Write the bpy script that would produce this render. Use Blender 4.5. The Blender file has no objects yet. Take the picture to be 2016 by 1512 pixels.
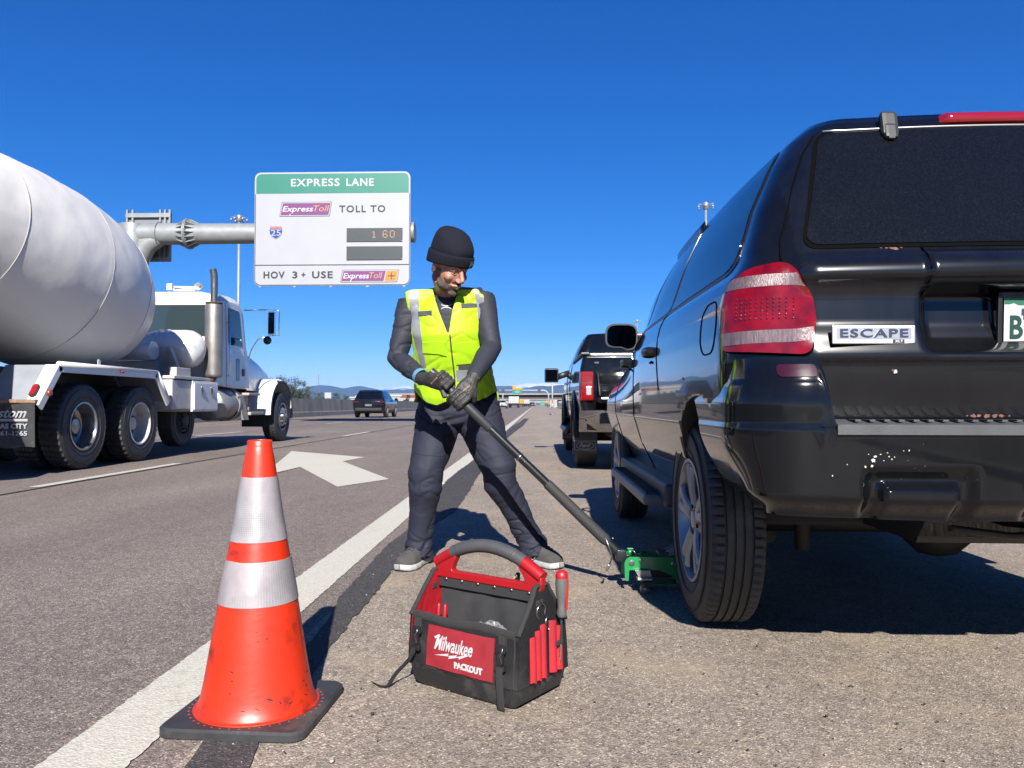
import bpy, bmesh, math, random
from math import sin, cos, pi, sqrt, atan2, radians as RAD
from mathutils import Vector, Matrix, Euler, noise
from mathutils.bvhtree import BVHTree
random.seed(7)
scn = bpy.context.scene
col = scn.collection

# ------------------------------------------------------------------ camera
FPX = 1540.0; PITCH = math.atan(40/FPX); YAW = math.atan(47/FPX); CH = 0.8
cd = bpy.data.cameras.new('camera'); cam = bpy.data.objects.new('camera', cd); col.objects.link(cam)
cam.location = (0, 0, CH); cam.rotation_euler = (pi/2 + PITCH, 0, YAW)
cd.sensor_width = 36; cd.lens = 36*FPX/2016; cd.clip_start = 0.05; cd.clip_end = 60000
scn.camera = cam
CR = Euler((pi/2 + PITCH, 0, YAW)).to_matrix()

# ------------------------------------------------------------------ sky, sun, exposure
SUN_DIR = Vector((0.13, -1.47, 1.0)).normalized()
SUN_EL = math.asin(SUN_DIR.z)
w = bpy.data.worlds.new('World'); scn.world = w; w.use_nodes = True
nt = w.node_tree; bg = nt.nodes['Background']
sky = nt.nodes.new('ShaderNodeTexSky'); sky.sky_type = 'NISHITA'; sky.sun_disc = False
sky.sun_elevation = SUN_EL; sky.sun_rotation = atan2(SUN_DIR.x, SUN_DIR.y)
sky.altitude = 4000; sky.air_density = 1.0; sky.dust_density = 0.0; sky.ozone_density = 6.0
hs = nt.nodes.new('ShaderNodeHueSaturation'); hs.inputs['Saturation'].default_value = 1.2
nt.links.new(sky.outputs[0], hs.inputs['Color'])
sc_ = nt.nodes.new('ShaderNodeSeparateColor'); cc_ = nt.nodes.new('ShaderNodeCombineColor'); nt.links.new(hs.outputs[0], sc_.inputs[0])
for i_, (a_, g_) in enumerate(((.868, 1.14), (.931, .92), (1.675, .72))):   # the phone's rendering of a clear high-altitude sky
    pw = nt.nodes.new('ShaderNodeMath'); pw.operation = 'POWER'; pw.inputs[1].default_value = g_
    ml = nt.nodes.new('ShaderNodeMath'); ml.operation = 'MULTIPLY'; ml.inputs[1].default_value = a_
    nt.links.new(sc_.outputs[i_], pw.inputs[0]); nt.links.new(pw.outputs[0], ml.inputs[0]); nt.links.new(ml.outputs[0], cc_.inputs[i_])
nt.links.new(cc_.outputs[0], bg.inputs[0])
bg.inputs[1].default_value = 0.0595
sl = bpy.data.lights.new('sun', 'SUN'); sl.energy = 5.0; sl.angle = RAD(0.53); sl.color = (1, .96, .90)
sun = bpy.data.objects.new('sun', sl); col.objects.link(sun)
sun.rotation_euler = SUN_DIR.to_track_quat('Z', 'Y').to_euler(); sun.location = (4, -30, 30)
vs = scn.view_settings; vs.view_transform = 'Standard'; vs.look = 'None'; vs.exposure = 1.25; vs.gamma = 1
scn.cycles.max_bounces = 6; scn.cycles.diffuse_bounces = 3; scn.cycles.glossy_bounces = 4
scn.cycles.transparent_max_bounces = 8; scn.cycles.volume_bounces = 0

# ------------------------------------------------------------------ helpers
def ray(px, py):
    return CR @ Vector(((px-1008)/FPX, -(py-756)/FPX, -1))
def U(px, py, Y):            # pixel of the photo at road distance Y
    d = ray(px, py); return Vector((0, 0, CH)) + d*(Y/d.y)
def UX(px, py, X):
    d = ray(px, py); return Vector((0, 0, CH)) + d*(X/d.x)
def UZ(px, py, z=0.0):
    d = ray(px, py); return Vector((0, 0, CH)) + d*((z-CH)/d.z)

MATS = {}
def _n(nt, t, **kw):
    n = nt.nodes.new(t)
    for k, v in kw.items(): setattr(n, k, v)
    return n
def mat(name, c, rough=.5, metal=0., coat=0., crough=.03, spec=.5, var=0., vscale=8., bump=0., bscale=60., rvar=0., dirt=None, dscale=5., damt=.5, dthr=.55,
        emit=None, estr=0., alpha=None, trans=0., sheen=0., coord='Object', weave=0., wscale=400., bdist=.002, ddet=8, stretch=None):
    if name in MATS: return MATS[name]
    m = bpy.data.materials.new(name); m.use_nodes = True; MATS[name] = m
    nt = m.node_tree; b = nt.nodes['Principled BSDF']; L = nt.links.new
    b.inputs['Base Color'].default_value = (*c, 1); b.inputs['Roughness'].default_value = rough
    b.inputs['Metallic'].default_value = metal; b.inputs['Coat Weight'].default_value = coat
    b.inputs['Coat Roughness'].default_value = crough; b.inputs['Specular IOR Level'].default_value = spec
    b.inputs['Sheen Weight'].default_value = sheen
    if trans: b.inputs['Transmission Weight'].default_value = trans
    if emit: b.inputs['Emission Color'].default_value = (*emit, 1); b.inputs['Emission Strength'].default_value = estr
    if alpha is not None: b.inputs['Alpha'].default_value = alpha
    tc = _n(nt, 'ShaderNodeTexCoord'); co = tc.outputs[coord]
    if stretch:
        mp = _n(nt, 'ShaderNodeMapping'); mp.inputs['Scale'].default_value = stretch
        L(co, mp.inputs[0]); co = mp.outputs[0]
    cur = None
    if var:
        nz = _n(nt, 'ShaderNodeTexNoise'); nz.inputs['Scale'].default_value = vscale; nz.inputs['Detail'].default_value = 6
        L(co, nz.inputs['Vector'])
        mr = _n(nt, 'ShaderNodeMapRange'); mr.inputs['From Min'].default_value = .3; mr.inputs['From Max'].default_value = .7
        mr.inputs['To Min'].default_value = 1-var; mr.inputs['To Max'].default_value = 1+var
        L(nz.outputs[0], mr.inputs[0])
        mx = _n(nt, 'ShaderNodeMix', data_type='RGBA', blend_type='MULTIPLY'); mx.inputs[0].default_value = 1
        mx.inputs[6].default_value = (*c, 1); L(mr.outputs[0], mx.inputs[7]); cur = mx.outputs[2]
    if dirt:
        nz = _n(nt, 'ShaderNodeTexNoise'); nz.inputs['Scale'].default_value = dscale; nz.inputs['Detail'].default_value = ddet
        nz.inputs['Roughness'].default_value = .65; L(co, nz.inputs['Vector'])
        mr = _n(nt, 'ShaderNodeMapRange'); mr.inputs['From Min'].default_value = dthr; mr.inputs['From Max'].default_value = dthr+.15
        mr.inputs['To Max'].default_value = damt; L(nz.outputs[0], mr.inputs[0])
        mx = _n(nt, 'ShaderNodeMix', data_type='RGBA'); L(mr.outputs[0], mx.inputs[0])
        if cur: L(cur, mx.inputs[6])
        else: mx.inputs[6].default_value = (*c, 1)
        mx.inputs[7].default_value = (*dirt, 1); cur = mx.outputs[2]
        if coat:
            m2 = _n(nt, 'ShaderNodeMath', operation='MULTIPLY_ADD'); L(mr.outputs[0], m2.inputs[0]); m2.inputs[1].default_value = -coat*.9; m2.inputs[2].default_value = coat
            L(m2.outputs[0], b.inputs['Coat Weight'])
    if cur: L(cur, b.inputs['Base Color'])
    if rvar:
        nz = _n(nt, 'ShaderNodeTexNoise'); nz.inputs['Scale'].default_value = vscale*2; nz.inputs['Detail'].default_value = 5; L(co, nz.inputs['Vector'])
        mr = _n(nt, 'ShaderNodeMapRange'); mr.inputs['To Min'].default_value = max(0, rough-rvar); mr.inputs['To Max'].default_value = rough+rvar
        L(nz.outputs[0], mr.inputs[0]); L(mr.outputs[0], b.inputs['Roughness'])
    if bump or weave:
        bm_ = _n(nt, 'ShaderNodeBump'); bm_.inputs['Distance'].default_value = bdist; bm_.inputs['Strength'].default_value = bump or weave
        if weave:
            wv = _n(nt, 'ShaderNodeTexWave'); wv.inputs['Scale'].default_value = wscale; wv.inputs['Distortion'].default_value = 1; L(co, wv.inputs['Vector']); h = wv.outputs[0]
            w2 = _n(nt, 'ShaderNodeTexWave', bands_direction='Z'); w2.inputs['Scale'].default_value = wscale; L(co, w2.inputs['Vector'])
            ad = _n(nt, 'ShaderNodeMath', operation='ADD'); L(h, ad.inputs[0]); L(w2.outputs[0], ad.inputs[1]); h = ad.outputs[0]
        else:
            nz = _n(nt, 'ShaderNodeTexNoise'); nz.inputs['Scale'].default_value = bscale; nz.inputs['Detail'].default_value = 5; L(co, nz.inputs['Vector']); h = nz.outputs[0]
        L(h, bm_.inputs['Height']); L(bm_.outputs[0], b.inputs['Normal'])
    return m

def tag(o, label=None, cat=None, group=None, kind=None):
    if label: o['label'] = label
    if cat: o['category'] = cat
    if group: o['group'] = group
    if kind: o['kind'] = kind
    return o
def empty(name, label, cat, loc=(0, 0, 0), rz=0, group=None):
    o = bpy.data.objects.new(name, None); col.objects.link(o); o.empty_display_size = .1
    o.location = loc; o.rotation_euler = (0, 0, rz); return tag(o, label, cat, group)
def copy_tree(o, parent=None):
    c = o.copy(); col.objects.link(c)
    if parent: c.parent = parent; c.matrix_parent_inverse = o.matrix_parent_inverse
    for ch in list(o.children): copy_tree(ch, c)
    return c

class MB:
    """collects shapes into one mesh; mat index per face"""
    def __init__(s): s.v = []; s.f = []; s.m = []; s.s = []
    def add(s, vs, fs, M=None, mi=0, smooth=False):
        k = len(s.v)
        s.v += [tuple(M @ Vector(v)) if M is not None else tuple(v) for v in vs]
        for f in fs: s.f.append([i+k for i in f]); s.m.append(mi); s.s.append(smooth)
        return s
    def box(s, c, d, M=None, mi=0, b=0.0, rot=None):
        """box centre c, size d, bevel b"""
        hx, hy, hz = d[0]/2, d[1]/2, d[2]/2
        R = Matrix.Translation(c) @ (Euler(rot).to_matrix().to_4x4() if rot else Matrix.Identity(4))
        if M is not None: R = M @ R
        if b <= 0:
            vs = [(x*hx, y*hy, z*hz) for x in (-1, 1) for y in (-1, 1) for z in (-1, 1)]
            fs = [(0, 1, 3, 2), (4, 6, 7, 5), (0, 4, 5, 1), (2, 3, 7, 6), (0, 2, 6, 4), (1, 5, 7, 3)]
            return s.add(vs, fs, R, mi)
        b = min(b, hx*.98, hy*.98, hz*.98)
        bm = bmesh.new(); bmesh.ops.create_cube(bm, size=1)
        for v in bm.verts: v.co = Vector((v.co.x*d[0], v.co.y*d[1], v.co.z*d[2]))
        bmesh.ops.bevel(bm, geom=bm.edges[:], offset=b, segments=2 if b < .02 else 3, profile=.6, affect='EDGES')
        bm.verts.index_update()
        s.add([v.co.copy() for v in bm.verts], [[v.index for v in f.verts] for f in bm.faces], R, mi, False); bm.free(); return s
    def tube(s, pts, r, n=10, mi=0, caps=True, M=None, flat=None, closed=False, up=None):
        pts = [Vector(p) for p in pts]; N = len(pts)
        rs = r if isinstance(r, (list, tuple)) else [r]*N
        vs = []; prev = None
        for i, p in enumerate(pts):
            if closed: t = pts[(i+1) % N]-pts[i-1]
            else: t = pts[min(i+1, N-1)]-pts[max(i-1, 0)]
            if t.length < 1e-9: t = Vector((0, 0, 1))
            t.normalize()
            if prev is None:
                a = Vector(up) if up else (Vector((0, 0, 1)) if abs(t.z) < .9 else Vector((1, 0, 0)))
                u = (a - t*a.dot(t)).normalized()
            else: u = (prev - t*prev.dot(t)).normalized()
            prev = u; w_ = t.cross(u)
            ri = rs[i]; ra, rb = (ri if isinstance(ri, (tuple, list)) else (ri, ri))
            if flat: rb = ra*flat
            for k in range(n):
                a = 2*pi*k/n; vs.append(p + u*(ra*cos(a)) + w_*(rb*sin(a)))
        fs = []
        for i in range(N if closed else N-1):
            j = (i+1) % N
            for k in range(n): fs.append((i*n+k, i*n+(k+1) % n, j*n+(k+1) % n, j*n+k))
        s.add(vs, fs, M, mi, True)
        if caps and not closed:
            k0 = len(s.v)-len(vs)
            s.f.append([k0+k for k in range(n)][::-1]); s.m.append(mi); s.s.append(False)
            s.f.append([k0+(N-1)*n+k for k in range(n)]); s.m.append(mi); s.s.append(False)
        return s
    def lathe(s, prof, n=32, M=None, mi=0, axis='z', smooth=True, closed=False, caps=False):
        """prof: list (r, h [,mi])"""
        vs = []
        for p in prof:
            r, h = p[0], p[1]
            for k in range(n):
                a = 2*pi*k/n
                if axis == 'z': vs.append((r*cos(a), r*sin(a), h))
                elif axis == 'x': vs.append((h, r*cos(a), r*sin(a)))
                else: vs.append((r*cos(a), h, r*sin(a)))
        k0 = len(s.v)
        s.v += [tuple(M @ Vector(v)) if M is not None else tuple(v) for v in vs]
        P = len(prof)
        for i in range(P if closed else P-1):
            j = (i+1) % P
            for k in range(n):
                s.f.append([k0+i*n+k, k0+i*n+(k+1) % n, k0+j*n+(k+1) % n, k0+j*n+k])
                s.m.append(prof[i][2] if len(prof[i]) > 2 else mi); s.s.append(smooth)
        if caps and not closed:
            for i in (0, P-1):
                if prof[i][0] > 1e-5:
                    s.f.append([k0+i*n+k for k in range(n)]); s.m.append(mi); s.s.append(False)
        return s
    def prism(s, poly, h0, h1, M=None, mi=0, plane='xy'):
        """2-D polygon extruded between h0 and h1 along the third axis"""
        def P(a, b, h): return {'xy': (a, b, h), 'xz': (a, h, b), 'yz': (h, a, b)}[plane]
        n = len(poly)
        vs = [P(a, b, h0) for a, b in poly] + [P(a, b, h1) for a, b in poly]
        fs = [list(range(n)), list(range(n, 2*n))[::-1]] + [(i, (i+1) % n, n+(i+1) % n, n+i) for i in range(n)]
        return s.add(vs, fs, M, mi)
    def grid(s, fn, nu, nv, mi=0, M=None, smooth=True, cu=False):
        vs = [fn(i/nu, j/nv) for j in range(nv+1) for i in range(nu+1)]
        fs = [(j*(nu+1)+i, j*(nu+1)+i+1, (j+1)*(nu+1)+i+1, (j+1)*(nu+1)+i) for j in range(nv) for i in range(nu)]
        return s.add(vs, fs, M, mi, smooth)
    def ico(s, c, r, sub=2, mi=0, M=None, sc=(1, 1, 1), rot=None, jit=0):
        bm = bmesh.new(); bmesh.ops.create_icosphere(bm, subdivisions=sub, radius=1); bm.verts.index_update()
        R = Matrix.Translation(c) @ (Euler(rot).to_matrix().to_4x4() if rot else Matrix.Identity(4)) @ Matrix.Diagonal((r*sc[0], r*sc[1], r*sc[2], 1))
        if M is not None: R = M @ R
        vs = [v.co*(1+random.uniform(-jit, jit)) for v in bm.verts]
        s.add(vs, [[v.index for v in f.verts] for f in bm.faces], R, mi, True); bm.free(); return s
    def mesh(s, name, mats):
        me = bpy.data.meshes.new(name); me.from_pydata([tuple(v) for v in s.v], [], s.f)
        for m in mats: me.materials.append(m)
        me.polygons.foreach_set('material_index', s.m); me.polygons.foreach_set('use_smooth', s.s)
        bm = bmesh.new(); bm.from_mesh(me); bmesh.ops.recalc_face_normals(bm, faces=bm.faces[:]); bm.to_mesh(me); bm.free()
        me.update(); return me
    def build(s, name, mats, parent=None, sharp=None, loc=None, bev=None, sub=0):
        if not isinstance(mats, (list, tuple)): mats = [mats]
        me = s.mesh(name, mats)
        if sharp is not None:
            me.polygons.foreach_set('use_smooth', [True]*len(me.polygons)); me.set_sharp_from_angle(angle=RAD(sharp))
        o = bpy.data.objects.new(name, me); col.objects.link(o)
        if parent is not None: o.parent = parent
        if loc is not None: o.location = loc
        if bev:
            md = o.modifiers.new('bevel', 'BEVEL'); md.width = bev; md.segments = 2; md.limit_method = 'ANGLE'; md.angle_limit = RAD(40)
        if sub:
            md = o.modifiers.new('sub', 'SUBSURF'); md.levels = sub; md.render_levels = sub
        return o

def bake(o):
    """apply the modifiers of o into its mesh"""
    dg = bpy.context.evaluated_depsgraph_get(); dg.update()
    me = bpy.data.meshes.new_from_object(o.evaluated_get(dg), depsgraph=dg)
    o.modifiers.clear(); o.data = me; return o
def remesh_union(mb, name, mats, vox, smooth_it=6, parent=None, fac=.5):
    o = mb.build(name, mats, parent)
    r = o.modifiers.new('r', 'REMESH'); r.mode = 'VOXEL'; r.voxel_size = vox; r.adaptivity = 0; r.use_smooth_shade = True
    if smooth_it:
        sm = o.modifiers.new('s', 'SMOOTH'); sm.iterations = smooth_it; sm.factor = fac
    bake(o); o.data.polygons.foreach_set('use_smooth', [True]*len(o.data.polygons)); return o
def lerp_tab(tab, x):
    """tab rows (x, a, b, ...) linear; returns tuple of a,b.."""
    if x <= tab[0][0]: return tab[0][1:]
    for i in range(1, len(tab)):
        if x <= tab[i][0]:
            p, q = tab[i-1], tab[i]; t = (x-p[0])/(q[0]-p[0]); return tuple(a+(b-a)*t for a, b in zip(p[1:], q[1:]))
    return tab[-1][1:]
def sst(a, b, x):
    t = min(1, max(0, (x-a)/(b-a))); return t*t*(3-2*t)
def rrect(x0, y0, x1, y1, r, n=5):
    pts = []
    for cx, cy, a0 in ((x1-r, y0+r, -pi/2), (x1-r, y1-r, 0), (x0+r, y1-r, pi/2), (x0+r, y0+r, pi)):
        for k in range(n+1):
            a = a0+pi/2*k/n; pts.append((cx+r*cos(a), cy+r*sin(a)))
    return pts
def round_poly(poly, r, n=4):
    out = []; N = len(poly)
    for i in range(N):
        p = Vector(poly[i]).to_2d(); a = Vector(poly[i-1]).to_2d()-p; b = Vector(poly[(i+1) % N]).to_2d()-p
        rr = r[i] if isinstance(r, (list, tuple)) else r
        if rr <= 0: out.append(tuple(p)); continue
        d = min(rr, a.length*.45, b.length*.45); A = p+a.normalized()*d; B = p+b.normalized()*d
        for k in range(n+1):
            t = k/n; q = A*(1-t)**2+p*2*t*(1-t)+B*t*t; out.append(tuple(q))
    return out
def patch(bvh, poly, frame, step=.03, off=.002, thick=0, name='patch', mats=None, parent=None, mb=None, mi=0, maxd=10, fallback=True, holes=None):
    """drape a 2-D polygon over a surface: frame = (origin, u, v, dir)"""
    o, u, v, d = [Vector(k) for k in frame]; d = d.normalized()
    bm = bmesh.new(); f = bm.faces.new([bm.verts.new((p[0], p[1], 0)) for p in poly])
    bmesh.ops.triangulate(bm, faces=[f])
    xs = [p[0] for p in poly]; ys = [p[1] for p in poly]
    for lo, hi, nrm in ((min(xs), max(xs), (1, 0, 0)), (min(ys), max(ys), (0, 1, 0))):
        k = int((hi-lo)/step)
        for i in range(1, k+1):
            c = lo+(hi-lo)*i/(k+1)
            bmesh.ops.bisect_plane(bm, geom=bm.verts[:]+bm.edges[:]+bm.faces[:], plane_co=Vector(nrm)*c, plane_no=nrm)
    bm.verts.index_update(); pts = []; last = 1.0; miss = set()
    for vv in bm.verts:
        org = o + u*vv.co.x + v*vv.co.y
        h = bvh.ray_cast(org, d, maxd)
        if h[0] is None: pts.append((org + d*last, -d)); miss.add(vv.index)
        else:
            nn = h[1] if h[1].dot(d) < 0 else -h[1]; last = h[3]
            pts.append((h[0], nn))
    if miss: bmesh.ops.delete(bm, geom=[f for f in bm.faces if any(q.index in miss for q in f.verts)], context='FACES_ONLY')
    vs = [p + n*off for p, n in pts]; fs = [[q.index for q in f.verts] for f in bm.faces]
    if thick:
        be = [e for e in bm.edges if len(e.link_faces) == 1]; n0 = len(vs)
        vs += [p + n*(off-thick) for p, n in pts]
        fs += [[e.verts[0].index, e.verts[1].index, e.verts[1].index+n0, e.verts[0].index+n0] for e in be]
    bm.free()
    m = mb or MB(); m.add(vs, fs, None, mi, True)
    if mb is not None: return mb
    return m.build(name, mats, parent, sharp=40)
def line_on(bvh, pts, frame, r=.004, mb=None, off=0, step=.03, flat=.5, mi=0, closed=False):
    """thin bead draped on a surface along 2-D points"""
    o, u, v, d = [Vector(k) for k in frame]; d = d.normalized(); P = []
    q = list(pts) + ([pts[0]] if closed else [])
    for a, b in zip(q[:-1], q[1:]):
        L = math.hypot(b[0]-a[0], b[1]-a[1]); k = max(1, int(L/step))
        for i in range(k): t = i/k; P.append((a[0]+(b[0]-a[0])*t, a[1]+(b[1]-a[1])*t))
    P.append(q[-1]); out = []
    for a, b in P:
        h = bvh.ray_cast(o+u*a+v*b, d, 10)
        if h[0] is not None:
            nn = h[1] if h[1].dot(d) < 0 else -h[1]; out.append(h[0]+nn*off)
    if len(out) > 1: mb.tube(out, r, 6, mi=mi)
    return mb
def sep(o):
    """every loose piece of o becomes a part of its own"""
    me = o.data; par = list(range(len(me.vertices)))
    def find(a):
        while par[a] != a: par[a] = par[par[a]]; a = par[a]
        return a
    for e_ in me.edges:
        a, b = find(e_.vertices[0]), find(e_.vertices[1])
        if a != b: par[a] = b
    gr = {}
    for p in me.polygons: gr.setdefault(find(p.vertices[0]), []).append(p)
    if len(gr) < 2: return [o]
    out = []
    for ps in gr.values():
        mb = MB(); ix = {}
        for p in ps:
            f = []
            for vi in p.vertices:
                if vi not in ix: ix[vi] = len(mb.v); mb.v.append(tuple(me.vertices[vi].co))
                f.append(ix[vi])
            mb.f.append(f); mb.m.append(p.material_index); mb.s.append(p.use_smooth)
        n = mb.build(o.name.split('.')[0], list(me.materials), o.parent); n.matrix_basis = o.matrix_basis.copy(); out.append(n)
    for c in list(o.children): c.parent = out[0]
    bpy.data.objects.remove(o); return out
def bvh_of(o):
    return BVHTree.FromPolygons([v.co.copy() for v in o.data.vertices], [tuple(p.vertices) for p in o.data.polygons])
def text_mesh(txt, size=1., ext=.005, shear=0, offset=0., space=1., bold=0, sx=1., align='CENTER'):
    cu = bpy.data.curves.new('t', 'FONT'); cu.body = txt; cu.size = size; cu.extrude = ext; cu.shear = shear; cu.offset = offset
    cu.space_character = space; cu.align_x = align; cu.align_y = 'CENTER'; cu.resolution_u = 3
    o = bpy.data.objects.new('t', cu); col.objects.link(o)
    dg = bpy.context.evaluated_depsgraph_get(); dg.update()
    me = bpy.data.meshes.new_from_object(o.evaluated_get(dg), depsgraph=dg)
    vs = [(v.co.x*sx, v.co.y, v.co.z) for v in me.vertices]; fs = [tuple(p.vertices) for p in me.polygons]
    bpy.data.objects.remove(o); bpy.data.curves.remove(cu); bpy.data.meshes.remove(me)
    return vs, fs
def add_text(mb, txt, M, mi=0, width=None, **kw):
    """text in local xy, M places it; width fits it to a width"""
    vs, fs = text_mesh(txt, **kw)
    if not vs: return mb
    if width:
        x0 = min(v[0] for v in vs); x1 = max(v[0] for v in vs); k = width/(x1-x0); cx = (x0+x1)/2
        vs = [((v[0]-cx)*k, v[1], v[2]) for v in vs]
    return mb.add(vs, fs, M, mi)
def face_M(origin, right, up):
    """matrix whose x = right, y = up, z = outward normal"""
    r = Vector(right).normalized(); n = r.cross(Vector(up)).normalized(); u = n.cross(r)
    M = Matrix((r, u, n)).transposed().to_4x4(); M.translation = Vector(origin); return M

BLACKP = mat('black plastic', (.018, .018, .019), .45, bump=.15, bscale=300)
RUBBER = mat('black rubber', (.022, .022, .023), .72, bump=.2, bscale=120, var=.25, vscale=12)
DARK = mat('black void', (.004, .004, .004), .9)
CHROME = mat('chrome', (.75, .76, .78), .09, metal=1)
STEEL = mat('steel', (.42, .42, .43), .35, metal=1, rvar=.1)
# ------------------------------------------------------------------ ground, road, markings
def asphalt(name, base, light, dark, stain=None, tar=None):
    m = bpy.data.materials.new(name); m.use_nodes = True; nt = m.node_tree; b = nt.nodes['Principled BSDF']; L = nt.links.new
    tc = _n(nt, 'ShaderNodeTexCoord'); co = tc.outputs['Object']
    v = _n(nt, 'ShaderNodeTexVoronoi'); v.inputs['Scale'].default_value = 240; L(co, v.inputs['Vector'])
    cr = _n(nt, 'ShaderNodeValToRGB'); e = cr.color_ramp.elements
    sep = _n(nt, 'ShaderNodeSeparateColor'); L(v.outputs['Color'], sep.inputs[0]); L(sep.outputs[0], cr.inputs[0])
    e[0].position = 0; e[0].color = (*dark, 1); e[1].position = 1; e[1].color = (*light, 1)
    for p, c in ((.3, base), (.72, base), (.88, tuple(x*1.35 for x in base))): q = e.new(p); q.color = (*c, 1)
    v2 = _n(nt, 'ShaderNodeTexVoronoi'); v2.inputs['Scale'].default_value = 70; L(co, v2.inputs['Vector'])
    s2 = _n(nt, 'ShaderNodeSeparateColor'); L(v2.outputs['Color'], s2.inputs[0])
    mr = _n(nt, 'ShaderNodeMapRange'); mr.inputs['To Min'].default_value = .80; mr.inputs['To Max'].default_value = 1.2; L(s2.outputs[1], mr.inputs[0])
    mx = _n(nt, 'ShaderNodeMix', data_type='RGBA', blend_type='MULTIPLY'); mx.inputs[0].default_value = 1; L(cr.outputs[0], mx.inputs[6]); L(mr.outputs[0], mx.inputs[7])
    cur = mx.outputs[2]
    for sc, lo, hi, st in ((1.3, .88, 1.12, (1, .35, 1)), (.25, .9, 1.1, (1, .12, 1)), (7, .93, 1.07, (1, 1, 1)), (22, .94, 1.06, (1, 1, 1)), (.6, .92, 1.08, (1.6, .3, 1))):
        mp = _n(nt, 'ShaderNodeMapping'); mp.inputs['Scale'].default_value = st; L(co, mp.inputs[0])
        n = _n(nt, 'ShaderNodeTexNoise'); n.inputs['Scale'].default_value = sc; n.inputs['Detail'].default_value = 5; L(mp.outputs[0], n.inputs['Vector'])
        r = _n(nt, 'ShaderNodeMapRange'); r.inputs['From Min'].default_value = .3; r.inputs['From Max'].default_value = .7
        r.inputs['To Min'].default_value = lo; r.inputs['To Max'].default_value = hi; L(n.outputs[0], r.inputs[0])
        x = _n(nt, 'ShaderNodeMix', data_type='RGBA', blend_type='MULTIPLY'); x.inputs[0].default_value = 1; L(cur, x.inputs[6]); L(r.outputs[0], x.inputs[7]); cur = x.outputs[2]
    if stain:
        n = _n(nt, 'ShaderNodeTexNoise'); n.inputs['Scale'].default_value = 2.3; n.inputs['Detail'].default_value = 6; L(co, n.inputs['Vector'])
        r = _n(nt, 'ShaderNodeMapRange'); r.inputs['From Min'].default_value = .52; r.inputs['From Max'].default_value = .74; r.inputs['To Max'].default_value = .55; L(n.outputs[0], r.inputs[0])
        x = _n(nt, 'ShaderNodeMix', data_type='RGBA'); L(r.outputs[0], x.inputs[0]); L(cur, x.inputs[6]); x.inputs[7].default_value = (*stain, 1); cur = x.outputs[2]
    L(cur, b.inputs['Base Color']); b.inputs['Roughness'].default_value = .85; b.inputs['Specular IOR Level'].default_value = .3
    vb = _n(nt, 'ShaderNodeTexVoronoi'); vb.inputs['Scale'].default_value = 210; L(co, vb.inputs['Vector'])
    nb = _n(nt, 'ShaderNodeTexNoise'); nb.inputs['Scale'].default_value = 90; nb.inputs['Detail'].default_value = 4; L(co, nb.inputs['Vector'])
    ad = _n(nt, 'ShaderNodeMath', operation='SUBTRACT'); L(nb.outputs[0], ad.inputs[0]); L(vb.outputs['Distance'], ad.inputs[1])
    bp = _n(nt, 'ShaderNodeBump'); bp.inputs['Strength'].default_value = .55; bp.inputs['Distance'].default_value = .004; L(ad.outputs[0], bp.inputs['Height']); L(bp.outputs[0], b.inputs['Normal'])
    return m
A_LANE = asphalt('lane asphalt', (.232, .188, .160), (.58, .49, .41), (.075, .060, .050))
A_SH = asphalt('shoulder asphalt', (.346, .286, .230), (.78, .66, .50), (.15, .118, .088), stain=(.54, .42, .28))
A_TAR = asphalt('crack sealer', (.072, .066, .064), (.20, .18, .17), (.03, .028, .028))
M_GROUND = mat('dry ground', (.20, .16, .10), .95, var=.4, vscale=.05, dirt=(.07, .09, .03), dscale=.02, damt=.8, dthr=.45)

def sheet(name, x0, x1, y0, y1, z, m, nx=1, ny=1):
    mb = MB(); mb.grid(lambda u, v: (x0+(x1-x0)*u, y0+(y1-y0)*v, z), nx, ny, smooth=False)
    return tag(mb.build(name, m), kind='structure')
sheet('ground', -9000, 9000, -400, 14000, -.012, M_GROUND)
sheet('road', -15.6, -.80, -60, 1500, -.004, A_LANE, 1, 1)
sheet('shoulder', -.80, 4.6, -60, 1500, -.004, A_SH)
tag(MB().box((4.75, 720, .04), (.3, 1560, .16), b=.03).build('kerb', mat('kerb concrete', (.36, .33, .29), .9, var=.2, vscale=2)), kind='structure')

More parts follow.
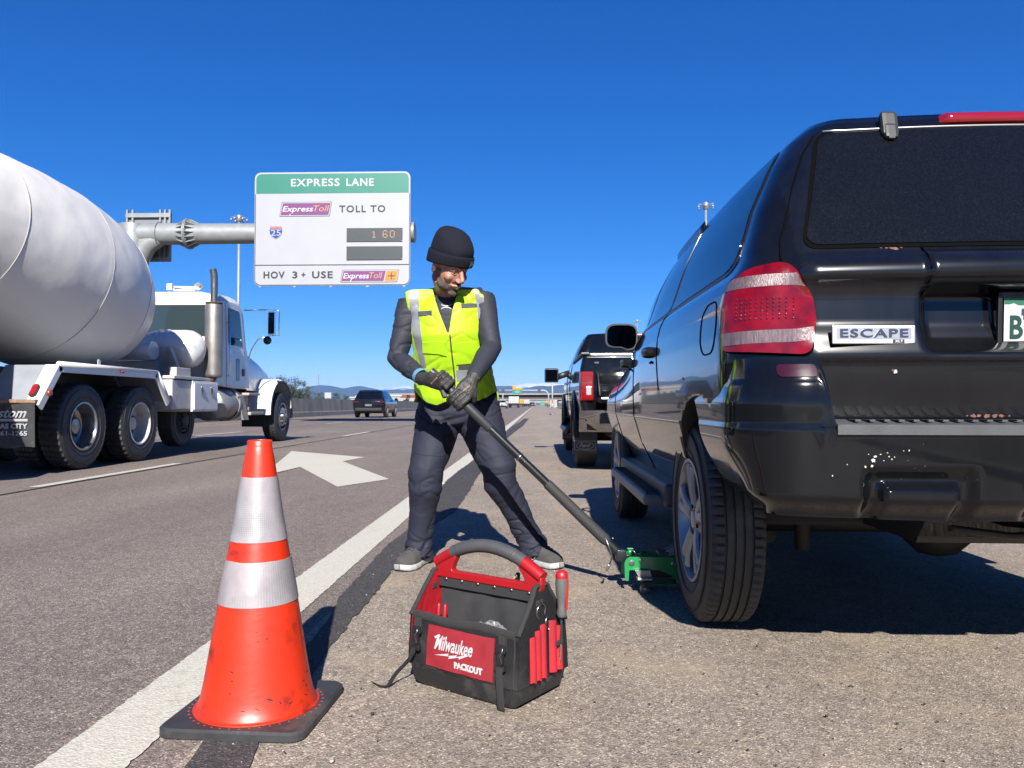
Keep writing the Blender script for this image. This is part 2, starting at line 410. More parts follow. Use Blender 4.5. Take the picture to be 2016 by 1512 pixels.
def paint_mat(name, c, wear=.45):
    m = bpy.data.materials.new(name); m.use_nodes = True; nt = m.node_tree; b = nt.nodes['Principled BSDF']; L = nt.links.new
    tc = _n(nt, 'ShaderNodeTexCoord'); co = tc.outputs['Object']
    n = _n(nt, 'ShaderNodeTexNoise'); n.inputs['Scale'].default_value = 26; n.inputs['Detail'].default_value = 9; n.inputs['Roughness'].default_value = .72; L(co, n.inputs['Vector'])
    n2 = _n(nt, 'ShaderNodeTexNoise'); n2.inputs['Scale'].default_value = 1.1; n2.inputs['Detail'].default_value = 5; L(co, n2.inputs['Vector'])
    v = _n(nt, 'ShaderNodeTexVoronoi'); v.inputs['Scale'].default_value = 140; L(co, v.inputs['Vector'])
    s = _n(nt, 'ShaderNodeMath', operation='MULTIPLY_ADD'); L(n2.outputs[0], s.inputs[0]); s.inputs[1].default_value = .5; L(n.outputs[0], s.inputs[2])
    r = _n(nt, 'ShaderNodeMapRange'); r.inputs['From Min'].default_value = .84; r.inputs['From Max'].default_value = 1.02; r.inputs['To Max'].default_value = wear; L(s.outputs[0], r.inputs[0])
    x = _n(nt, 'ShaderNodeMix', data_type='RGBA'); L(r.outputs[0], x.inputs[0]); x.inputs[6].default_value = (*c, 1); x.inputs[7].default_value = (.20, .175, .15, 1)
    sp = _n(nt, 'ShaderNodeSeparateColor'); L(v.outputs['Color'], sp.inputs[0])
    mr = _n(nt, 'ShaderNodeMapRange'); mr.inputs['To Min'].default_value = .84; mr.inputs['To Max'].default_value = 1.08; L(sp.outputs[0], mr.inputs[0])
    y = _n(nt, 'ShaderNodeMix', data_type='RGBA', blend_type='MULTIPLY'); y.inputs[0].default_value = 1; L(x.outputs[2], y.inputs[6]); L(mr.outputs[0], y.inputs[7])
    L(y.outputs[2], b.inputs['Base Color']); b.inputs['Roughness'].default_value = .75
    bp = _n(nt, 'ShaderNodeBump'); bp.inputs['Strength'].default_value = .5; bp.inputs['Distance'].default_value = .003; L(v.outputs['Distance'], bp.inputs['Height']); L(bp.outputs[0], b.inputs['Normal'])
    return m
PW = paint_mat('white road paint', (.70, .66, .55)); PY = paint_mat('yellow road paint', (.55, .36, .06))

def strip(name, x0, x1, y0, y1, z, m, jag=.004, step=.03, jl=None):
    """painted line with ragged edges"""
    mb = MB(); vs = []; y = y0; rnd = random.Random(3)
    ys = []
    while y < y1: ys.append(y); y += step if y < 12 else (step*8 if y < 60 else 60)
    ys.append(y1)
    for y in ys:
        j = jag*(1 if y < 60 else 0)
        vs.append((x0+noise.noise((x0*3, y*60, 0))*j*.8+rnd.uniform(-j, j)*.5, y, z)); vs.append((x1+noise.noise((x1*3, y*50, 5))*j*1.2+rnd.uniform(-j, j)*.5, y, z))
    fs = [(2*i, 2*i+1, 2*i+3, 2*i+2) for i in range(len(ys)-1)]
    mb.add(vs, fs); return tag(mb.build(name, m), kind='structure')
strip('edge_line', -1.105, -.905, .3, 1400, .0, PW, .005, .012)
strip('yellow_line', -12.45, -12.3, -30, 1400, 0, PY, .003, .5)
# lane lines: skip lines 3.05 m long every 12.2 m
for lx in (-4.86, -8.62):
    mb = MB(); y = 7.45 - 12.2*3
    while y < 420:
        mb.add([(lx-.06, y, 0), (lx+.06, y, 0), (lx+.06, y+3.05, 0), (lx-.06, y+3.05, 0)], [(0, 1, 2, 3)]); y += 12.2
    tag(mb.build('lane_line', PW), kind='structure')
    mb = MB(); vs = []; N = 260
    for i in range(N+1):
        y = -5+ (i/N)**2*405; x = lx+.12+.02*noise.noise((0, y*.7, lx)); wd = .026+.012*noise.noise((4, y*2.1, lx))
        vs += [(x-wd, y, .0), (x+wd, y, .0)]
    mb.add(vs, [(2*i, 2*i+1, 2*i+3, 2*i+2) for i in range(N)])
    tag(mb.build('sealed_joint', mat('joint tar', (.03, .028, .03), .6)), kind='structure')
# crack sealer band beside the edge line, outline read off the ground in metres
L_ = [(360, 1512), (400, 1460), (480, 1400), (640, 1230), (668, 1175), (710, 1130), (760, 1075), (800, 1045), (815, 1010), (850, 985), (880, 945), (905, 925), (930, 908), (960, 884), (975, 872), (990, 857), (1010, 838), (1020, 833), (1037, 820)]
R_ = [(490, 1512), (510, 1455), (600, 1350), (648, 1275), (690, 1225), (745, 1160), (775, 1120), (800, 1090), (850, 1035), (900, 1002), (925, 965), (935, 945), (950, 925), (968, 903), (985, 884), (996, 864), (1020, 845), (1030, 838), (1044, 820)]
def ragged(pts, amp, seed):
    out = []; P = [UZ(*p) for p in pts]
    for i in range(len(P)-1):
        k = max(2, int((P[i+1]-P[i]).length/.035))
        k = min(k, 60)
        for j in range(k):
            q = P[i].lerp(P[i+1], j/k); a = amp*(.5+.12*q.y)*(.5*noise.noise((q.y*7, seed, 0))+.6*noise.noise((q.y*33, seed, 3))); out.append((q.x+a, q.y))
    out.append((P[-1].x, P[-1].y)); return out
la = ragged(L_, .018, 1); ra = ragged(R_, .024, 8)
mb = MB()
def at_y(pl, y):
    for a, b in zip(pl[:-1], pl[1:]):
        if a[1] <= y <= b[1]: return a[0]+(b[0]-a[0])*(y-a[1])/max(1e-6, b[1]-a[1])
    return pl[0][0] if y < pl[0][1] else pl[-1][0]
ys = [1.72*(44/1.72)**(i/900) for i in range(901)]
vs = []
for y in ys:
    a, b = at_y(la, y), at_y(ra, y); b = max(b, a+.015); vs += [(a, y, 0.0005), (b, y, 0.0005)]
mb.add(vs, [(2*i, 2*i+1, 2*i+3, 2*i+2) for i in range(900)]); tag(mb.build('crack_seal', A_TAR), kind='structure')
# lane arrow
arr = [UZ(x, y) for x, y in ((512, 940), (574, 888), (718, 900), (674, 908), (766, 943), (664, 958), (591, 919), (500, 941))]
mb = MB(); mb.add([(p.x, p.y, 0) for p in arr], [list(range(len(arr)))]); tag(mb.build('lane_arrow', PW), kind='structure')
# transverse joints on the shoulder
mb = MB()
for y in (14.2, 27.5, 41, 6.62):
    vs = []
    for i in range(41):
        x = -.8+5.3*i/40; yy = y+.03*noise.noise((x*3, y, 0)); t = .006+.004*noise.noise((x*9, y, 2)); vs += [(x, yy-t, 0), (x, yy+t, 0)]
    if y > 7: mb.add(vs, [(2*i, 2*i+1, 2*i+3, 2*i+2) for i in range(40)])
tag(mb.build('shoulder_joint', mat('joint tar', (.03, .028, .03))), kind='structure')
# grit lying on the shoulder
mb = MB(); r_ = random.Random(5)
for i in range(1500):
    y = 1.5+r_.random()**1.8*9; x = r_.uniform(-.85, 1.6) if r_.random() < .8 else r_.uniform(-5, 4); s_ = r_.uniform(.0012, .0038)
    if r_.random() < .02: s_ *= 2
    mb.ico((x, y, s_*.5), s_, 0, mi=r_.randrange(3), sc=(1, r_.uniform(.6, 1.4), .6), rot=(0, 0, r_.random()*3), jit=.2)
tag(mb.build('gravel', [mat('grit pale', (.5, .45, .38), .9), mat('grit brown', (.25, .2, .16), .9), mat('grit dark', (.04, .035, .03), .9)]), kind='stuff')
# ------------------------------------------------------------------ vehicle shells
def car_paint(name, c, rough=.16, dust=.12, crough=.035, metal=0, dscale=3, dcol=(.20, .20, .20)):
    """clear-coated paint with dust film and fine scratches"""
    m = bpy.data.materials.new(name); m.use_nodes = True; nt = m.node_tree; b = nt.nodes['Principled BSDF']; L = nt.links.new
    tc = _n(nt, 'ShaderNodeTexCoord'); co = tc.outputs['Object']
    n = _n(nt, 'ShaderNodeTexNoise'); n.inputs['Scale'].default_value = dscale; n.inputs['Detail'].default_value = 9; n.inputs['Roughness'].default_value = .7
    mp = _n(nt, 'ShaderNodeMapping'); mp.inputs['Scale'].default_value = (2, 2, .45); L(co, mp.inputs[0]); L(mp.outputs[0], n.inputs['Vector'])
    r = _n(nt, 'ShaderNodeMapRange'); r.inputs['From Min'].default_value = .35; r.inputs['From Max'].default_value = .75; r.inputs['To Max'].default_value = dust; L(n.outputs[0], r.inputs[0])
    x = _n(nt, 'ShaderNodeMix', data_type='RGBA'); L(r.outputs[0], x.inputs[0]); x.inputs[6].default_value = (*c, 1); x.inputs[7].default_value = (*dcol, 1)
    L(x.outputs[2], b.inputs['Base Color']); b.inputs['Roughness'].default_value = rough; b.inputs['Metallic'].default_value = metal
    b.inputs['Coat Weight'].default_value = 1; b.inputs['Coat IOR'].default_value = 1.34; b.inputs['Specular IOR Level'].default_value = .10
    n2 = _n(nt, 'ShaderNodeTexNoise'); n2.inputs['Scale'].default_value = 14; n2.inputs['Detail'].default_value = 8; L(co, n2.inputs['Vector'])
    r2 = _n(nt, 'ShaderNodeMapRange'); r2.inputs['From Min'].default_value = .35; r2.inputs['From Max'].default_value = .75; r2.inputs['To Min'].default_value = crough; r2.inputs['To Max'].default_value = crough+dust*.9; L(n2.outputs[0], r2.inputs[0])
    L(r2.outputs[0], b.inputs['Coat Roughness'])
    return m

class Shell:
    """body as a stack of plan outlines: tab rows (z, half width, rear y, front y, rear corner, front corner)"""
    def __init__(s, tab, bow=.05, fbow=.12, disp=None, n=2.4, taper=.015, ft=None):
        s.ft = ft; s.tab = tab; s.bow = bow; s.fb = fbow; s.disp = disp; s.n = n; s.taper = taper
    def outline(s, z, NR=34, NC=14, NS=46, NF=16):
        w, y0, y1, rr, rf = lerp_tab(s.tab, z); P = []
        rr = min(rr, w*.9); rf = min(rf, w*.9); n = s.n
        for i in range(NR): x = (w-rr)*i/NR; P.append((x, y0 + s.bow*(x/w)**2))
        yb = y0 + s.bow*((w-rr)/w)**2
        for i in range(NC):
            a = pi/2*i/NC; P.append((w-rr + rr*sin(a)**(2/n), yb + rr*(1-cos(a)**(2/n))))
        ya = yb+rr; yf = y1-s.fb-rf
        for i in range(NS):
            t = i/NS; y = ya+(yf-ya)*t; P.append((w - s.taper*(2*t-1)**2+s.taper, y))
        if s.ft:
            P = [(x-(s.ft(z)*sst(.9, 3.1, y) if x > .3 else 0), y) for x, y in P]; w -= s.ft(z)
        yc = y1-s.fb
        for i in range(NF):
            a = pi/2*i/NF; P.append((w-rf + rf*cos(a)**(2/n), yf + rf*sin(a)**(2/n)))
        for i in range(NF+1): x = (w-rf)*(1-i/NF); P.append((x, y1 - s.fb*(x/max(.01, w-rf))**2))
        return P
    def mesh(s, mb, zs, mi=0, close_bottom=True, dome=None, **kw):
        rings = []
        for z in zs:
            o = s.outline(z, **kw); ring = [(-x, y) for x, y in o] + [(x, y) for x, y in o[::-1][1:-1]]
            rr = []
            for x, y in ring:
                X, Y, Z = x, y, z
                if s.disp: X, Y, Z = s.disp(x, y, z)
                rr.append((X, Y, Z))
            rings.append(rr)
        N = len(rings[0])
        if dome:                       # roof crown: shrink rings towards the middle
            last = rings[-1]; cx = 0; cy = sum(p[1] for p in last)/N; z0 = zs[-1]; H, insets = dome
            for t in insets:
                rings.append([(x*(1-t), cy+(y-cy)*(1-t), z0 + H*(1-(1-t)**2.2)) for x, y, _ in last])
        vs = [p for r in rings for p in r]; fs = []
        for j in range(len(rings)-1):
            for k in range(N): fs.append((j*N+k, j*N+(k+1) % N, (j+1)*N+(k+1) % N, (j+1)*N+k))
        fs.append(list(range((len(rings)-1)*N, len(rings)*N)))
        if close_bottom: fs.append(list(range(N))[::-1])
        return mb.add(vs, fs, None, mi, True)

def cut_wheels(o, cyls, mi=1):
    """subtract wheel wells: cyls (y, z, r, x0, x1)"""
    mb = MB()
    for y, z, r, x0, x1 in cyls:
        vs = []; n = 48
        for X in (x0, x1):
            for k in range(n): a = 2*pi*k/n; vs.append((X, y+r*cos(a), z+r*sin(a)))
        fs = [list(range(n))[::-1], list(range(n, 2*n))]+[(k, (k+1) % n, n+(k+1) % n, n+k) for k in range(n)]
        mb.add(vs, fs, None, mi)
    c = mb.build('cut', [m for m in o.data.materials])
    md = o.modifiers.new('b', 'BOOLEAN'); md.operation = 'DIFFERENCE'; md.solver = 'EXACT'; md.object = c
    bake(o); bpy.data.objects.remove(c)
def split_off(o, name, test, parent=None, mi_ok=None):
    """move the faces whose centre passes test() into a new object (a door, a tailgate)"""
    me = o.data; bm = bmesh.new(); bm.from_mesh(me); keep = [f for f in bm.faces if not (test(f.calc_center_median()) and (mi_ok is None or f.material_index in mi_ok))]
    bmesh.ops.delete(bm, geom=keep, context='FACES'); m2 = bpy.data.meshes.new(name); bm.to_mesh(m2); bm.free()
    for m in me.materials: m2.materials.append(m)
    bm = bmesh.new(); bm.from_mesh(me); dl = [f for f in bm.faces if test(f.calc_center_median()) and (mi_ok is None or f.material_index in mi_ok)]
    bmesh.ops.delete(bm, geom=dl, context='FACES'); bm.to_mesh(me); bm.free()
    n = bpy.data.objects.new(name, m2); col.objects.link(n); n.parent = parent or o.parent; return n

def wheel(parent, x, y, R, W, rim, side=-1, kind='alloy', name='wheel', rmat=None, tread=True, rough=False, n=72, dz=0, flatz=0):
    """wheel as one part with a tyre and a rim as sub-parts; side = which way it faces"""
    rt = bpy.data.objects.new(name, None); col.objects.link(rt); rt.parent = parent; rt.location = (x, y, R+dz); rt.empty_display_size = .1
    s = side; hw = W/2
    # tyre
    prof = [(rim, -hw*.80), (rim+.012, -hw*.90), (rim+.3*(R-rim), -hw*1.02), (rim+.62*(R-rim), -hw*1.03), (R-.035, -hw*.97), (R-.012, -hw*.90), (R-.002, -hw*.78)]
    m = MB(); gro = []
    if tread:
        k = 5; wd = hw*1.5
        for i in range(k):
            a = -hw*.75+wd*i/k; b = a+wd/k; gro += [(R, a+.004), (R, b-.005), (R-.009, b-.0045), (R-.009, b+.0035)]
        gro = gro[:-2]
    else: gro = [(R, -hw*.7), (R, 0), (R, hw*.7)]
    full = prof+gro+[(r, -h) for r, h in prof[::-1]]
    if tread:          # lateral sipes and shoulder blocks: real steps in the tread
        vs = []; N = n*4 if not rough else n*2; P = len(full)
        for i, (r, h) in enumerate(full):
            for kk in range(N):
                ph = kk % 4 if not rough else kk % 2
                rr = r
                edge = abs(h) > hw*.42
                if r > R-.006 and ((not rough and ph == 0 and edge) or (rough and ph == 0)): rr = r-(.006 if not rough else .016)
                if rough and r > R-.04 and abs(h) > hw*.85 and ph == 0: rr = r-.014
                a = 2*pi*(kk+ (h*8 if not rough else h*2))/N; vs.append((h, rr*cos(a), rr*sin(a)))
        fs = [(i*N+k_, i*N+(k_+1) % N, (i+1)*N+(k_+1) % N, (i+1)*N+k_) for i in range(P-1) for k_ in range(N)]
        m.add(vs, fs, None, 0, False)
    else: m.lathe(full, n, axis='x')
    ty = m.build('tyre', mat('tyre rubber', (.038, .038, .039), .62, var=.25, vscale=14, dirt=(.15, .14, .13), dscale=9, damt=.4, dthr=.55, bump=.25, bscale=160), rt, sharp=28)
    if flatz:
        for v in ty.data.vertices:
            if v.co.z < -R+flatz: v.co.z = -R+flatz
    # sidewall ribs
    m = MB()
    for rr in (rim+.30*(R-rim), rim+.72*(R-rim)):
        m.lathe([(rr-.004, s*hw*1.015), (rr-.002, s*(hw*1.03+.002)), (rr+.002, s*(hw*1.03+.002)), (rr+.004, s*hw*1.015)], n, axis='x')
    m.build('sidewall_rib', RUBBER, ty, sharp=60)
    # rim
    RM = rmat or mat('alloy', (.50, .50, .51), .34, metal=.45, rvar=.06, dirt=(.25, .22, .19), dscale=12, damt=.3)
    m = MB(); fo = s*hw
    if kind == 'alloy':
        m.lathe([(rim+.006, fo*.86), (rim+.008, fo*.96), (rim-.004, fo*.97), (rim-.012, fo*.80), (rim-.022, fo*.2), (rim-.03, -fo*.6)], n, axis='x')
        m.lathe([(.0001, fo*.86), (.032, fo*.84), (.036, fo*.76), (.075, fo*.74), (.085, fo*.60), (.085, fo*.1)], 36, axis='x')
        for k in range(5):
            a = 2*pi*k/5+.3
            for da in (-.16, .16):
                pts = []; 
                for t in (0, .3, .6, .85, 1):
                    r = .06+(rim-.016-.06)*t; aa = a+da*(.55+.45*t); pts.append((fo*(.70+.14*sin(t*2.2)), r*cos(aa), r*sin(aa)))
                m.tube(pts, [(.016, .026), (.014, .021), (.013, .019), (.014, .021), (.016, .028)], 8, up=(1, 0, 0))
            m.tube([(fo*.74, .055*cos(a+.63), .055*sin(a+.63)), (fo*.80, .055*cos(a+.63), .055*sin(a+.63))], .009, 8, mi=1)
        m.lathe([(rim-.03, -fo*.3), (rim-.05, -fo*.35), (.05, -fo*.4), (.001, -fo*.4)], 36, axis='x', mi=1)
        m.lathe([(.05, fo*.02), (.135, fo*.02), (.137, -fo*.08)], 36, axis='x', mi=2)
    elif kind == 'dual':          # deep dish truck wheel
        m.lathe([(rim+.012, fo*.84), (rim+.016, fo*.99), (rim-.004, fo*1.0), (rim-.012, fo*.9), (rim-.018, fo*.2), (rim-.03, fo*-.35), (rim-.06, fo*-.55), (.20, fo*-.60), (.17, fo*-.60), (.165, fo*-.58), (.14, fo*-.5)], n, axis='x')
        m.lathe([(.0001, fo*.25), (.09, fo*.2), (.105, fo*.05), (.11, -fo*.5)], 28, axis='x', mi=0)
        for k in range(10):
            a = 2*pi*k/10; m.tube([(-fo*.6, .143*cos(a), .143*sin(a)), (-fo*.28, .143*cos(a), .143*sin(a))], .017, 6, mi=2)
        for k in range(8):
            a = 2*pi*k/8+.2; m.tube([(-fo*.54, .215*cos(a), .215*sin(a)), (-fo*.515, .215*cos(a), .215*sin(a))], .022, 10, mi=1)
    else:                         # steer wheel: convex disc with nuts
        m.lathe([(rim+.012, fo*.84), (rim+.016, fo*.99), (rim-.004, fo*1.0), (rim-.014, fo*.85), (rim-.02, fo*.55), (rim-.05, fo*.62), (.20, fo*.98), (.18, fo*1.0), (.12, fo*1.0), (.11, fo*1.25), (.07, fo*1.35), (.0001, fo*1.36)], n, axis='x')
        for k in range(10):
            a = 2*pi*k/10; m.tube([(fo*.96, .155*cos(a), .155*sin(a)), (fo*1.32, .155*cos(a), .155*sin(a))], .02, 6)
        for k in range(8):
            a = 2*pi*k/8+.2; m.tube([(fo*.78, .235*cos(a), .235*sin(a)), (fo*.83, .23*cos(a), .23*sin(a))], .024, 10, mi=1)
    m.build('rim', [RM, DARK, mat('brake steel', (.2, .19, .18), .5, metal=.7)], rt, sharp=35)
    return rt

GLASS_BK = mat('tinted glass', (.004, .005, .006), .06, spec=.7)
GLASS_SIDE = mat('side glass', (.006, .008, .010), .03, spec=.8)
GLASS_DUSTY = mat('dusty rear glass', (.004, .0045, .005), .16, spec=.45, rvar=.06, vscale=3, dirt=(.16, .16, .17), dscale=380, damt=.10, dthr=.52, ddet=2)
GAP = mat('panel gap', (.002, .002, .002), .8, spec=.05)
# ------------------------------------------------------------------ the black SUV being jacked up
# local frame: x right, y forward, z up, origin on the ground under the rear axle
SUV = empty('black_suv', 'scuffed black SUV with chrome model badge, jacked at its rear wheel beside the man', 'suv', (1.435, 2.97, 0))
PAINT = car_paint('black suv paint', (.0035, .004, .006), dust=.03, crough=.02, dcol=(.16, .17, .19))
PAINT_T = car_paint('dusty tailgate paint', (.004, .0045, .0065), rough=.24, dust=.035, crough=.07, dscale=5, dcol=(.15, .165, .20))
PAINT_T.node_tree.nodes['Principled BSDF'].inputs['Specular IOR Level'].default_value = .24
def build_suv():
    H = [# z, w, y0, y1, rr, rf
        (.40, .77, -.68, 3.44, .22, .3), (.44, .785, -.71, 3.47, .22, .35), (.50, .805, -.76, 3.50, .20, .4), (.60, .855, -.81, 3.52, .19, .42),
        (.74, .895, -.835, 3.50, .18, .42), (.92, .900, -.845, 3.42, .17, .40), (1.00, .900, -.842, 3.30, .17, .38), (1.08, .893, -.838, 2.95, .17, .36), (1.13, .880, -.836, 2.62, .17, .30),
        (1.165, .864, -.834, 2.48, .17, .28), (1.20, .835, -.826, 2.40, .17, .26), (1.23, .818, -.812, 2.35, .17, .25), (1.40, .758, -.725, 2.02, .16, .2), (1.56, .678, -.632, 1.62, .15, .16), (1.64, .622, -.588, 1.42, .14, .14),
        (1.690, .562, -.553, 1.28, .13, .13)]
    def disp(x, y, z):
        if y > 0 or y > -.5: return x, y, z
        ax = abs(x); dy = 0
        # garnish ridge across the gate at z 1.16, soft step down to the crease at .93
        if ax < .74:
            e = 1-sst(.66, .74, ax)
            dy -= .024*e*sst(1.125, 1.155, z)*(1-sst(1.175, 1.225, z))
            dy -= .014*e*sst(.905, .93, z)*(1-sst(.93, 1.0, z))
            dy += .012*e*sst(.985, 1.03, z)*(1-sst(1.09, 1.14, z))
            # licence recess
            rx = 1-sst(.345, .40, ax); dy += .065*rx*sst(.925, .985, z)*(1-sst(1.105, 1.125, z))
            dy -= .022*(1-sst(.375, .385, ax))*sst(1.10, 1.112, z)*(1-sst(1.21, 1.225, z))
            # lower panel leans in under the crease
            dy += .012*e*(1-sst(.76, .9, z))
        return x, y+dy, z
    zs = [.40]
    while zs[-1] < 1.675: zs.append(zs[-1] + (.008 if .74 < zs[-1] < 1.25 else .02))
    zs.append(1.690)
    sh = Shell(H, bow=.055, disp=disp, ft=lambda z: .13*sst(.80, 1.10, z)*(1-sst(1.2, 1.5, z)*.6))
    mb = MB(); sh.mesh(mb, zs, dome=(.055, (.02, .05, .1, .18, .3, .5, .75)), NR=80, NC=26, NS=60)
    o = mb.build('body', [PAINT, BLACKP], SUV)
    cut_wheels(o, [(0, .44, .47, -1.1, -.52), (0, .44, .47, .52, 1.1), (2.62, .39, .44, -1.1, -.52), (2.62, .39, .44, .52, 1.1)])
    for f in o.data.polygons:
        if f.center.z < .425: f.material_index = 1
    bv = bvh_of(o)
    REAR = ((0, -2, 0), (1, 0, 0), (0, 0, 1), (0, 1, 0)); LEFT = ((-2, 0, 0), (0, 1, 0), (0, 0, 1), (1, 0, 0)); RIGHT = ((2, 0, 0), (0, 1, 0), (0, 0, 1), (-1, 0, 0))
    CORN = ((-1.6, -1.6, 0), Vector((1, -1, 0)).normalized(), (0, 0, 1), (1, 1, 0))      # looks at the rear left corner
    CORR = ((1.6, -1.6, 0), Vector((1, 1, 0)).normalized(), (0, 0, 1), (-1, 1, 0))
    # ---- glass
    rg = [(-.665, 1.250), (.665, 1.250), (.555, 1.605), (-.555, 1.605)]
    patch(bv, round_poly([(-.695, 1.232), (.695, 1.232), (.572, 1.642), (-.572, 1.642)], [.05, .05, .06, .06], 5), REAR, .03, .0025, .004, 'rear_window_seal', GAP, SUV)
    rw = patch(bv, round_poly([(-.683, 1.243), (.683, 1.243), (.562, 1.632), (-.562, 1.632)], [.045, .045, .055, .055], 5), REAR, .03, .0055, .005, 'rear_window', GLASS_DUSTY, SUV)
    line_m = MB(); line_on(bv, [(-.55, 1.6355), (.55, 1.6355)], REAR, .0035, line_m, .007); line_m.build('trim', mat('worn bright trim', (.5, .5, .48), .35, metal=.6), rw)
    for F, sg in ((LEFT, -1), (RIGHT, 1)):
        # black band behind the side windows, then each window
        patch(bv, round_poly([(-.60, 1.20), (2.30, 1.155), (1.36, 1.635), (-.40, 1.650)], [.10, .02, .08, .10], 4), F, .05, .0025, .004, 'window_frame', mat('window surround', (.004, .004, .005), .25), SUV)
        for nm, q, rr in (('quarter_window', [(-.575, 1.215), (.40, 1.20), (.46, 1.605), (-.415, 1.625)], [.11, .02, .02, .09]),
                          ('rear_door_window', [(.47, 1.20), (1.22, 1.185), (1.22, 1.61), (.53, 1.605)], [.01, .01, .02, .02]),
                          ('front_door_window', [(1.30, 1.185), (2.16, 1.17), (1.42, 1.605), (1.30, 1.61)], [.01, .02, .05, .01])):
            patch(bv, round_poly(q, rr, 4), F, .05, .0055, .005, nm, GLASS_SIDE, SUV)
        # vent visors above the door windows
        m = MB()
        for y0, y1 in ((.50, 1.24), (1.27, 1.62)):
            pts = []
            for i in range(9):
                y = y0+(y1-y0)*i/8; h = bv.ray_cast(Vector((sg*2, y, 1.59-.22*max(0, y-1.45)))+Vector((0, 0, 0)), Vector((-sg, 0, 0)), 5)
                pts.append(h[0]+Vector((sg*.014, 0, -.01)))
            m.tube(pts, [(.032, .005)]*9, 8, up=(0, 0, 1))
        m.build('vent_visor', mat('smoked visor', (.006, .006, .007), .12), SUV)
    # windshield
    fr = ((0, 5, 0), (1, 0, 0), (0, 0, 1), (0, -1, 0))
    patch(bv, round_poly([(-.68, 1.20), (.68, 1.20), (.55, 1.60), (-.55, 1.60)], .05), fr, .05, .004, .005, 'windshield', GLASS_BK, SUV)
    # ---- gap lines
    m = MB()
    line_on(bv, [(-.72, .755), (-.705, .93), (-.705, .94)], REAR, .0035, m); line_on(bv, [(.72, .755), (.705, .93)], REAR, .0035, m)
    line_on(bv, [(-.377, 1.232), (-.377, 1.10)], REAR, .0025, m, .001); line_on(bv, [(.377, 1.232), (.377, 1.10)], REAR, .0025, m, .001)
    line_on(bv, [(-.72, .752), (.72, .752)], REAR, .006, m)
    for sg, F in ((-1, CORN), (1, CORR)):      # gap between the gate and the quarter panel above the lamp, up to the roof
        P = []
        for z, x, y in ((1.20, -.752, 0), (1.26, -.742, 0), (1.33, -.715, 0), (1.45, -.672, 0), (1.56, -.622, 0), (1.63, -.575, 0)):
            h = bv.ray_cast(Vector((sg*-x, -2, z)), Vector((0, 1, 0)), 5)
            if h[0]: P.append(h[0])
        if len(P) > 2: m.tube(P, .0038, 6)
    for F in (LEFT, RIGHT):
        line_on(bv, [(1.26, 1.60), (1.262, 1.0), (1.24, .62), (1.20, .46)], F, .003, m)                  # B pillar door gap
        line_on(bv, [(.46, 1.20), (.44, 1.0), (.40, .86)], F, .003, m)                                     # rear door gap
        line_on(bv, [(2.32, 1.14), (2.30, .9), (2.22, .60), (2.16, .46)], F, .003, m)
        line_on(bv, [(.50, .445), (2.15, .445)], F, .004, m)
        line_on(bv, rrect(-.62, .955, -.42, 1.115, .07), F, .0028, m, closed=True, step=.015)              # fuel door
    sep(m.build('panel_gap', GAP, SUV))
    # ---- doors and tailgate cut out of the shell
    tg = lambda c: c.y < -.3 and abs(c.x) < .705 and .755 < c.z < 1.63
    tgo = split_off(o, 'tailgate', tg, SUV, (0,)); tgo.data.materials[0] = PAINT_T
    for sg in (-1, 1):
        split_off(o, 'front_door', lambda c: c.x*sg > .55 and 1.26 < c.y < 2.31 and .445 < c.z < 1.62, SUV, (0,))
        split_off(o, 'rear_door', lambda c: c.x*sg > .55 and .45 < c.y < 1.26 and .445 < c.z < 1.62, SUV, (0,))
    # ---- bumper: one wrapped skin from wheel arch to wheel arch
    def bump(u, v):
        # u 0..1 round the rear; v 0..1 bottom to top
        s_ = (u-.5)*2; W = .902; rr = .21; yA = -.44; Lr = W-rr; Lc = .33; Ls = .30; T = Lr+Lc+Ls; d = abs(s_)*T; sg = -1 if s_ < 0 else 1
        if d < Lr: x = d; y = -.955+.05*(x/W)**2; nx, ny = 0.06*x, -1
        elif d < Lr+Lc:
            a = (d-Lr)/Lc*pi/2; x = W-rr+rr*sin(a)**(2/2.3); yb = -.955+.05*((W-rr)/W)**2; y = yb+(rr+.02)*(1-cos(a)**(2/2.3)); nx, ny = sin(a), -cos(a)
        else:
            t = (d-Lr-Lc)/Ls; x = W-.004*t; y0_ = -.955+.05*((W-rr)/W)**2+rr+.02; zz_ = .505+(.925-.505)*v; ye = -max(.16, sqrt(max(0, .472**2-(zz_-.44)**2))); y = y0_+(ye-y0_)*t; nx, ny = 1, 0
        corner = sst(.655, .70, x)
        zt = .742+(.925-.742)*corner
        zb = .505-.008*(1-sst(.3, .9, x))
        z = zb+(zt-zb)*v
        k = 0
        side = sst(Lr+.35*Lc, Lr+Lc, d); k -= .085*side*(1-sst(.47, .72, z)); k -= .05*(1-sst(0, .06, z-zb))            # tuck under
        k -= .0025*sst(.0, .014, z-.735)*corner+.003*sst(.0, .01, z-.855)*corner       # upper corner leans in
        k -= .045*sst(.86, .925, z)*corner*0+.018*sst(.80, .925, z)*corner
        k += .004*(1-abs(sst(.715, .735, z)*2-1))*(1-corner)
        # recessed pads
        for cx in (-.455, 0.07, .455):
            if cx == 0.07: continue
            ex = abs(sg*x-cx)
            inr = (1-sst(.115, .15, ex))*(1-sst(.60, .645, z)); k -= .022*inr
            pr = (1-sst(.082, .105, ex))*(1-sst(.575, .607, z)); k += .030*pr
        ex = abs(x)                                # centre pad
        inr = (1-sst(.16, .20, ex))*(1-sst(.60, .645, z)); k -= .022*inr; pr = (1-sst(.125, .15, ex))*(1-sst(.575, .607, z)); k += .030*pr
        n = Vector((nx, ny, 0)).normalized(); return (sg*(x+n.x*k), y+n.y*k, z)
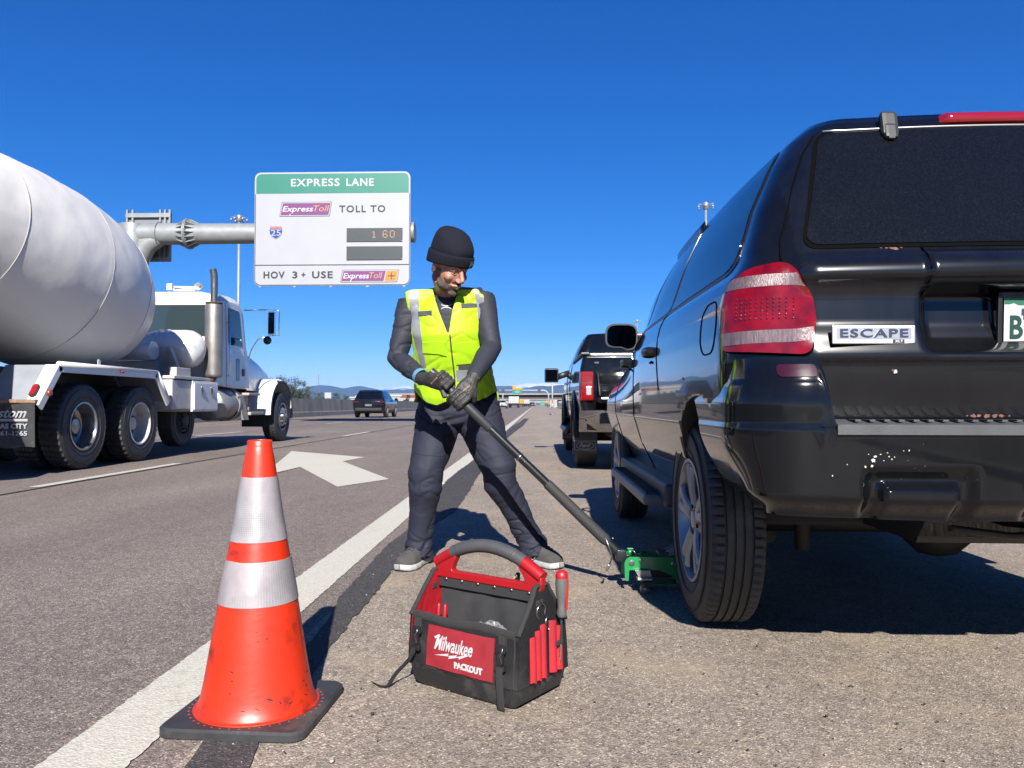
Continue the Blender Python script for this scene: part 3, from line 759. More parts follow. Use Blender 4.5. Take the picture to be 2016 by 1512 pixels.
    m = MB(); m.grid(bump, 420, 64, 0)
    # shelf from the top edge back to the gate, bottom lip going under
    def shelf(u, v):
        x = -.70+1.4*u; p = -.955+.05*(x/.918)**2-.003; return (x, p+(.13)*v, .742-.0*v+.004*v)
    m.grid(shelf, 40, 2, 0)
    def under(u, v): p = bump(u, 0); return (p[0]*(1-.05*v), p[1]+.10*v, p[2]+.012*v)
    m.grid(under, 200, 2, 1)
    BP = car_paint('black bumper paint', (.0045, .005, .0065), dust=.035, crough=.03, dscale=4, dcol=(.13, .14, .16))
    bo = m.build('bumper', [BP, BLACKP], SUV)
    bb = bvh_of(bo)
    # step pad
    m = MB()
    def pad(u, v):
        x = -.66+1.32*u; y = -.955+.05*(x/.918)**2; t = v
        yy = y-.006+ (0 if t < .3 else (t-.3)/.7*.10); zz = .722+ (t/.3*.026 if t < .3 else .026+.012*(t-.3)/.7); return (x, yy, zz)
    m.grid(pad, 60, 10)
    for i in range(34):
        x = -.6+1.2*i/33; y = -.955+.05*(x/.918)**2; m.box((x, y+.05, .7585), (.014, .06, .004))
    m.build('step_pad', mat('grey step plastic', (.075, .078, .082), .55, bump=.3, bscale=260, var=.15, vscale=15), bo, sharp=30)
    # scuffs, chips and rust
    m = MB(); rr = random.Random(11)
    def chip(bvh, x, z, r, mi, sx=1., F=REAR, off=.0008):
        r *= .72
        n = 9; poly = [(x+sx*r*rr.uniform(.5, 1.2)*cos(2*pi*k/n), z+r*rr.uniform(.5, 1.2)*sin(2*pi*k/n)) for k in range(n)]
        patch(bvh, poly, F, .05, off, mb=m, mi=mi)
    wx = lambda px, Y: (px-1055)/1540*Y-1.435
    wz = lambda py, Y: CH+(796-py)/1540*Y
    for px, py, r in ((1708, 905, .008), (1706, 915, .006), (1712, 897, .005), (1722, 893, .003), (1738, 897, .003), (1743, 902, .003), (1748, 898, .002), (1765, 886, .002), (1775, 885, .003), (1694, 917, .004), (1660, 913, .002), (1632, 935, .003), (1766, 852, .003), (1700, 893, .002), (1735, 890, .0025), (1728, 905, .002)):
        chip(bb, wx(px, 2.035), wz(py, 2.035), r, 0)
    for k in range(10): chip(bb, rr.uniform(-.6, -.3), rr.uniform(.6, .7), rr.uniform(.0005, .0011), 0)
    chip(bv, wx(1757, 2.13), wz(732, 2.13), .0095, 0, .7); chip(bv, wx(1752, 2.13), wz(729, 2.13), .005, 1)
    for px, py, r in ((1762, 489, .010), (1768, 491, .008), (1750, 488, .007), (1740, 488, .004), (1778, 488, .005)): chip(bv, wx(px, 2.14), wz(py, 2.14)+.004, r*.8, 1, 1.6, off=.001)
    for px, r in ((1912, .014), (1922, .012), (1938, .016), (1952, .015), (1965, .012), (1980, .005), (1900, .005)): chip(bv, wx(px, 2.12), .769, r*.55, 1, 1.5, off=.001)
    for z, x in ((1.14, -.73), (1.15, -.727), (1.16, -.722)): pass
    tag(m.build('paint_chip', [mat('bare primer', (.62, .60, .52), .7), mat('rust', (.20, .095, .065), .9, var=.4, vscale=60)], bo), kind='stuff')
    # ---- tail lamps wrap the corner
    LR = mat('red lamp lens', (.21, .001, .003), .16, coat=.8, crough=.03, spec=.3, var=.45, vscale=22, bump=.12, bscale=90, stretch=(1, 1, 1))
    LD = mat('deep red lens', (.16, .002, .005), .10, coat=1, spec=.6)
    LC = mat('clear ribbed lens', (.21, .14, .14), .3, coat=.8, metal=.2, var=.35, vscale=30, bump=.6, bscale=70, bdist=.004, stretch=(6, 6, .6))
    for sg, F in ((-1, CORN), (1, CORR)):
        q = lambda a: a if sg < 0 else -a
        # in the corner frame: a = along (1,-1)/sqrt2 ; a runs from side (-) to rear (+)
        def P(x, y, z): return (q((x+1.6)*(.7071) - (y+1.6)*.7071), z)
        full = [P(-.893, -.705, .945), P(-.688, -.835, .928), P(-.70, -.83, 1.06), P(-.718, -.82, 1.165), P(-.745, -.79, 1.192), P(-.80, -.735, 1.180), P(-.882, -.70, 1.145)]
        hs_ = patch(bv, round_poly(full, .03, 3), F, .02, .003, .004, 'lamp_seat', GAP, SUV)
        cx = sum(p[0] for p in full)/7; cz = sum(p[1] for p in full)/7
        shr = lambda poly, k: [(cx+(a-cx)*k, cz+(b-cz)*k) for a, b in poly]
        ln = patch(bv, round_poly(shr(full, .965), .03, 4), F, .012, .016, .014, 'tail_lamp', LR, SUV)
        def band(z0, z1, sl, mi, o=.0175, k=.93):
            S = round_poly(shr(full, k), .02, 3); lo = lambda a: z0+sl*(a-cx); hi = lambda a: z1+sl*(a-cx)
            # clip the polygon between two sloping lines
            def clip(poly, f):
                out = []
                for i in range(len(poly)):
                    a, b = poly[i-1], poly[i]; fa, fb = f(a), f(b)
                    if (fa >= 0) != (fb >= 0): t = fa/(fa-fb); out.append((a[0]+(b[0]-a[0])*t, a[1]+(b[1]-a[1])*t))
                    if fb >= 0: out.append(b)
                return out
            S = clip(clip(S, lambda p: p[1]-lo(p[0])), lambda p: hi(p[0])-p[1])
            return S
        m = MB(); s_ = .03*(1 if sg < 0 else -1)
        patch(bv, band(1.124, 1.156, s_*1.6, 0), F, .012, .0172, .004, mb=m); patch(bv, band(.968, 1.003, s_, 0), F, .012, .0172, .004, mb=m)
        m.build('clear_band', LC, ln, sharp=30)
        m = MB()
        for i in range(11):
            for j in range(6):
                a = cx+q(-.075+.0125*i); z = 1.035+.011*j
                h = bv.ray_cast(Vector(F[0])+Vector(F[1])*a+Vector((0, 0, z)), Vector(F[3]).normalized(), 5)
                if h[0] is not None: m.ico(h[0]+h[1]*.0165, .0035, 1)
        m.build('reflector_dots', LD, ln)
    # small lamp reflector in the bumper corner
    for sg, F in ((-1, CORN), (1, CORR)):
        a = [((sg*-1*0)+sg*0, 0)]
        h = []
        def P2(x, z): return x*sg, z
        pts = [P2(.70, .872), P2(.795, .872), P2(.80, .905), P2(.705, .905)]
        patch(bb, round_poly(pts, .012, 3), REAR, .02, .003, .004, 'bumper_reflector', mat('bumper reflector', (.05, .002, .004), .2, coat=.8), bo)
    # ---- high brake lamp, wiper pivot cover, badge, licence plate
    m = MB()
    def hb(u, v): x = -.205+.41*u; e = 1-sst(.9, 1, abs(2*u-1)); h = bv.ray_cast(Vector((x, -2, 1.668)), Vector((0, 1, 0)), 5)[0]; a = pi*v; return (x, h.y-.004-.022*sin(a)*e, 1.668+.020*cos(a)*(.6+.4*e))
    m.grid(hb, 40, 10); m.build('high_brake_lamp', mat('brake lamp lens', (.30, .006, .014), .15, coat=1), SUV)
    # hinge / wiper block near the upper left of the glass
    m = MB(); h = bv.ray_cast(Vector((-.365, -2, 1.628)), Vector((0, 1, 0)), 5)[0]
    M = Matrix.Translation(h) @ Euler((RAD(-18), RAD(3), 0)).to_matrix().to_4x4()
    m.box((0, -.012, .018), (.050, .030, .085), M, b=.012); m.box((0, -.018, -.012), (.040, .024, .05), M, b=.01); m.box((0, -.022, -.035), (.020, .012, .012), M, b=.003)
    m.build('wiper_pivot', mat('grey black trim', (.028, .029, .03), .5), SUV)
    xb, zb_ = wx(1714, 2.125), wz(660, 2.125)
    hb_ = bv.ray_cast(Vector((xb, -2, zb_)), Vector((0, 1, 0)), 5)[0]
    M = face_M((xb, hb_.y-.012, zb_), (1, .02, 0), (0, -.02, 1))
    m = MB(); m.box((0, 0, 0), (.222, .050, .008), M, b=.003); bd = m.build('badge', mat('badge chrome', (.80, .80, .80), .34, metal=.9), SUV)
    m = MB(); m.box((0, .003, .0043), (.200, .030, .001), M, b=0); m.build('badge_field', mat('badge brushed', (.62, .62, .64), .4, metal=.85), bd)
    m = MB(); add_text(m, 'ESCAPE', M @ Matrix.Translation((0, .003, .0062)), width=.182, size=.031, ext=.0014, offset=.0006, space=1.15); m.build('badge_lettering', mat('badge letter chrome', (.30, .30, .36), .25, metal=1), bd)
    m = MB(); m.box((.066, -.018, .0045), (.030, .010, .0015), M); add_text(m, 'XLT', M @ Matrix.Translation((.066, -.018, .0055)), mi=1, width=.022, size=.009, ext=.0005, offset=.0004, space=1.2)
    m.build('trim_badge', [BLACKP, mat('white ink', (.7, .7, .7), .4)], bd)
    # licence plate with a black dealer frame
    M = face_M((.0, -.792, 1.02), (1, 0, 0), (0, -.06, 1))
    m = MB()
    for c, d in (((0, .080, 0), (.345, .016, .012)), ((0, -.078, 0), (.345, .020, .012)), ((-.166, 0, 0), (.013, .176, .012)), ((.166, 0, 0), (.013, .176, .012))): m.box(c, d, M, b=.003)
    pf = m.build('plate_frame', mat('plate frame', (.012, .012, .012), .35), SUV)
    m = MB(); m.box((0, 0, -.002), (.305, .152, .002), M, 0)
    hills = [(-.152, .045)]+[(-.152+.304*i/24, .054+.012*noise.noise((i*.45, 3, 0))+.006*noise.noise((i*1.3, 1, 0))) for i in range(25)]+[(.152, .075), (-.152, .075)]
    m.prism(hills[1:], -.001, -.0003, M, 1)
    m.build('licence_plate', [mat('plate white', (.62, .66, .62), .35), mat('plate green', (.02, .16, .09), .4)], pf)
    m = MB(); add_text(m, 'BTG-482'[:2], M @ Matrix.Translation((-.098, -.012, .0002)), size=.088, ext=.0012, offset=.002, width=.078, space=1.05)
    add_text(m, '12', M @ Matrix.Translation((-.128, -.062, .0002)), mi=1, size=.018, ext=.001, width=.016)
    m.box((-.128+.02, -.079, .0065), (.040, .014, .0015), M, mi=2); m.build('plate_lettering', [mat('plate letters', (.01, .06, .045), .4), mat('plate blue', (.03, .10, .4), .4), mat('sticker gold', (.4, .32, .1), .4)], pf)
    m = MB(); m.tube([(-.1, -.86, 1.098), (.1, -.86, 1.098)], .008, 8); m.build('plate_lamp', mat('lamp clear', (.4, .4, .38), .3), SUV)
    # ---- wheel arch lips
    for sg, ys in ((-1, (0, 2.62)), (1, (0, 2.62))):
        m = MB()
        for yc in ys:
            zc, r = (.44, .474) if yc == 0 else (.39, .447); P = []
            for k in range(41):
                a = RAD(-8)+RAD(196)*k/40; y = yc+r*cos(a); z = zc+r*sin(a)
                if z < .36 or (yc == 0 and y < -.17): continue
                X = lerp_tab(H, z)[0]
                if yc == 0 and y < -.1: X = .905
                P.append((sg*(X-.006), y, z))
            m.tube(P, [(.008, .012)]*len(P), 8)
        sep(m.build('arch_lip', PAINT, SUV, sharp=60))
    # rocker, running boards, handles, mirrors, roof rails, underbody
    for sg in (-1, 1):
        m = MB(); m.box((sg*.835, 1.31, .405), (.09, 1.76, .10), b=.02); m.build('rocker_panel', mat('grey cladding', (.055, .058, .062), .5, bump=.2, bscale=200), SUV)
        m = MB(); m.box((sg*.885, 1.30, .372), (.14, 1.50, .05), b=.018); m.box((sg*.905, 1.30, .399), (.07, 1.44, .006), b=.002, mi=1)
        for k in range(60): m.box((sg*.905, .62+1.36*k/59, .404), (.066, .009, .006), mi=1)
        m.build('running_board', [mat('grey step', (.16, .17, .18), .42, metal=.2), mat('step grip', (.03, .03, .032), .6)], SUV)
        for yh in (.62, 1.52):
            X = lerp_tab(H, 1.03)[0]; m = MB()
            m.tube([(sg*(X-.005), yh-.09, 1.035), (sg*(X+.035), yh-.07, 1.04), (sg*(X+.045), yh, 1.04), (sg*(X+.035), yh+.07, 1.035), (sg*(X-.005), yh+.09, 1.03)], [(.018, .012)]*5, 8, up=(0, 0, 1))
            m.tube([(sg*X, yh-.04, 1.0), (sg*(X+.025), yh-.05, .985)], .006, 6)
            m.build('door_handle', mat('handle black', (.014, .014, .016), .3), SUV, sharp=50)
        m = MB(); c = Vector((sg*.885, 2.06, 1.232))
        def mir(u, v):
            a = 2*pi*u; d = v*pi; e = .55
            sx = .103*abs(cos(a))**e*(1 if cos(a) > 0 else -1); sz = .086*abs(sin(a))**e*(1 if sin(a) > 0 else -1)
            if sz < 0: sz *= 1-.2*(1 if sx*sg > 0 else 0)
            k = sin(d/2)**.35 if v < 1 else 1; yy = .10*cos(d/2)**.7 if v < 1 else 0
            return (c.x+sx*k*(1-.0*v), c.y+yy, c.z+sz*k)
        m.grid(mir, 40, 14); m.tube([(sg*.74, 2.10, 1.19), (sg*.86, 2.10, 1.20)], [(.045, .03), (.04, .03)], 10)
        mo = m.build('wing_mirror', mat('mirror housing', (.010, .010, .011), .3), SUV)
        m = MB(); poly = []
        for k in range(40):
            a = 2*pi*k/40; e = .55; sx = .093*abs(cos(a))**e*(1 if cos(a) > 0 else -1); sz = .076*abs(sin(a))**e*(1 if sin(a) > 0 else -1)
            if sz < 0: sz *= 1-.2*(1 if sx*sg > 0 else 0)
            poly.append((c.x+sx, c.z+sz))
        m.prism(poly, c.y-.004, c.y+.003, plane='xz'); m.build('mirror_glass', mat('dark mirror glass', (.010, .011, .013), .04, metal=1), mo)
        poly2 = [((a-c.x)*1.10+c.x, (b-c.z)*1.12+c.z) for a, b in poly]
        m = MB(); m.prism(poly2, c.y-.001, c.y+.02, plane='xz'); m.build('mirror_rim', BLACKP, mo)
        m = MB(); P = [(sg*.535, .72+.85*t, 1.712+.012*sin(pi*t)) for t in [i/12 for i in range(13)]]
        P = [(sg*.535, .66, 1.69)]+P+[(sg*.535, 1.62, 1.68)]; m.tube(P, [(.016, .014)]*len(P), 8); m.build('roof_rail', mat('rail black', (.012, .012, .013), .35), SUV)
    # roof drip moulding following the silhouette
    # underbody: exhaust, axle beam, fuel tank, hitch and muffler
    m = MB(); m.box((0, 1.4, .44), (1.40, 3.4, .10), b=.04); m.build('underbody', mat('underbody', (.012, .012, .012), .8), SUV)
    m = MB(); m.tube([(-.70, 0, .37), (.70, 0, .37)], .045, 12); m.ico((.05, 0, .35), .13, 2, sc=(1, 1, .9)); m.tube([(-.55, .05, .30), (-.50, .7, .36)], .03, 8); m.tube([(.55, .05, .30), (.50, .7, .36)], .03, 8)
    for sg in (-1, 1):
        m.tube([(sg*.48, -.12, .28), (sg*.48, -.10, .66)], .028, 10)
        P = [(sg*.50+.05*cos(k*.9), .02+.05*sin(k*.9), .40+.006*k) for k in range(36)]; m.tube(P, .008, 6)
    m.build('rear_axle', mat('axle steel', (.03, .028, .026), .6, metal=.4), SUV)
    m = MB(); m.tube([(.25, -.50, .40), (.25, -.50, .401), (.72, -.50, .40)], .095, 16); m.tube([(.72, -.50, .38), (.80, -.62, .36), (.80, -.86, .37)], .028, 10); m.tube([(.25, -.50, .40), (.2, .6, .3), (.2, 2.4, .3)], .028, 8)
    m.box((.16, -.62, .44), (.02, .05, .10)); m.box((.52, -.66, .44), (.02, .04, .12)); m.tube([(-.30, -.78, .46), (-.1, -.72, .43), (.12, -.7, .44), (.3, -.75, .47)], .010, 6)
    m.tube([(.60, -.80, .49), (.60, -.82, .42), (.63, -.82, .40)], .012, 8)
    m.build('exhaust', mat('exhaust steel', (.09, .07, .06), .6, metal=.8), SUV)
    # interior lining is not seen; wheels
    for sg in (-1, 1):
        wheel(SUV, sg*.765, 0, .368, .198, .220, side=sg, flatz=.006)
        wheel(SUV, sg*.765, 2.62, .368, .198, .220, side=sg, flatz=.006)
build_suv()
# ------------------------------------------------------------------ concrete mixer truck
# local frame: x right, y forward, origin on the ground below the rear drive axle
TRK = empty('mixer_truck', 'dusty white cement mixer truck with rounded drum driving in the lane beside the cone', 'mixer truck', (-6.78, 9.50, 0))
TW = mat('truck white', (.85, .84, .82), .32, coat=.5, crough=.12, var=.06, vscale=3, dirt=(.34, .30, .25), dscale=3.2, damt=.45, dthr=.56)
TWD = mat('truck white dirty', (.62, .60, .57), .5, var=.15, vscale=3, dirt=(.22, .19, .16), dscale=2.2, damt=.6, dthr=.48)
def build_truck():
    TCH = mat('dusty truck chrome', (.50, .49, .48), .22, metal=.75, rvar=.1, dirt=(.30, .27, .24), dscale=7, damt=.6, dthr=.48)
    # ---- drum: one welded shell, seams and dents in the mesh
    prof = [(.0, 2.52), (.45, 2.50), (.70, 2.42), (.86, 2.24), (1.0, 1.97), (1.15, 1.55), (1.23, 1.1), (1.245, .8), (1.235, .40), (1.17, -.3), (1.06, -.95), (.92, -1.6), (.78, -2.2), (.62, -2.75), (.56, -2.85), (.55, -2.95), (.30, -2.95)]
    fine = []
    for (r0, h0), (r1, h1) in zip(prof[:-1], prof[1:]):
        k = max(1, int(math.hypot(r1-r0, h1-h0)/.06))
        for i in range(k): fine.append((r0+(r1-r0)*i/k, h0+(h1-h0)*i/k))
    fine.append(prof[-1])
    # round the profile a little
    for _ in range(3): fine = [fine[0]]+[((a[0]+2*b[0]+c[0])/4, (a[1]+2*b[1]+c[1])/4) for a, b, c in zip(fine[:-2], fine[1:-1], fine[2:])]+[fine[-1]]
    n = 128; vs = []; rr = random.Random(4)
    dents = [(rr.uniform(0, 2*pi), rr.uniform(-2, 2.3), rr.uniform(.05, .14), rr.uniform(.004, .014)) for _ in range(60)]
    seams = (-2.3, -1.1, .35, 1.5, 2.2)
    def drum_r(r, h, a):
        x, z = cos(a), sin(a)
        d = .006*noise.noise((x*2.2, h*1.6, z*2.2))+.004*noise.noise((x*6, h*5, z*6))
        for da, dh, ds, dd in dents:
            q = ((h-dh)/ds)**2
            if q < 6:
                w_ = abs((a-da+pi) % (2*pi)-pi)*r/ds
                if w_ < 3: d -= dd*math.exp(-q-w_*w_)
        for s_ in seams: d += .007*math.exp(-((h-s_)/.018)**2)
        # lengthwise lap seams of the plates
        for i, (h0, h1) in enumerate(zip(seams[:-1], seams[1:])):
            if h0 < h < h1:
                for ph in (0, 2.1, 4.2):
                    w_ = abs((a-(ph+i*1.1)+pi) % (2*pi)-pi)*r
                    d += .005*math.exp(-(w_/.02)**2)
        return r+d
    for r, h in fine:
        for k in range(n): a = 2*pi*k/n; q = drum_r(r, h, a) if r > .1 else r; vs.append((q*cos(a), h, q*sin(a)))
    fs = [(i*n+k, i*n+(k+1) % n, (i+1)*n+(k+1) % n, (i+1)*n+k) for i in range(len(fine)-1) for k in range(n)]
    m = MB(); m.add(vs, fs, None, 0, True)
    DM = mat('drum white', (1.0, .96, .89), .5, coat=.15, crough=.25, var=.05, vscale=1.3, dirt=(.70, .66, .60), dscale=1.7, damt=.22, dthr=.54, bump=.12, bscale=6, bdist=.02, rvar=.08)
    d = m.build('drum', DM, TRK, sharp=50); d.location = (0, .25, 2.66); d.rotation_euler = (RAD(-10.5), 0, 0)
    m = MB(); m.lathe([(1.24, .78), (1.285, .78), (1.285, .90), (1.24, .90)], 96, axis='y'); rg = m.build('drum_ring', TWD, d, sharp=30) if False else None
    m = MB()
    for s_ in seams:
        r = lerp_tab(sorted((h, r) for r, h in fine), s_)[0]; P = [((r+.004)*cos(2*pi*k/96), s_, (r+.004)*sin(2*pi*k/96)) for k in range(96)]; m.tube(P, .0045, 6, closed=True)
        m.build('weld_seam', mat('weld seam', (.50, .48, .45), .6), d); m = MB()
    # ---- charge hopper and chute at the tail (they throw the shadow on the drum)
    m = MB(); m.add([(-.7, -3.1, 3.9), (.7, -3.1, 3.9), (.7, -2.4, 3.9), (-.7, -2.4, 3.9), (-.3, -2.9, 3.1), (.3, -2.9, 3.1), (.3, -2.5, 3.1), (-.3, -2.5, 3.1)], [(0, 1, 5, 4), (1, 2, 6, 5), (2, 3, 7, 6), (3, 0, 4, 7)]); m.box((0, -2.6, 2.3), (1.1, .5, 1.5), b=.05)
    for sg in (-1, 1): m.tube([(sg*.95, -2.5, 1.1), (sg*.75, -2.5, 3.3)], .06, 8); m.tube([(sg*1.0, -1.7, 1.15), (sg*.80, -2.4, 2.6)], .05, 8)
    m.build('charge_hopper', TWD, TRK)
    m = MB(); m.grid(lambda u, v: (.55+.6*v+.32*cos(pi*u), -2.9-.3*v, 2.6-1.1*v-.30*sin(pi*u)), 14, 8); m.build('chute', TWD, TRK)
    m = MB(); m.box((0, .6, 1.10), (1.2, 2.9, .28)); m.build('deck_box', mat('chassis black', (.02, .02, .021), .6), TRK)
    # ---- chassis
    BK = mat('chassis black', (.02, .02, .021), .6, var=.3, vscale=6)
    m = MB()
    for sg in (-1, 1): m.box((sg*.43, 3.1, .98), (.09, 9.4, .28), b=.01)
    for y in (-1.2, -.3, .7, 2, 3.2, 4.4): m.box((0, y, .96), (.8, .1, .2))
    m.build('frame', BK, TRK)
    m = MB(); m.box((0, 3.55, 1.28), (1.0, .5, .5), b=.03); m.box((0, -2.0, 1.5), (.9, .3, 1.0), b=.03); sep(m.build('drum_pedestal', TWD, TRK))
    for y, nm in ((0, 'drive_axle'), (1.38, 'drive_axle')):
        m = MB(); m.tube([(-1.1, y, .53), (-.25, y, .53), (.25, y, .53), (1.1, y, .53)], [.11, .12, .12, .11], 14); m.ico((0, y, .55), .26, 2); m.build(nm, BK, TRK)
        for sg in (-1, 1):
            wheel(TRK, sg*1.075, y, .53, .27, .285, sg, 'dual', rough=True, n=40, rmat=(TCH if y == 0 else mat('white wheel', (.62, .61, .58), .4, dirt=(.3, .26, .22), dscale=6, damt=.6)) if sg > 0 else None)
            wheel(TRK, sg*.74, y, .53, .27, .285, sg, 'dual', rough=True, n=40, rmat=BK)
    for sg in (-1, 1):
        wheel(TRK, sg*1.10, 7.45, .53, .30, .285, sg, 'steer', n=40, rmat=TCH)
        wheel(TRK, sg*.80, 3.35, .44, .26, .24, sg, 'steer', n=32, rmat=BK, tread=False, dz=.10)
    # ---- angled fender over the two drive wheels, right side and left side
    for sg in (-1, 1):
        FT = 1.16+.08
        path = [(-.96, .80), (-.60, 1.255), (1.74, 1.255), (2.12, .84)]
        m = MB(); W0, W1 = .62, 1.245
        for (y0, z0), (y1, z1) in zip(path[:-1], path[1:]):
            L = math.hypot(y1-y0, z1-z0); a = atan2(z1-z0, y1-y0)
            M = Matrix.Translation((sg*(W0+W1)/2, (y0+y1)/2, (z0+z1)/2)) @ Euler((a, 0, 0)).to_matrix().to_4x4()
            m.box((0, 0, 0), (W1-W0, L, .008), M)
        f = m.build('wheel_fender', mat('fender shade grey', (.30, .32, .35), .5, var=.15, vscale=3), TRK)  # shade from the drum and chute is painted into this grey
        m = MB(); lips = []
        for i, ((y0, z0), (y1, z1)) in enumerate(zip(path[:-1], path[1:])):
            L = math.hypot(y1-y0, z1-z0); a = atan2(z1-z0, y1-y0); wd = (.17, .12, .05)[i]
            M = Matrix.Translation((sg*(W1+.002), (y0+y1)/2, (z0+z1)/2)) @ Euler((a, 0, 0)).to_matrix().to_4x4()
            m.box((0, 0, -.035), (.03, L+.03, .095), M, b=.008)
            if i == 0: m.box((-sg*.07, 0, .008), (.16, L, .012), M, b=.004)
            if i != 0: m.tube([M @ Vector((0, -L/2, .015)), M @ Vector((0, L/2, .015))], .032, 10)
        m.build('fender_edge', TW, f)
        # oval lamp and round lamp on the sloping tail
        a = atan2(.455, .36); M = Matrix.Translation((sg*(W1-.10), -.86, .945)) @ Euler((a, 0, 0)).to_matrix().to_4x4()
        m = MB(); m.prism([(cos(t)*.040+0, (.048 if sin(t) > 0 else -.048)+sin(t)*.040) for t in [2*pi*k/24 for k in range(24)]], .012, .030, M)
        lp = m.build('tail_lamp', BLACKP, f)
        m = MB(); m.prism([(cos(t)*.032, (.046 if sin(t) > 0 else -.046)+sin(t)*.032) for t in [2*pi*k/24 for k in range(24)]], .030, .040, M)
        m.build('lamp_lens', mat('truck lamp red', (.35, .01, .02), .25, coat=.6, bump=.8, bscale=60, bdist=.006), lp)
        m = MB(); m.lathe([(.038, .0), (.040, .018), (.030, .028), (.0001, .03)], 18, Matrix.Translation((sg*(W1+.02), -.80, .93)) @ Euler((0, RAD(90)*sg, 0)).to_matrix().to_4x4()); m.build('side_marker', mat('marker orange', (.42, .05, .02), .25, coat=.6), f)
        m = MB(); m.lathe([(.022, .0), (.022, .02), (.0001, .026)], 14, Matrix.Translation((sg*(W1+.02), .76, 1.235)) @ Euler((0, RAD(90)*sg, 0)).to_matrix().to_4x4() @ Matrix.Diagonal((1, 1.8, 1, 1))); m.build('side_marker', mat('marker orange', (.42, .05, .02), .25, coat=.6), f)
        m = MB(); m.prism(round_poly([(-.03, 0), (.03, 0), (.03, .10), (-.03, .10)], .02), -.004, .004, Matrix.Translation((sg*(W1-.01), .26, 1.27)), plane='yz'); m.build('lifting_lug', TW, f)
        # mud flap
        m = MB(); m.grid(lambda u, v: (sg*(W0-.05+(.66)*u), -.98+.02*sin(u*5)+.015*v, .82-.50*v+.01*sin(u*9)*v), 14, 10); m.grid(lambda u, v: (sg*(W0-.05+(.66)*u), -.972+.02*sin(u*5)+.015*v, .82-.50*v+.01*sin(u*9)*v), 14, 10)
        mf = m.build('mud_flap', mat('mud flap', (.035, .036, .040), .6, var=.3, vscale=8, dirt=(.20, .19, .17), dscale=5, damt=.6), TRK)
        m = MB(); m.box((sg*(W0+.28), -.98, .835), (.68, .05, .04), b=.006); m.build('flap_bracket', mat('rusty bracket', (.30, .17, .10), .7, var=.4, vscale=20), mf)
        if sg > 0:
            MT = lambda z, x=W0+.27: face_M((x, -.996+.0, z), (1, 0, 0), (0, 0, 1))
            m = MB(); add_text(m, 'Custom', MT(.70), width=.50, size=.15, ext=.002, shear=.45, offset=.003)
            m.box((W0+.27, -.992, .625), (.52, .003, .028)); add_text(m, 'KANSAS CITY', MT(.555), width=.53, size=.075, ext=.002, offset=.003)
            add_text(m, '877-861-1265', MT(.475), width=.52, size=.07, ext=.002, offset=.002)
            m.build('flap_lettering', mat('flap print', (.42, .42, .43), .6), mf)
    # ---- tool box, brackets, water tank behind the cab
    m = MB(); m.box((.86, 2.86, .95), (.74, 1.16, .46), b=.015); tb = m.build('deck_box', TWD, TRK)
    m = MB(); m.box((.93, 3.42, .93), (.66, .98, .50), b=.012); m.box((1.268, 3.42, .93), (.02, .92, .44), b=.008); bx = m.build('tool_box', TW, TRK)
    for y in (3.22, 3.60):
        m = MB(); m.box((1.285, y, 1.03), (.012, .07, .12), b=.01); m.box((1.295, y, 1.03), (.012, .035, .06), b=.004, mi=1); m.build('box_latch', [STEEL, BLACKP], bx)
    m = MB(); m.box((.80, 2.95, 1.22), (.9, 1.3, .05), b=.01); m.box((1.13, 2.75, 1.30), (.12, .5, .16), b=.01); m.build('deck_plate', TWD, TRK)
    m = MB(); m.lathe([(.0001, -.50), (.12, -.49), (.24, -.44), (.31, -.34), (.335, -.2), (.335, .28), (.32, .40), (.26, .50), (.14, .57), (.0001, .59)], 48, Matrix.Translation((.42, 3.92, 1.76)) @ Euler((0, 0, RAD(-90))).to_matrix().to_4x4(), axis='y')
    wt = m.build('water_tank', TW, TRK, sharp=60)
    m = MB()
    for x in (0, .12): 
        P = [(x+.28, 3.92+.338*cos(2*pi*k/40), 1.76+.338*sin(2*pi*k/40)) for k in range(40)]; m.tube(P, .012, 6, closed=True)
    m.tube([(-.3, 3.2, 1.68), (.52, 3.12, 1.68)], .15, 24); m.build('tank_fitting', TW, wt)
    m = MB(); m.add([(.2, 3.5, 1.25), (.9, 3.3, 1.25), (.7, 3.3, 1.75), (.2, 3.5, 1.8), (.2, 3.6, 1.25), (.9, 3.4, 1.25), (.7, 3.4, 1.75), (.2, 3.6, 1.8)], [(0, 1, 2, 3), (4, 5, 6, 7), (0, 1, 5, 4), (1, 2, 6, 5), (2, 3, 7, 6), (3, 0, 4, 7)]); m.build('drum_bracket', TWD, TRK)
    # ---- cab
    cb0, cb1 = 4.42, 6.02
    def cab_sec(y, w0, w1, zb, zt):
        return [(-w0, y, zb), (w0, y, zb), (w0, y, zb+.5), (w1+.0, y, zt-.14), (w1-.10, y, zt-.02), (w1-.3, y, zt+.02), (-w1+.3, y, zt+.02), (-w1+.10, y, zt-.02), (-w1, y, zt-.14), (-w0, y, zb+.5)]
    m = MB(); secs = [cab_sec(cb0, 1.02, .98, 1.16, 2.80), cab_sec(cb0+.08, 1.03, .99, 1.14, 2.83), cab_sec(5.2, 1.03, .99, 1.10, 2.88), cab_sec(5.62, 1.03, .99, 1.10, 2.86), cab_sec(5.80, 1.03, .98, 1.10, 2.72), cab_sec(cb1, 1.03, .96, 1.10, 2.05), cab_sec(cb1+.04, 1.0, .9, 1.12, 1.98)]
    vs = [p for s_ in secs for p in s_]; N = 10
    fs = [(i*N+k, i*N+(k+1) % N, (i+1)*N+(k+1) % N, (i+1)*N+k) for i in range(len(secs)-1) for k in range(N)]+[list(range(N))[::-1], list(range((len(secs)-1)*N, len(secs)*N))]
    m.add(vs, fs); cab = m.build('cab', TW, TRK, sharp=28, bev=.02); bake(cab)
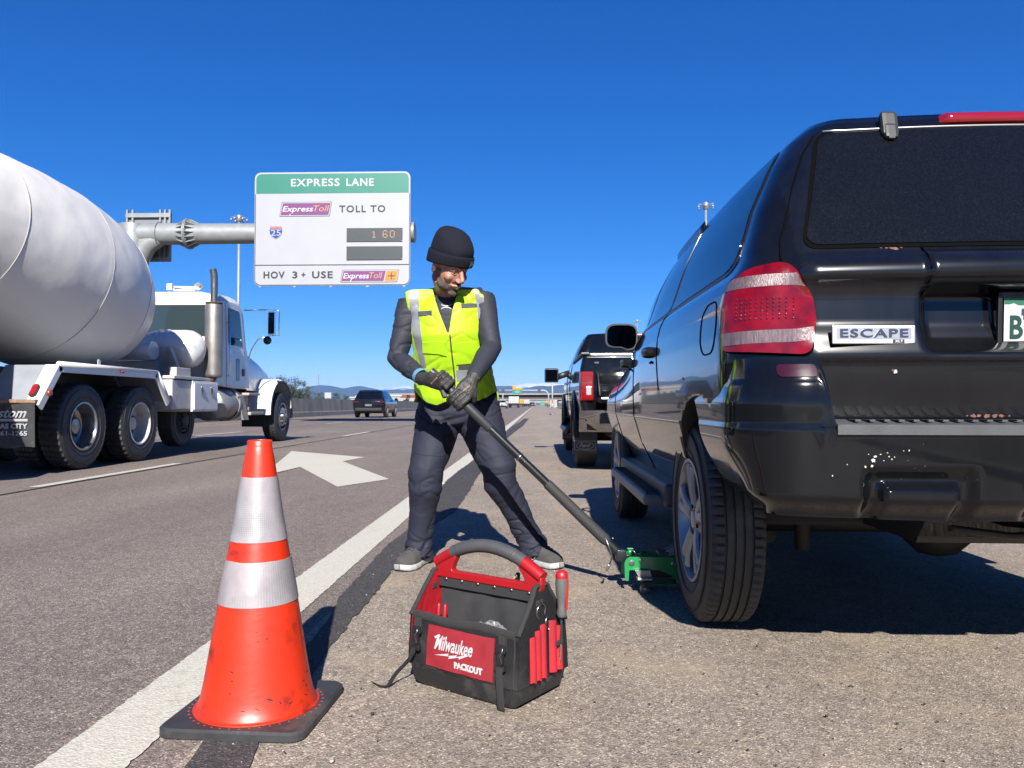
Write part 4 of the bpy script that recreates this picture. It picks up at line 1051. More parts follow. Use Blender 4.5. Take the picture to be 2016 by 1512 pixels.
    bc = bvh_of(cab); REAR = ((0, 2, 0), (1, 0, 0), (0, 0, 1), (0, 1, 0)); RT = ((3, 0, 0), (0, 1, 0), (0, 0, 1), (-1, 0, 0)); LT = ((-3, 0, 0), (0, 1, 0), (0, 0, 1), (1, 0, 0)); FR = ((0, 8, 0), (1, 0, 0), (0, 0, 1), (0, -1, 0))
    CG = mat('cab glass', (.035, .055, .06), .05, spec=.7)
    patch(bc, rrect(-.86, 2.03, .90, 2.60, .06), REAR, .1, .004, .006, 'window_rubber', BLACKP, cab)
    patch(bc, rrect(-.83, 2.06, .87, 2.57, .05), REAR, .1, .009, .006, 'rear_window', CG, cab)
    patch(bc, rrect(-.85, 2.08, .85, 2.62, .05), FR, .1, .006, .006, 'windshield', CG, cab)
    for F, sg in ((RT, 1), (LT, -1)):
        dr = patch(bc, round_poly([(4.86, 1.13), (5.72, 1.13), (5.72, 2.1), (5.60, 2.70), (4.88, 2.72)], .06), F, .1, .012, .016, 'cab_door', TW, TRK)
        patch(bc, round_poly([(4.96, 1.92), (5.64, 1.92), (5.52, 2.60), (4.97, 2.62)], .05), F, .1, .018, .008, 'door_window', CG, dr)
        patch(bc, rrect(5.30, 1.25, 5.48, 1.68, .04), F, .1, .018, .008, 'view_window', mat('green glass', (.04, .22, .17), .08), dr)
        m = MB(); m.tube([(sg*1.06, 4.80, 1.32), (sg*1.12, 4.80, 1.36), (sg*1.12, 4.80, 2.28), (sg*1.05, 4.80, 2.32)], .014, 8); m.build('grab_rail', CHROME, TRK)
        m = MB(); m.box((sg*1.05, 5.66, 1.42), (.03, .10, .14), b=.01); m.build('door_handle', BLACKP, dr)
    # row of roof rivets, roof horn and marker
    m = MB()
    for k in range(26): m.ico((-.9+1.8*k/25, cb0-.001, 2.70), .009, 1)
    m.build('rivet_row', TW, cab)
    m = MB(); m.tube([(.12, 4.65, 2.96), (.62, 4.75, 2.96)], [.02, .02], 8); m.box((.05, 4.65, 2.96), (.10, .08, .12), b=.01); m.lathe([(.02, 0), (.035, .1), (.07, .16), (.072, .165)], 20, Matrix.Translation((.60, 4.75, 2.96)) @ Euler((RAD(90), 0, 0)).to_matrix().to_4x4()); m.box((.3, 4.7, 2.915), (.4, .03, .05)); m.build('air_horn', TW, cab)
    # driver silhouette behind the rear glass is dark: head rest shapes
    # hood and front fenders
    def hood(u, v):
        a = pi*u; y = 6.02+1.95*v; k = v; w_ = .98-.22*k; top = 1.98-.36*k**1.6; zb = 1.08
        e = .5; cx = -cos(a); x = w_*abs(cx)**e*(1 if cx > 0 else -1)*1.0; z = zb+(top-zb)*abs(sin(a))**.42; return (x, y, z)
    m = MB(); m.grid(hood, 36, 16); m.prism([(hood(i/36, 1)[0], hood(i/36, 1)[2]) for i in range(37)], 7.96, 7.97, plane='xz'); hd = m.build('hood', TW, TRK, sharp=40)
    m = MB(); m.box((.0, 7.99, 1.36), (1.0, .05, .60), b=.02); m.build('grille', CHROME, TRK)
    for sg in (-1, 1):
        m = MB()
        def fen(u, v):
            a = RAD(-12)+RAD(196)*u; r = .74; y = 7.40+r*cos(a)*1.06; z = .63+r*sin(a)*.98; x0, x1 = .66, 1.25
            e = 1-(1-v)**3*0; rr_ = 1-.055*max(0, (v-.8)/.2)**2; y = 7.45+(y-7.45)*rr_; z = .62+(z-.62)*rr_; return (sg*(x0+(x1-x0)*v), y, z)
        m.grid(fen, 40, 14); 
        def fen2(u, v): p = fen(u, 1); q = Vector((0, 7.45, .62)); d_ = Vector((0, p[1], p[2]))-q; d_ *= 1-.10*v; return (p[0]-.0*v, q.y+d_.y, q.z+d_.z)
        m.grid(fen2, 40, 3, 1); m.build('front_fender', [TW, mat('fender rubber lip', (.03, .03, .03), .6)], TRK, sharp=50)
        m = MB(); m.box((sg*.86, 6.75, .50), (.5, .03, .34), b=.008); m.build('splash_guard', RUBBER, TRK)
        # fuel tank, steps and battery box under the cab
        m = MB(); m.lathe([(.0001, -.52), (.27, -.52), (.30, -.49), (.30, .49), (.27, .52), (.0001, .52)], 36, Matrix.Translation((sg*.86, 4.95, .80)), axis='y'); ft = m.build('fuel_tank', mat('tank alloy', (.42, .41, .39), .4, metal=.5, dirt=(.25, .2, .15), dscale=3, damt=.6), TRK)
        m = MB()
        for y in (5.20,): 
            P = [(sg*.86+.315*cos(t), y, .80+.315*sin(t)) for t in [2*pi*k/36 for k in range(36)]]; m.tube(P, [(.06, .008)]*36, 8, closed=True, up=(0, 1, 0))
        m.add([(sg*1.16, 5.08, .95), (sg*1.18, 5.35, .5), (sg*1.18, 5.62, .5), (sg*1.16, 5.38, .98), (sg*1.12, 5.08, .95), (sg*1.14, 5.35, .5), (sg*1.14, 5.62, .5), (sg*1.12, 5.38, .98)], [(0, 1, 2, 3), (4, 5, 6, 7), (0, 1, 5, 4), (1, 2, 6, 5), (2, 3, 7, 6), (3, 0, 4, 7)])
        m.build('tank_strap', mat('worn cream', (.45, .42, .36), .6, dirt=(.25, .2, .15), dscale=5, damt=.6), ft)
        m = MB(); m.box((sg*1.0, 5.95, .62), (.46, .72, .06), b=.01); m.box((sg*1.0, 5.85, 1.0), (.42, .62, .05), b=.01); m.box((sg*.85, 5.9, .82), (.30, .5, .34), b=.02); m.tube([(sg*1.06, 5.9, .64), (sg*1.08, 5.9, .98)], .02, 8); m.build('cab_step', mat('worn cream', (.45, .42, .36), .6), TRK)
        # mirrors
        m = MB(); c = Vector((sg*1.48, 6.02, 2.43))
        m.tube([(sg*1.0, 5.78, 2.66), (sg*1.48, 6.02, 2.70), (sg*1.50, 6.02, 2.70), (sg*1.62, 6.04, 2.68), (sg*1.62, 6.04, 2.18), (sg*1.48, 6.02, 2.18)], .013, 8)
        m.tube([(sg*1.02, 5.95, 1.66), (sg*1.08, 6.0, 1.9), (sg*1.2, 6.02, 2.10), (sg*1.46, 6.02, 2.18)], .014, 8); ma = m.build('mirror_arm', CHROME, TRK)
        m = MB(); m.box(c, (.15, .06, .46), b=.02); mh = m.build('wing_mirror', CHROME, TRK)
        m = MB(); m.box(c+Vector((0, -.033, 0)), (.12, .005, .41), b=.002); m.build('mirror_glass', mat('mirror glass', (.05, .052, .055), .04, metal=1), mh)
        m = MB(); m.lathe([(.0001, -.035), (.075, -.02), (.085, 0), (.07, .03), (.0001, .05)], 20, Matrix.Translation((sg*1.40, 6.0, 2.08)), axis='y', mi=0); m.build('convex_mirror', [mat('mirror glass', (.05, .052, .055), .04, metal=1)], TRK)
    # exhaust stack on the right
    x, y = 1.02, 4.30
    GR = mat('perforated heat shield', (.40, .38, .35), .42, metal=.75, bump=1.0, bscale=90, bdist=.004, var=.15, vscale=5)
    m = MB(); m.lathe([(.125, 1.28), (.15, 1.30), (.155, 1.34), (.155, 2.54), (.15, 2.58), (.11, 2.60)], 32, Matrix.Translation((x, y, 0))); st = m.build('exhaust_stack', GR, TRK, sharp=50)
    m = MB(); m.tube([(x, y, 2.50), (x, y, 2.92), (x, y, 3.10), (x-.02, y-.02, 3.22)], [.063, .063, .063, .064], 20, caps=False); m.tube([(x, y, 3.0), (x, y, 3.10), (x-.02, y-.02, 3.222)], [.054, .054, .055], 20, caps=False, mi=1)
    m.build('exhaust_tip', [mat('exhaust pipe', (.36, .34, .32), .3, metal=.9, rvar=.1), DARK], st)
    m = MB(); m.lathe([(.14, 2.60), (.15, 2.61), (.15, 2.62), (.07, 2.63)], 24, Matrix.Translation((x, y, 0))); m.tube([(x, y, 1.40), (x, y-.02, 1.28), (x-.08, y-.04, 1.18), (x-.3, y-.05, 1.1)], .07, 14); m.build('exhaust_elbow', mat('rusty pipe', (.16, .09, .06), .7, metal=.4, var=.4, vscale=20), st)
    # shape of the driver behind the glass
    m = MB(); m.ico((-.35, 5.0, 2.22), .14, 2, sc=(.8, 1, 1.1)); m.tube([(-.35, 5.0, 1.6), (-.35, 5.0, 2.1)], [.24, .14], 14); m.build('driver_shape', DARK, cab)
build_truck()
# ------------------------------------------------------------------ express lane sign on its cantilever
GALV = mat('galvanised steel', (.36, .38, .38), .45, metal=.25, var=.12, vscale=3, dirt=(.34, .33, .30), dscale=2.2, damt=.4, rvar=.08)
SY = 29.6
ARM = empty('sign_gantry', 'galvanised steel cantilever pole with bolted flange reaching over the road behind the mixer drum', 'sign gantry', (-15.3, SY+.6, 0))
def build_gantry():
    b = Vector(ARM.location); W = lambda v: Vector(v)-b
    zc = U(600, 459, SY+.6).z
    xs = U(262, 459, SY+.6).x
    xf0 = U(372, 459, SY+.6).x
    m = MB()
    P = [(xs, SY+.6, 0), (xs, SY+.6, 3), (xs, SY+.6, zc-1.3)]; R = [.62, .60, .57]
    P.append((xs, SY+.6, zc-.5)); R.append(.56); P.append((xs, SY+.6, zc+.36)); R.append(.52)
    m.tube([W((xs-1.6, SY+.6, zc)), W((xf0, SY+.6, zc))], [.44, .42], 32); m.tube([W((xs+.25, SY+.6, zc-1.0)), W((xs+.55, SY+.6, zc-.42)), W((xs+1.1, SY+.6, zc-.12))], [.38, .40, .32], 20)
    xf = U(372, 459, SY+.6).x
    
    m.tube([W(p) for p in P], R, 32)
    m.build('column', GALV, ARM, sharp=60)
    xe = U(812, 459, SY+.6).x
    m = MB(); m.tube([W((xf, SY+.6, zc)), W((xe, SY+.6, zc-.02))], [.41, .36], 32); m.build('arm', GALV, ARM, sharp=60)
    m = MB(); m.tube([W((xe, SY+.6, zc)), W((xe+.10, SY+.6, zc))], .40, 28); m.build('end_cap', GALV, ARM, sharp=40)
    # stub of the other arm over the opposite carriageway: gusseted flange
    m = MB()
    M = Matrix.Translation(W((xf, SY+.6, zc))) @ Euler((0, 0, RAD(-90))).to_matrix().to_4x4()
    m.tube([W((xf-.05, SY+.6, zc)), W((xf-.005, SY+.6, zc))], .60, 32); m.tube([W((xf+.005, SY+.6, zc)), W((xf+.05, SY+.6, zc))], .60, 32)
    for k in range(16):
        a = 2*pi*k/16; c, s_ = cos(a), sin(a)
        for d in (-1, 1):
            n = Vector((0, -s_, c))*.012; o = Vector((xf, SY+.6, zc)); rad = Vector((0, c, s_))
            q = [o+Vector((d*.05, 0, 0))+rad*.40, o+Vector((d*.05, 0, 0))+rad*.585, o+Vector((d*.38, 0, 0))+rad*.42, o+Vector((d*.38, 0, 0))+rad*.40]
            m.add([W(p+n) for p in q]+[W(p-n) for p in q], [(0, 1, 2, 3), (4, 5, 6, 7), (0, 1, 5, 4), (1, 2, 6, 5), (2, 3, 7, 6), (3, 0, 4, 7)])
        m.tube([W(Vector((xf-.09, SY+.6+.53*cos(a+.2), zc+.53*sin(a+.2)))), W(Vector((xf+.09, SY+.6+.53*cos(a+.2), zc+.53*sin(a+.2))))], .025, 6)
    m.build('flange', GALV, ARM)
    for x in (U(236, 459, SY).x, U(300, 459, SY).x):
        m = MB(); m.tube([W((x, SY+.6+.47*cos(2*pi*k/32), zc+.47*sin(2*pi*k/32))) for k in range(32)], .02, 6, closed=True)
        if x > xs+.6: m.build('band_clamp', GALV, ARM)
build_gantry()
def build_sign():
    p0 = U(500, 563, SY); p1 = U(808, 338, SY); x0, z0, x1, z1 = p0.x, p0.z, p1.x, p1.z; W_ = x1-x0; H_ = z1-z0
    cx, cz = (x0+x1)/2, (z0+z1)/2
    S = empty('express_lane_sign', 'large white road sign with green EXPRESS LANE header and two dark price panels', 'road sign', (cx, SY, cz))
    k = W_/308.                                   # metres per photo pixel on the sign face
    X = lambda px: (px-654)*k; Z = lambda py: (450.5-py)*k
    WH = mat('sign white', (.41, .42, .45), .5, var=.03, vscale=1.2); GRN = mat('sign green', (.003, .20, .14), .45, var=.04, vscale=1); BLK = mat('sign black', (.015, .015, .02), .5)
    MAG = mat('sign magenta', (.17, .028, .17), .45); ORG = mat('sign orange', (.54, .22, .012), .45)
    out = rrect(X(500), Z(562), X(808), Z(338), .24, 8)
    m = MB(); m.prism(out, .0, .06, plane='xz'); m.build('panel', WH, S)
    y = -.004
    # green header with a white rim
    hd = [(X(503), Z(380))]+[(X(805), Z(380))]+[q for q in rrect(X(503), Z(562), X(805), Z(341), .21, 8) if q[1] > Z(378)]
    m = MB(); m.prism(hd, y-.002, .002, plane='xz'); m.build('header', GRN, S)
    # black border of the lower panel
    m = MB()
    def bar(xa, xb, ya, yb, mi=0, yy=-.006): m.box(((X(xa)+X(xb))/2, yy, (Z(ya)+Z(yb))/2), (abs(X(xb)-X(xa)), .008, abs(Z(yb)-Z(ya))), mi=mi)
    ou = [q for q in rrect(X(501), Z(561), X(807), Z(339), .23, 8) if q[1] < Z(381)]; inn = [q for q in rrect(X(502.4), Z(559.6), X(805.6), Z(339), .215, 8) if q[1] < Z(381)]
    n = 18
    lo = [p for p in rrect(X(500.6), Z(561.6), X(807.4), Z(339), .235, 8)]
    ring_o = rrect(X(500.8), Z(561.4), X(807.2), Z(300), .235, 8); ring_i = rrect(X(502.2), Z(560), X(805.8), Z(300), .215, 8)
    N = len(ring_o)
    for i in range(N):
        a, b, c, d = ring_o[i], ring_o[(i+1) % N], ring_i[(i+1) % N], ring_i[i]
        pts = [(q[0], min(q[1], Z(381))) for q in (a, b, c, d)]
        if max(q[1] for q in pts)-min(q[1] for q in pts) < 1e-6: continue
        m.add([(q[0], -.006, q[1]) for q in pts], [(0, 1, 2, 3)])
    bar(502, 806, 520.6, 522.2)
    m.build('border', BLK, S)
    def label(txt, xa, xb, yc, h, matl, name, mi=0, M0=None, **kw):
        m = MB(); MM = face_M(((X(xa)+X(xb))/2, -.010, Z(yc)), (1, 0, 0), (0, 0, 1)); add_text(m, txt, MM, width=X(xb)-X(xa), size=h*k/.70, ext=.003, **kw); m.build(name, matl, S)
    label('EXPRESS', 572, 668.5, 359.5, 14.5, mat('sign letter white', (.58, .58, .6), .4), 'header_lettering', offset=.007, space=1.12)
    label('LANE', 682, 736, 359.5, 14.5, mat('sign letter white', (.58, .58, .6), .4), 'header_lettering', offset=.007, space=1.12)
    label('TOLL TO', 668, 759, 412, 13, BLK, 'lettering', offset=.009, space=1.2)
    label('HOV', 519, 561, 541.5, 13, BLK, 'lettering', offset=.009, space=1.15); label('3', 576, 586, 541.5, 13, BLK, 'lettering', offset=.009); label('+', 594, 602, 541.5, 11, BLK, 'lettering', offset=.009); label('USE', 615, 656, 541.5, 13, BLK, 'lettering', offset=.009, space=1.15)
    def logo(xa, xb, ya, yb, plus):
        sh_ = 4.5
        def par(d, yy0, yy1): return [(X(xa+d), Z(yb-d)), (X(xb-sh_-d), Z(yb-d)), (X(xb-d), Z(ya+d)), (X(xa+sh_+d), Z(ya+d))]
        l = MB(); l.prism(round_poly(par(0, 0, 0), .05, 4), -.010, 0, plane='xz', mi=0); l.prism(round_poly(par(.8, 0, 0), .045, 4), -.013, -.009, plane='xz', mi=1)
        if not plus: l.prism(round_poly(par(2.4, 0, 0), .02, 3), -.016, -.012, plane='xz', mi=2)
        else:
            xm = xb-29
            l.prism([(X(xa+2.4), Z(yb-2.4)), (X(xm-2.2), Z(yb-2.4)), (X(xm+2.2), Z(ya+2.4)), (X(xa+sh_+2.4), Z(ya+2.4))], -.016, -.012, plane='xz', mi=2)
            l.prism([(X(xm), Z(yb-2.4)), (X(xb-sh_-2.2), Z(yb-2.4)), (X(xb-2.4), Z(ya+2.4)), (X(xm+sh_-.4), Z(ya+2.4))], -.016, -.012, plane='xz', mi=3)
            cxp, czp = X(xb-15.5), Z((ya+yb)/2); l.box((cxp, -.018, czp), (14*k, .006, 1.8*k), mi=0); l.box((cxp, -.0185, czp), (1.8*k, .006, 14*k), mi=0)
        lg = l.build('logo_badge', [BLK, WH, MAG, ORG], S)
        w2 = (xb-xa-10) if not plus else (xb-xa-38)
        q = MB(); xe = xa+7+w2*.64
        add_text(q, 'Express', face_M(((X(xa+6)+X(xe))/2, -.019, Z((ya+yb)/2)), (1, 0, 0), (0, 0, 1)), width=X(xe)-X(xa+6), size=15*k, ext=.003, shear=.22, offset=.005)
        add_text(q, 'Toll', face_M(((X(xe)+X(xa+5+w2))/2, -.019, Z((ya+yb)/2-.6)), (1, 0, 0), (0, 0, 1)), mi=1, width=X(xa+5+w2)-X(xe)-.01, size=17*k, ext=.003, shear=.22, offset=.001)
        q.box((X(xa+21), -.018, Z(yb-2.8)), (1.6*k, .005, 4.6*k), mi=0)
        q.build('logo_lettering', [mat('sign letter white', (.58, .58, .6), .4), mat('logo peach', (.58, .28, .10), .4)], lg)
    logo(549.5, 653.5, 397, 425.5, False); logo(670.5, 787, 531.5, 556, True)
    # interstate shield
    sc = 13.2*k; cx_, cz_ = X(542.8), Z(457)
    shp = [(-.86, 1.0), (-.45, .93), (0, 1.0), (.45, .93), (.86, 1.0), (1.02, .45), (.95, -.15), (.62, -.62), (0, -1.02), (-.62, -.62), (-.95, -.15), (-1.02, .45)]
    m = MB(); q = round_poly([(cx_+a*sc, cz_+b*sc) for a, b in shp], .03, 3)
    top = cz_+.45*sc; 
    blue = [p for p in q if p[1] <= top+.01]; m.prism(q, -.012, 0, plane='xz', mi=0)
    red = [(cx_-.80*sc, cz_+.92*sc), (cx_-.43*sc, cz_+.86*sc), (cx_, cz_+.92*sc), (cx_+.43*sc, cz_+.86*sc), (cx_+.80*sc, cz_+.92*sc), (cx_+.93*sc, cz_+.52*sc), (cx_-.93*sc, cz_+.52*sc)]
    m.prism(red, -.016, -.01, plane='xz', mi=1)
    bl = [(cx_-.96*sc, cz_+.46*sc), (cx_+.96*sc, cz_+.46*sc), (cx_+.89*sc, cz_-.15*sc), (cx_+.58*sc, cz_-.57*sc), (cx_, cz_-.94*sc), (cx_-.58*sc, cz_-.57*sc), (cx_-.89*sc, cz_-.15*sc)]
    m.prism(round_poly(bl, .04, 3), -.016, -.01, plane='xz', mi=2)
    add_text(m, '25', face_M((cx_, -.018, cz_-.10*sc), (1, 0, 0), (0, 0, 1)), width=1.5*sc, size=1.25*sc, ext=.003, offset=.002)
    add_text(m, 'INTERSTATE', face_M((cx_, -.018, cz_+.69*sc), (1, 0, 0), (0, 0, 1)), width=1.5*sc, size=.34*sc, ext=.002, offset=.001)
    m.build('route_shield', [WH, mat('shield red', (.45, .03, .05), .45), mat('shield blue', (.003, .04, .29), .45)], S)
    # dot matrix price panels
    DG = [' 1 ', '6', '0']
    F5 = {'1': ['00100', '01100', '00100', '00100', '00100', '00100', '01110'], '6': ['01110', '10001', '10000', '11110', '10001', '10001', '01110'], '0': ['01110', '10001', '10001', '10001', '10001', '10001', '01110']}
    for ya, yb, lit in ((449.5, 476.5, True), (485.5, 512.5, False)):
        m = MB(); m.box(((X(683)+X(793))/2, -.010, (Z(ya)+Z(yb))/2), (110*k, .03, (yb-ya)*k), b=.004, mi=0)
        on = set()
        if lit:
            for ch, c0 in (('1', 24), ('6', 35), ('0', 42)):
                for r in range(7):
                    for c in range(5):
                        if F5[ch][r][c] == '1': on.add((c0+c, r+1)); 
            on.discard((26, 1))
        for c in range(62-8):
            for r in range(11):
                px, py = 685+c*2.0, ya+2.6+r*2.15
                m.box((X(px), -.026, Z(py)), (.55*k*1.3, .003, .55*k*1.3), mi=1)
        pn = m.build('price_display', [mat('display dark', (.018, .026, .037), .5), mat('led off', (.10, .13, .15), .5)], S)
        if lit:
            m = MB()
            for c, r in on:
                m.box((X(685+c*2.0+ (0)), -.029, Z(ya+2.6+(r*1.28)*2.15*.75+1.2)), (.95*k, .003, .95*k))
            m.build('price_digits', mat('led amber', (.8, .35, .08), .4, emit=(1, .45, .14), estr=.6), pn)
        m = MB(); m.box((X(792), -.027, Z(yb-1.8)), (1.6*k, .003, 1.4*k)); m.build('panel_lock', WH, pn)
    # stringers behind and drain lugs below
    m = MB()
    for px in (512, 580, 652, 724, 796): m.box((X(px), .11, 0), (.10, .10, H_-.05)); m.box((X(px), .03, Z(563.6)), (.10, .05, .05))
    m.box((0, .2, Z(455)), (W_-.3, .08, .14)); m.box((0, .2, Z(470)), (W_-.3, .08, .14)); m.build('stringer', GALV, S)
    # sign for the other carriageway, seen from behind
    p0 = U(247, 515, SY+1.3); p1 = U(336, 418, SY+1.3)
    B = empty('reverse_sign', 'back of a road sign framed in steel, fixed behind the cantilever pole by the drum', 'road sign', ((p0.x+p1.x)/2, SY+1.3, (p0.z+p1.z)/2))
    w2, h2 = p1.x-p0.x, p1.z-p0.z
    m = MB(); m.box((0, .10, -.0), (w2, .04, h2), b=.004); m.build('panel', mat('sign back', (.30, .31, .32), .45, metal=.4), B)
    for xx in (-w2/2+.05, -w2/2+.28, w2/2-.42, w2/2-.22, w2/2-.03): m = MB(); m.box((xx, .02, .06), (.07, .10, h2+.10)); m.build('upright', GALV, B)
    m = MB(); m.box((0, .0, h2/2-.12), (w2, .08, .16)); m.box((0, 0, -h2/2+.10), (w2, .08, .14)); m.box((0, -.1, .30), (w2, .1, .1)); sep(m.build('rail', GALV, B))
build_sign()
# ------------------------------------------------------------------ traffic cone
CONE = empty('traffic_cone', 'scuffed orange traffic cone with two white reflective collars on a black rubber base', 'traffic cone', (-.727, 2.042, 0), RAD(-3))
def build_cone():
    OR = mat('cone orange', (.78, .034, .003), .42, coat=.15, crough=.3, var=.10, vscale=6, dirt=(.06, .012, .006), dscale=8, damt=.85, dthr=.54, bump=.25, bscale=24, bdist=.003, stretch=(1, 1, 1.4))
    WR = bpy.data.materials.new('reflective collar'); WR.use_nodes = True; nt = WR.node_tree; b = nt.nodes['Principled BSDF']; L = nt.links.new
    tc = _n(nt, 'ShaderNodeTexCoord'); uvn = _n(nt, 'ShaderNodeUVMap')
    v = _n(nt, 'ShaderNodeTexVoronoi', feature='DISTANCE_TO_EDGE'); v.inputs['Scale'].default_value = 1; v.inputs['Randomness'].default_value = 0
    mp = _n(nt, 'ShaderNodeMapping'); L(uvn.outputs[0], mp.inputs[0]); L(mp.outputs[0], v.inputs['Vector'])
    r = _n(nt, 'ShaderNodeMapRange'); r.inputs['From Min'].default_value = .08; r.inputs['From Max'].default_value = .2; L(v.outputs['Distance'], r.inputs[0])
    n = _n(nt, 'ShaderNodeTexNoise'); n.inputs['Scale'].default_value = 7; n.inputs['Detail'].default_value = 6; L(tc.outputs['Object'], n.inputs['Vector'])
    r2 = _n(nt, 'ShaderNodeMapRange'); r2.inputs['From Min'].default_value = .42; r2.inputs['From Max'].default_value = .6; L(n.outputs[0], r2.inputs[0])
    mm = _n(nt, 'ShaderNodeMath', operation='MULTIPLY'); L(r.outputs[0], mm.inputs[0]); L(r2.outputs[0], mm.inputs[1])
    x = _n(nt, 'ShaderNodeMix', data_type='RGBA'); L(mm.outputs[0], x.inputs[0]); x.inputs[6].default_value = (.50, .44, .44, 1); x.inputs[7].default_value = (.30, .32, .33, 1)
    n3 = _n(nt, 'ShaderNodeTexNoise'); n3.inputs['Scale'].default_value = 16; n3.inputs['Detail'].default_value = 8; L(tc.outputs['Object'], n3.inputs['Vector'])
    r3 = _n(nt, 'ShaderNodeMapRange'); r3.inputs['From Min'].default_value = .35; r3.inputs['From Max'].default_value = .7; r3.inputs['To Min'].default_value = 1.08; r3.inputs['To Max'].default_value = .82; L(n3.outputs[0], r3.inputs[0])
    y = _n(nt, 'ShaderNodeMix', data_type='RGBA', blend_type='MULTIPLY'); y.inputs[0].default_value = 1; L(x.outputs[2], y.inputs[6]); L(r3.outputs[0], y.inputs[7])
    L(y.outputs[2], b.inputs['Base Color']); b.inputs['Roughness'].default_value = .4; b.inputs['Metallic'].default_value = .15
    bp = _n(nt, 'ShaderNodeBump'); bp.inputs['Strength'].default_value = .5; bp.inputs['Distance'].default_value = .004; L(n3.outputs[0], bp.inputs['Height']); L(bp.outputs[0], b.inputs['Normal'])
    RB = mat('cone base rubber', (.040, .040, .042), .6, var=.25, vscale=12, dirt=(.16, .14, .12), dscale=8, damt=.5, dthr=.52, bump=.4, bscale=70)
    # heights from the photograph: tip .71, collars .652-.483 and .427-.335 (from the eye level ratios)
    def wob(r, z, a): return r*(1+.006*noise.noise((cos(a)*1.4, sin(a)*1.4, z*6)))-(.012*math.exp(-((a-(-.25))/.35)**2-((z-.21)/.06)**2)) 
    def lat(mb, prof, n=96, mi=0, extra=0, jag=None):
        vs = []
        for i, (r, z) in enumerate(prof):
            for k in range(n+1):
                a = 2*pi*k/n; zz = z
                if jag and i in (0, len(prof)-1): zz += jag*noise.noise((cos(a)*3, sin(a)*3, i*5))
                q = wob(r, z, a)+extra; vs.append((q*cos(a), q*sin(a), zz))
        mb.add(vs, [(i*(n+1)+k, i*(n+1)+k+1, (i+1)*(n+1)+k+1, (i+1)*(n+1)+k) for i in range(len(prof)-1) for k in range(n)], None, mi, True)
    H = .718; tab = [(.024, .152), (.034, .149), (.048, .1415), (.07, .1365), (.10, .1305), (.33, .0935), (.50, .0615), (.655, .0385), (.700, .0305)]
    rad = lambda z: lerp_tab([(z_, r_) for z_, r_ in tab], z)[0]
    m = MB(); prof = [(.158, .0215), (.1575, .024), (.153, .0255)]+[(rad(z), z) for z in [.028+.016*i for i in range(41)]]+[(rad(.690), .688), (.0315, .690), (.032, .703), (.029, .7065), (.026, .7065), (.0245, .70), (.025, .60)]
    lat(m, prof); body = m.build('cone_body', OR, CONE, sharp=50)
    rs = random.Random(9)
    m = MB()           # black tyre rubs and scratches on the body
    for i in range(38):
        a = rs.gauss(-.35, .5) if i % 2 else rs.uniform(-pi, 0); z = .05+.20*rs.random()**1.6; r = rad(z)+.0006; s1 = rs.uniform(.002, .011); s2 = rs.uniform(.0008, .0032); sl = rs.uniform(-.5, .5); n_ = 7; P_ = []
        for k in range(n_):
            t = 2*pi*k/n_; da = s1*cos(t)*rs.uniform(.6, 1.2)/r; dz = s2*sin(t)*rs.uniform(.6, 1.3)+sl*da*r; rr_ = wob(rad(z+dz), z+dz, a+da)+.0006; P_.append((rr_*cos(a+da), rr_*sin(a+da), z+dz))
        m.add(P_, [list(range(n_))])
    tag(m.build('scuff_marks', mat('black scuff', (.05, .012, .008), .7), body), kind='stuff')
    for z0, z1 in ((.448, .611), (.291, .400)):
        m = MB(); k = 14; pr = [(rad(z0+(z1-z0)*i/k), z0+(z1-z0)*i/k) for i in range(k+1)]
        pr = [(pr[0][0]-.003, pr[0][1])]+pr+[(pr[-1][0]-.003, pr[-1][1])]
        lat(m, pr, extra=.0018, jag=.006); o = m.build('reflective_collar', WR, CONE, sharp=50)
        uv = o.data.uv_layers.new(name='UVMap'); R0 = .07
        for lp in o.data.loops:
            c = o.data.vertices[lp.vertex_index].co; a = atan2(c.y, c.x); u_ = a*R0/.0052; v_ = c.z/.0045
            uv.data[lp.index].uv = (u_, v_)
        # fix the seam triangle stretch
        for p in o.data.polygons:
            us = [uv.data[i].uv.x for i in p.loop_indices]
            if max(us)-min(us) > 30:
                for i in p.loop_indices:
                    if uv.data[i].uv.x < 0: uv.data[i].uv.x += 2*pi*R0/.0052
    m = MB(); poly = rrect(-.182, -.182, .182, .182, .038, 8); inn = rrect(-.176, -.176, .176, .176, .034, 8)
    n = len(poly); lev = [(poly, .0), (poly, .016), (inn, .0215)]
    vs = [(a, b_, z) for pl, z in lev for a, b_ in pl]; fs = [(j*n+i, j*n+(i+1) % n, (j+1)*n+(i+1) % n, (j+1)*n+i) for j in range(2) for i in range(n)]+[list(range(2*n, 3*n))]
    m.add(vs, fs); bs = m.build('base', RB, CONE, sharp=35)
    m = MB()
    for k in range(44):
        a = 2*pi*k/44; m.ico((.166*cos(a), .166*sin(a), .0215), .0032, 1, sc=(1.6, 1, .25), rot=(0, 0, a))
    m.build('rivet_dots', mat('cone plug', (.55, .03, .008), .5), bs)
    o_ = MB(); o_.tube([(.0, 0, .69), (.0, 0, .60)], .024, 20); o_.build('hollow', DARK, CONE)
build_cone()

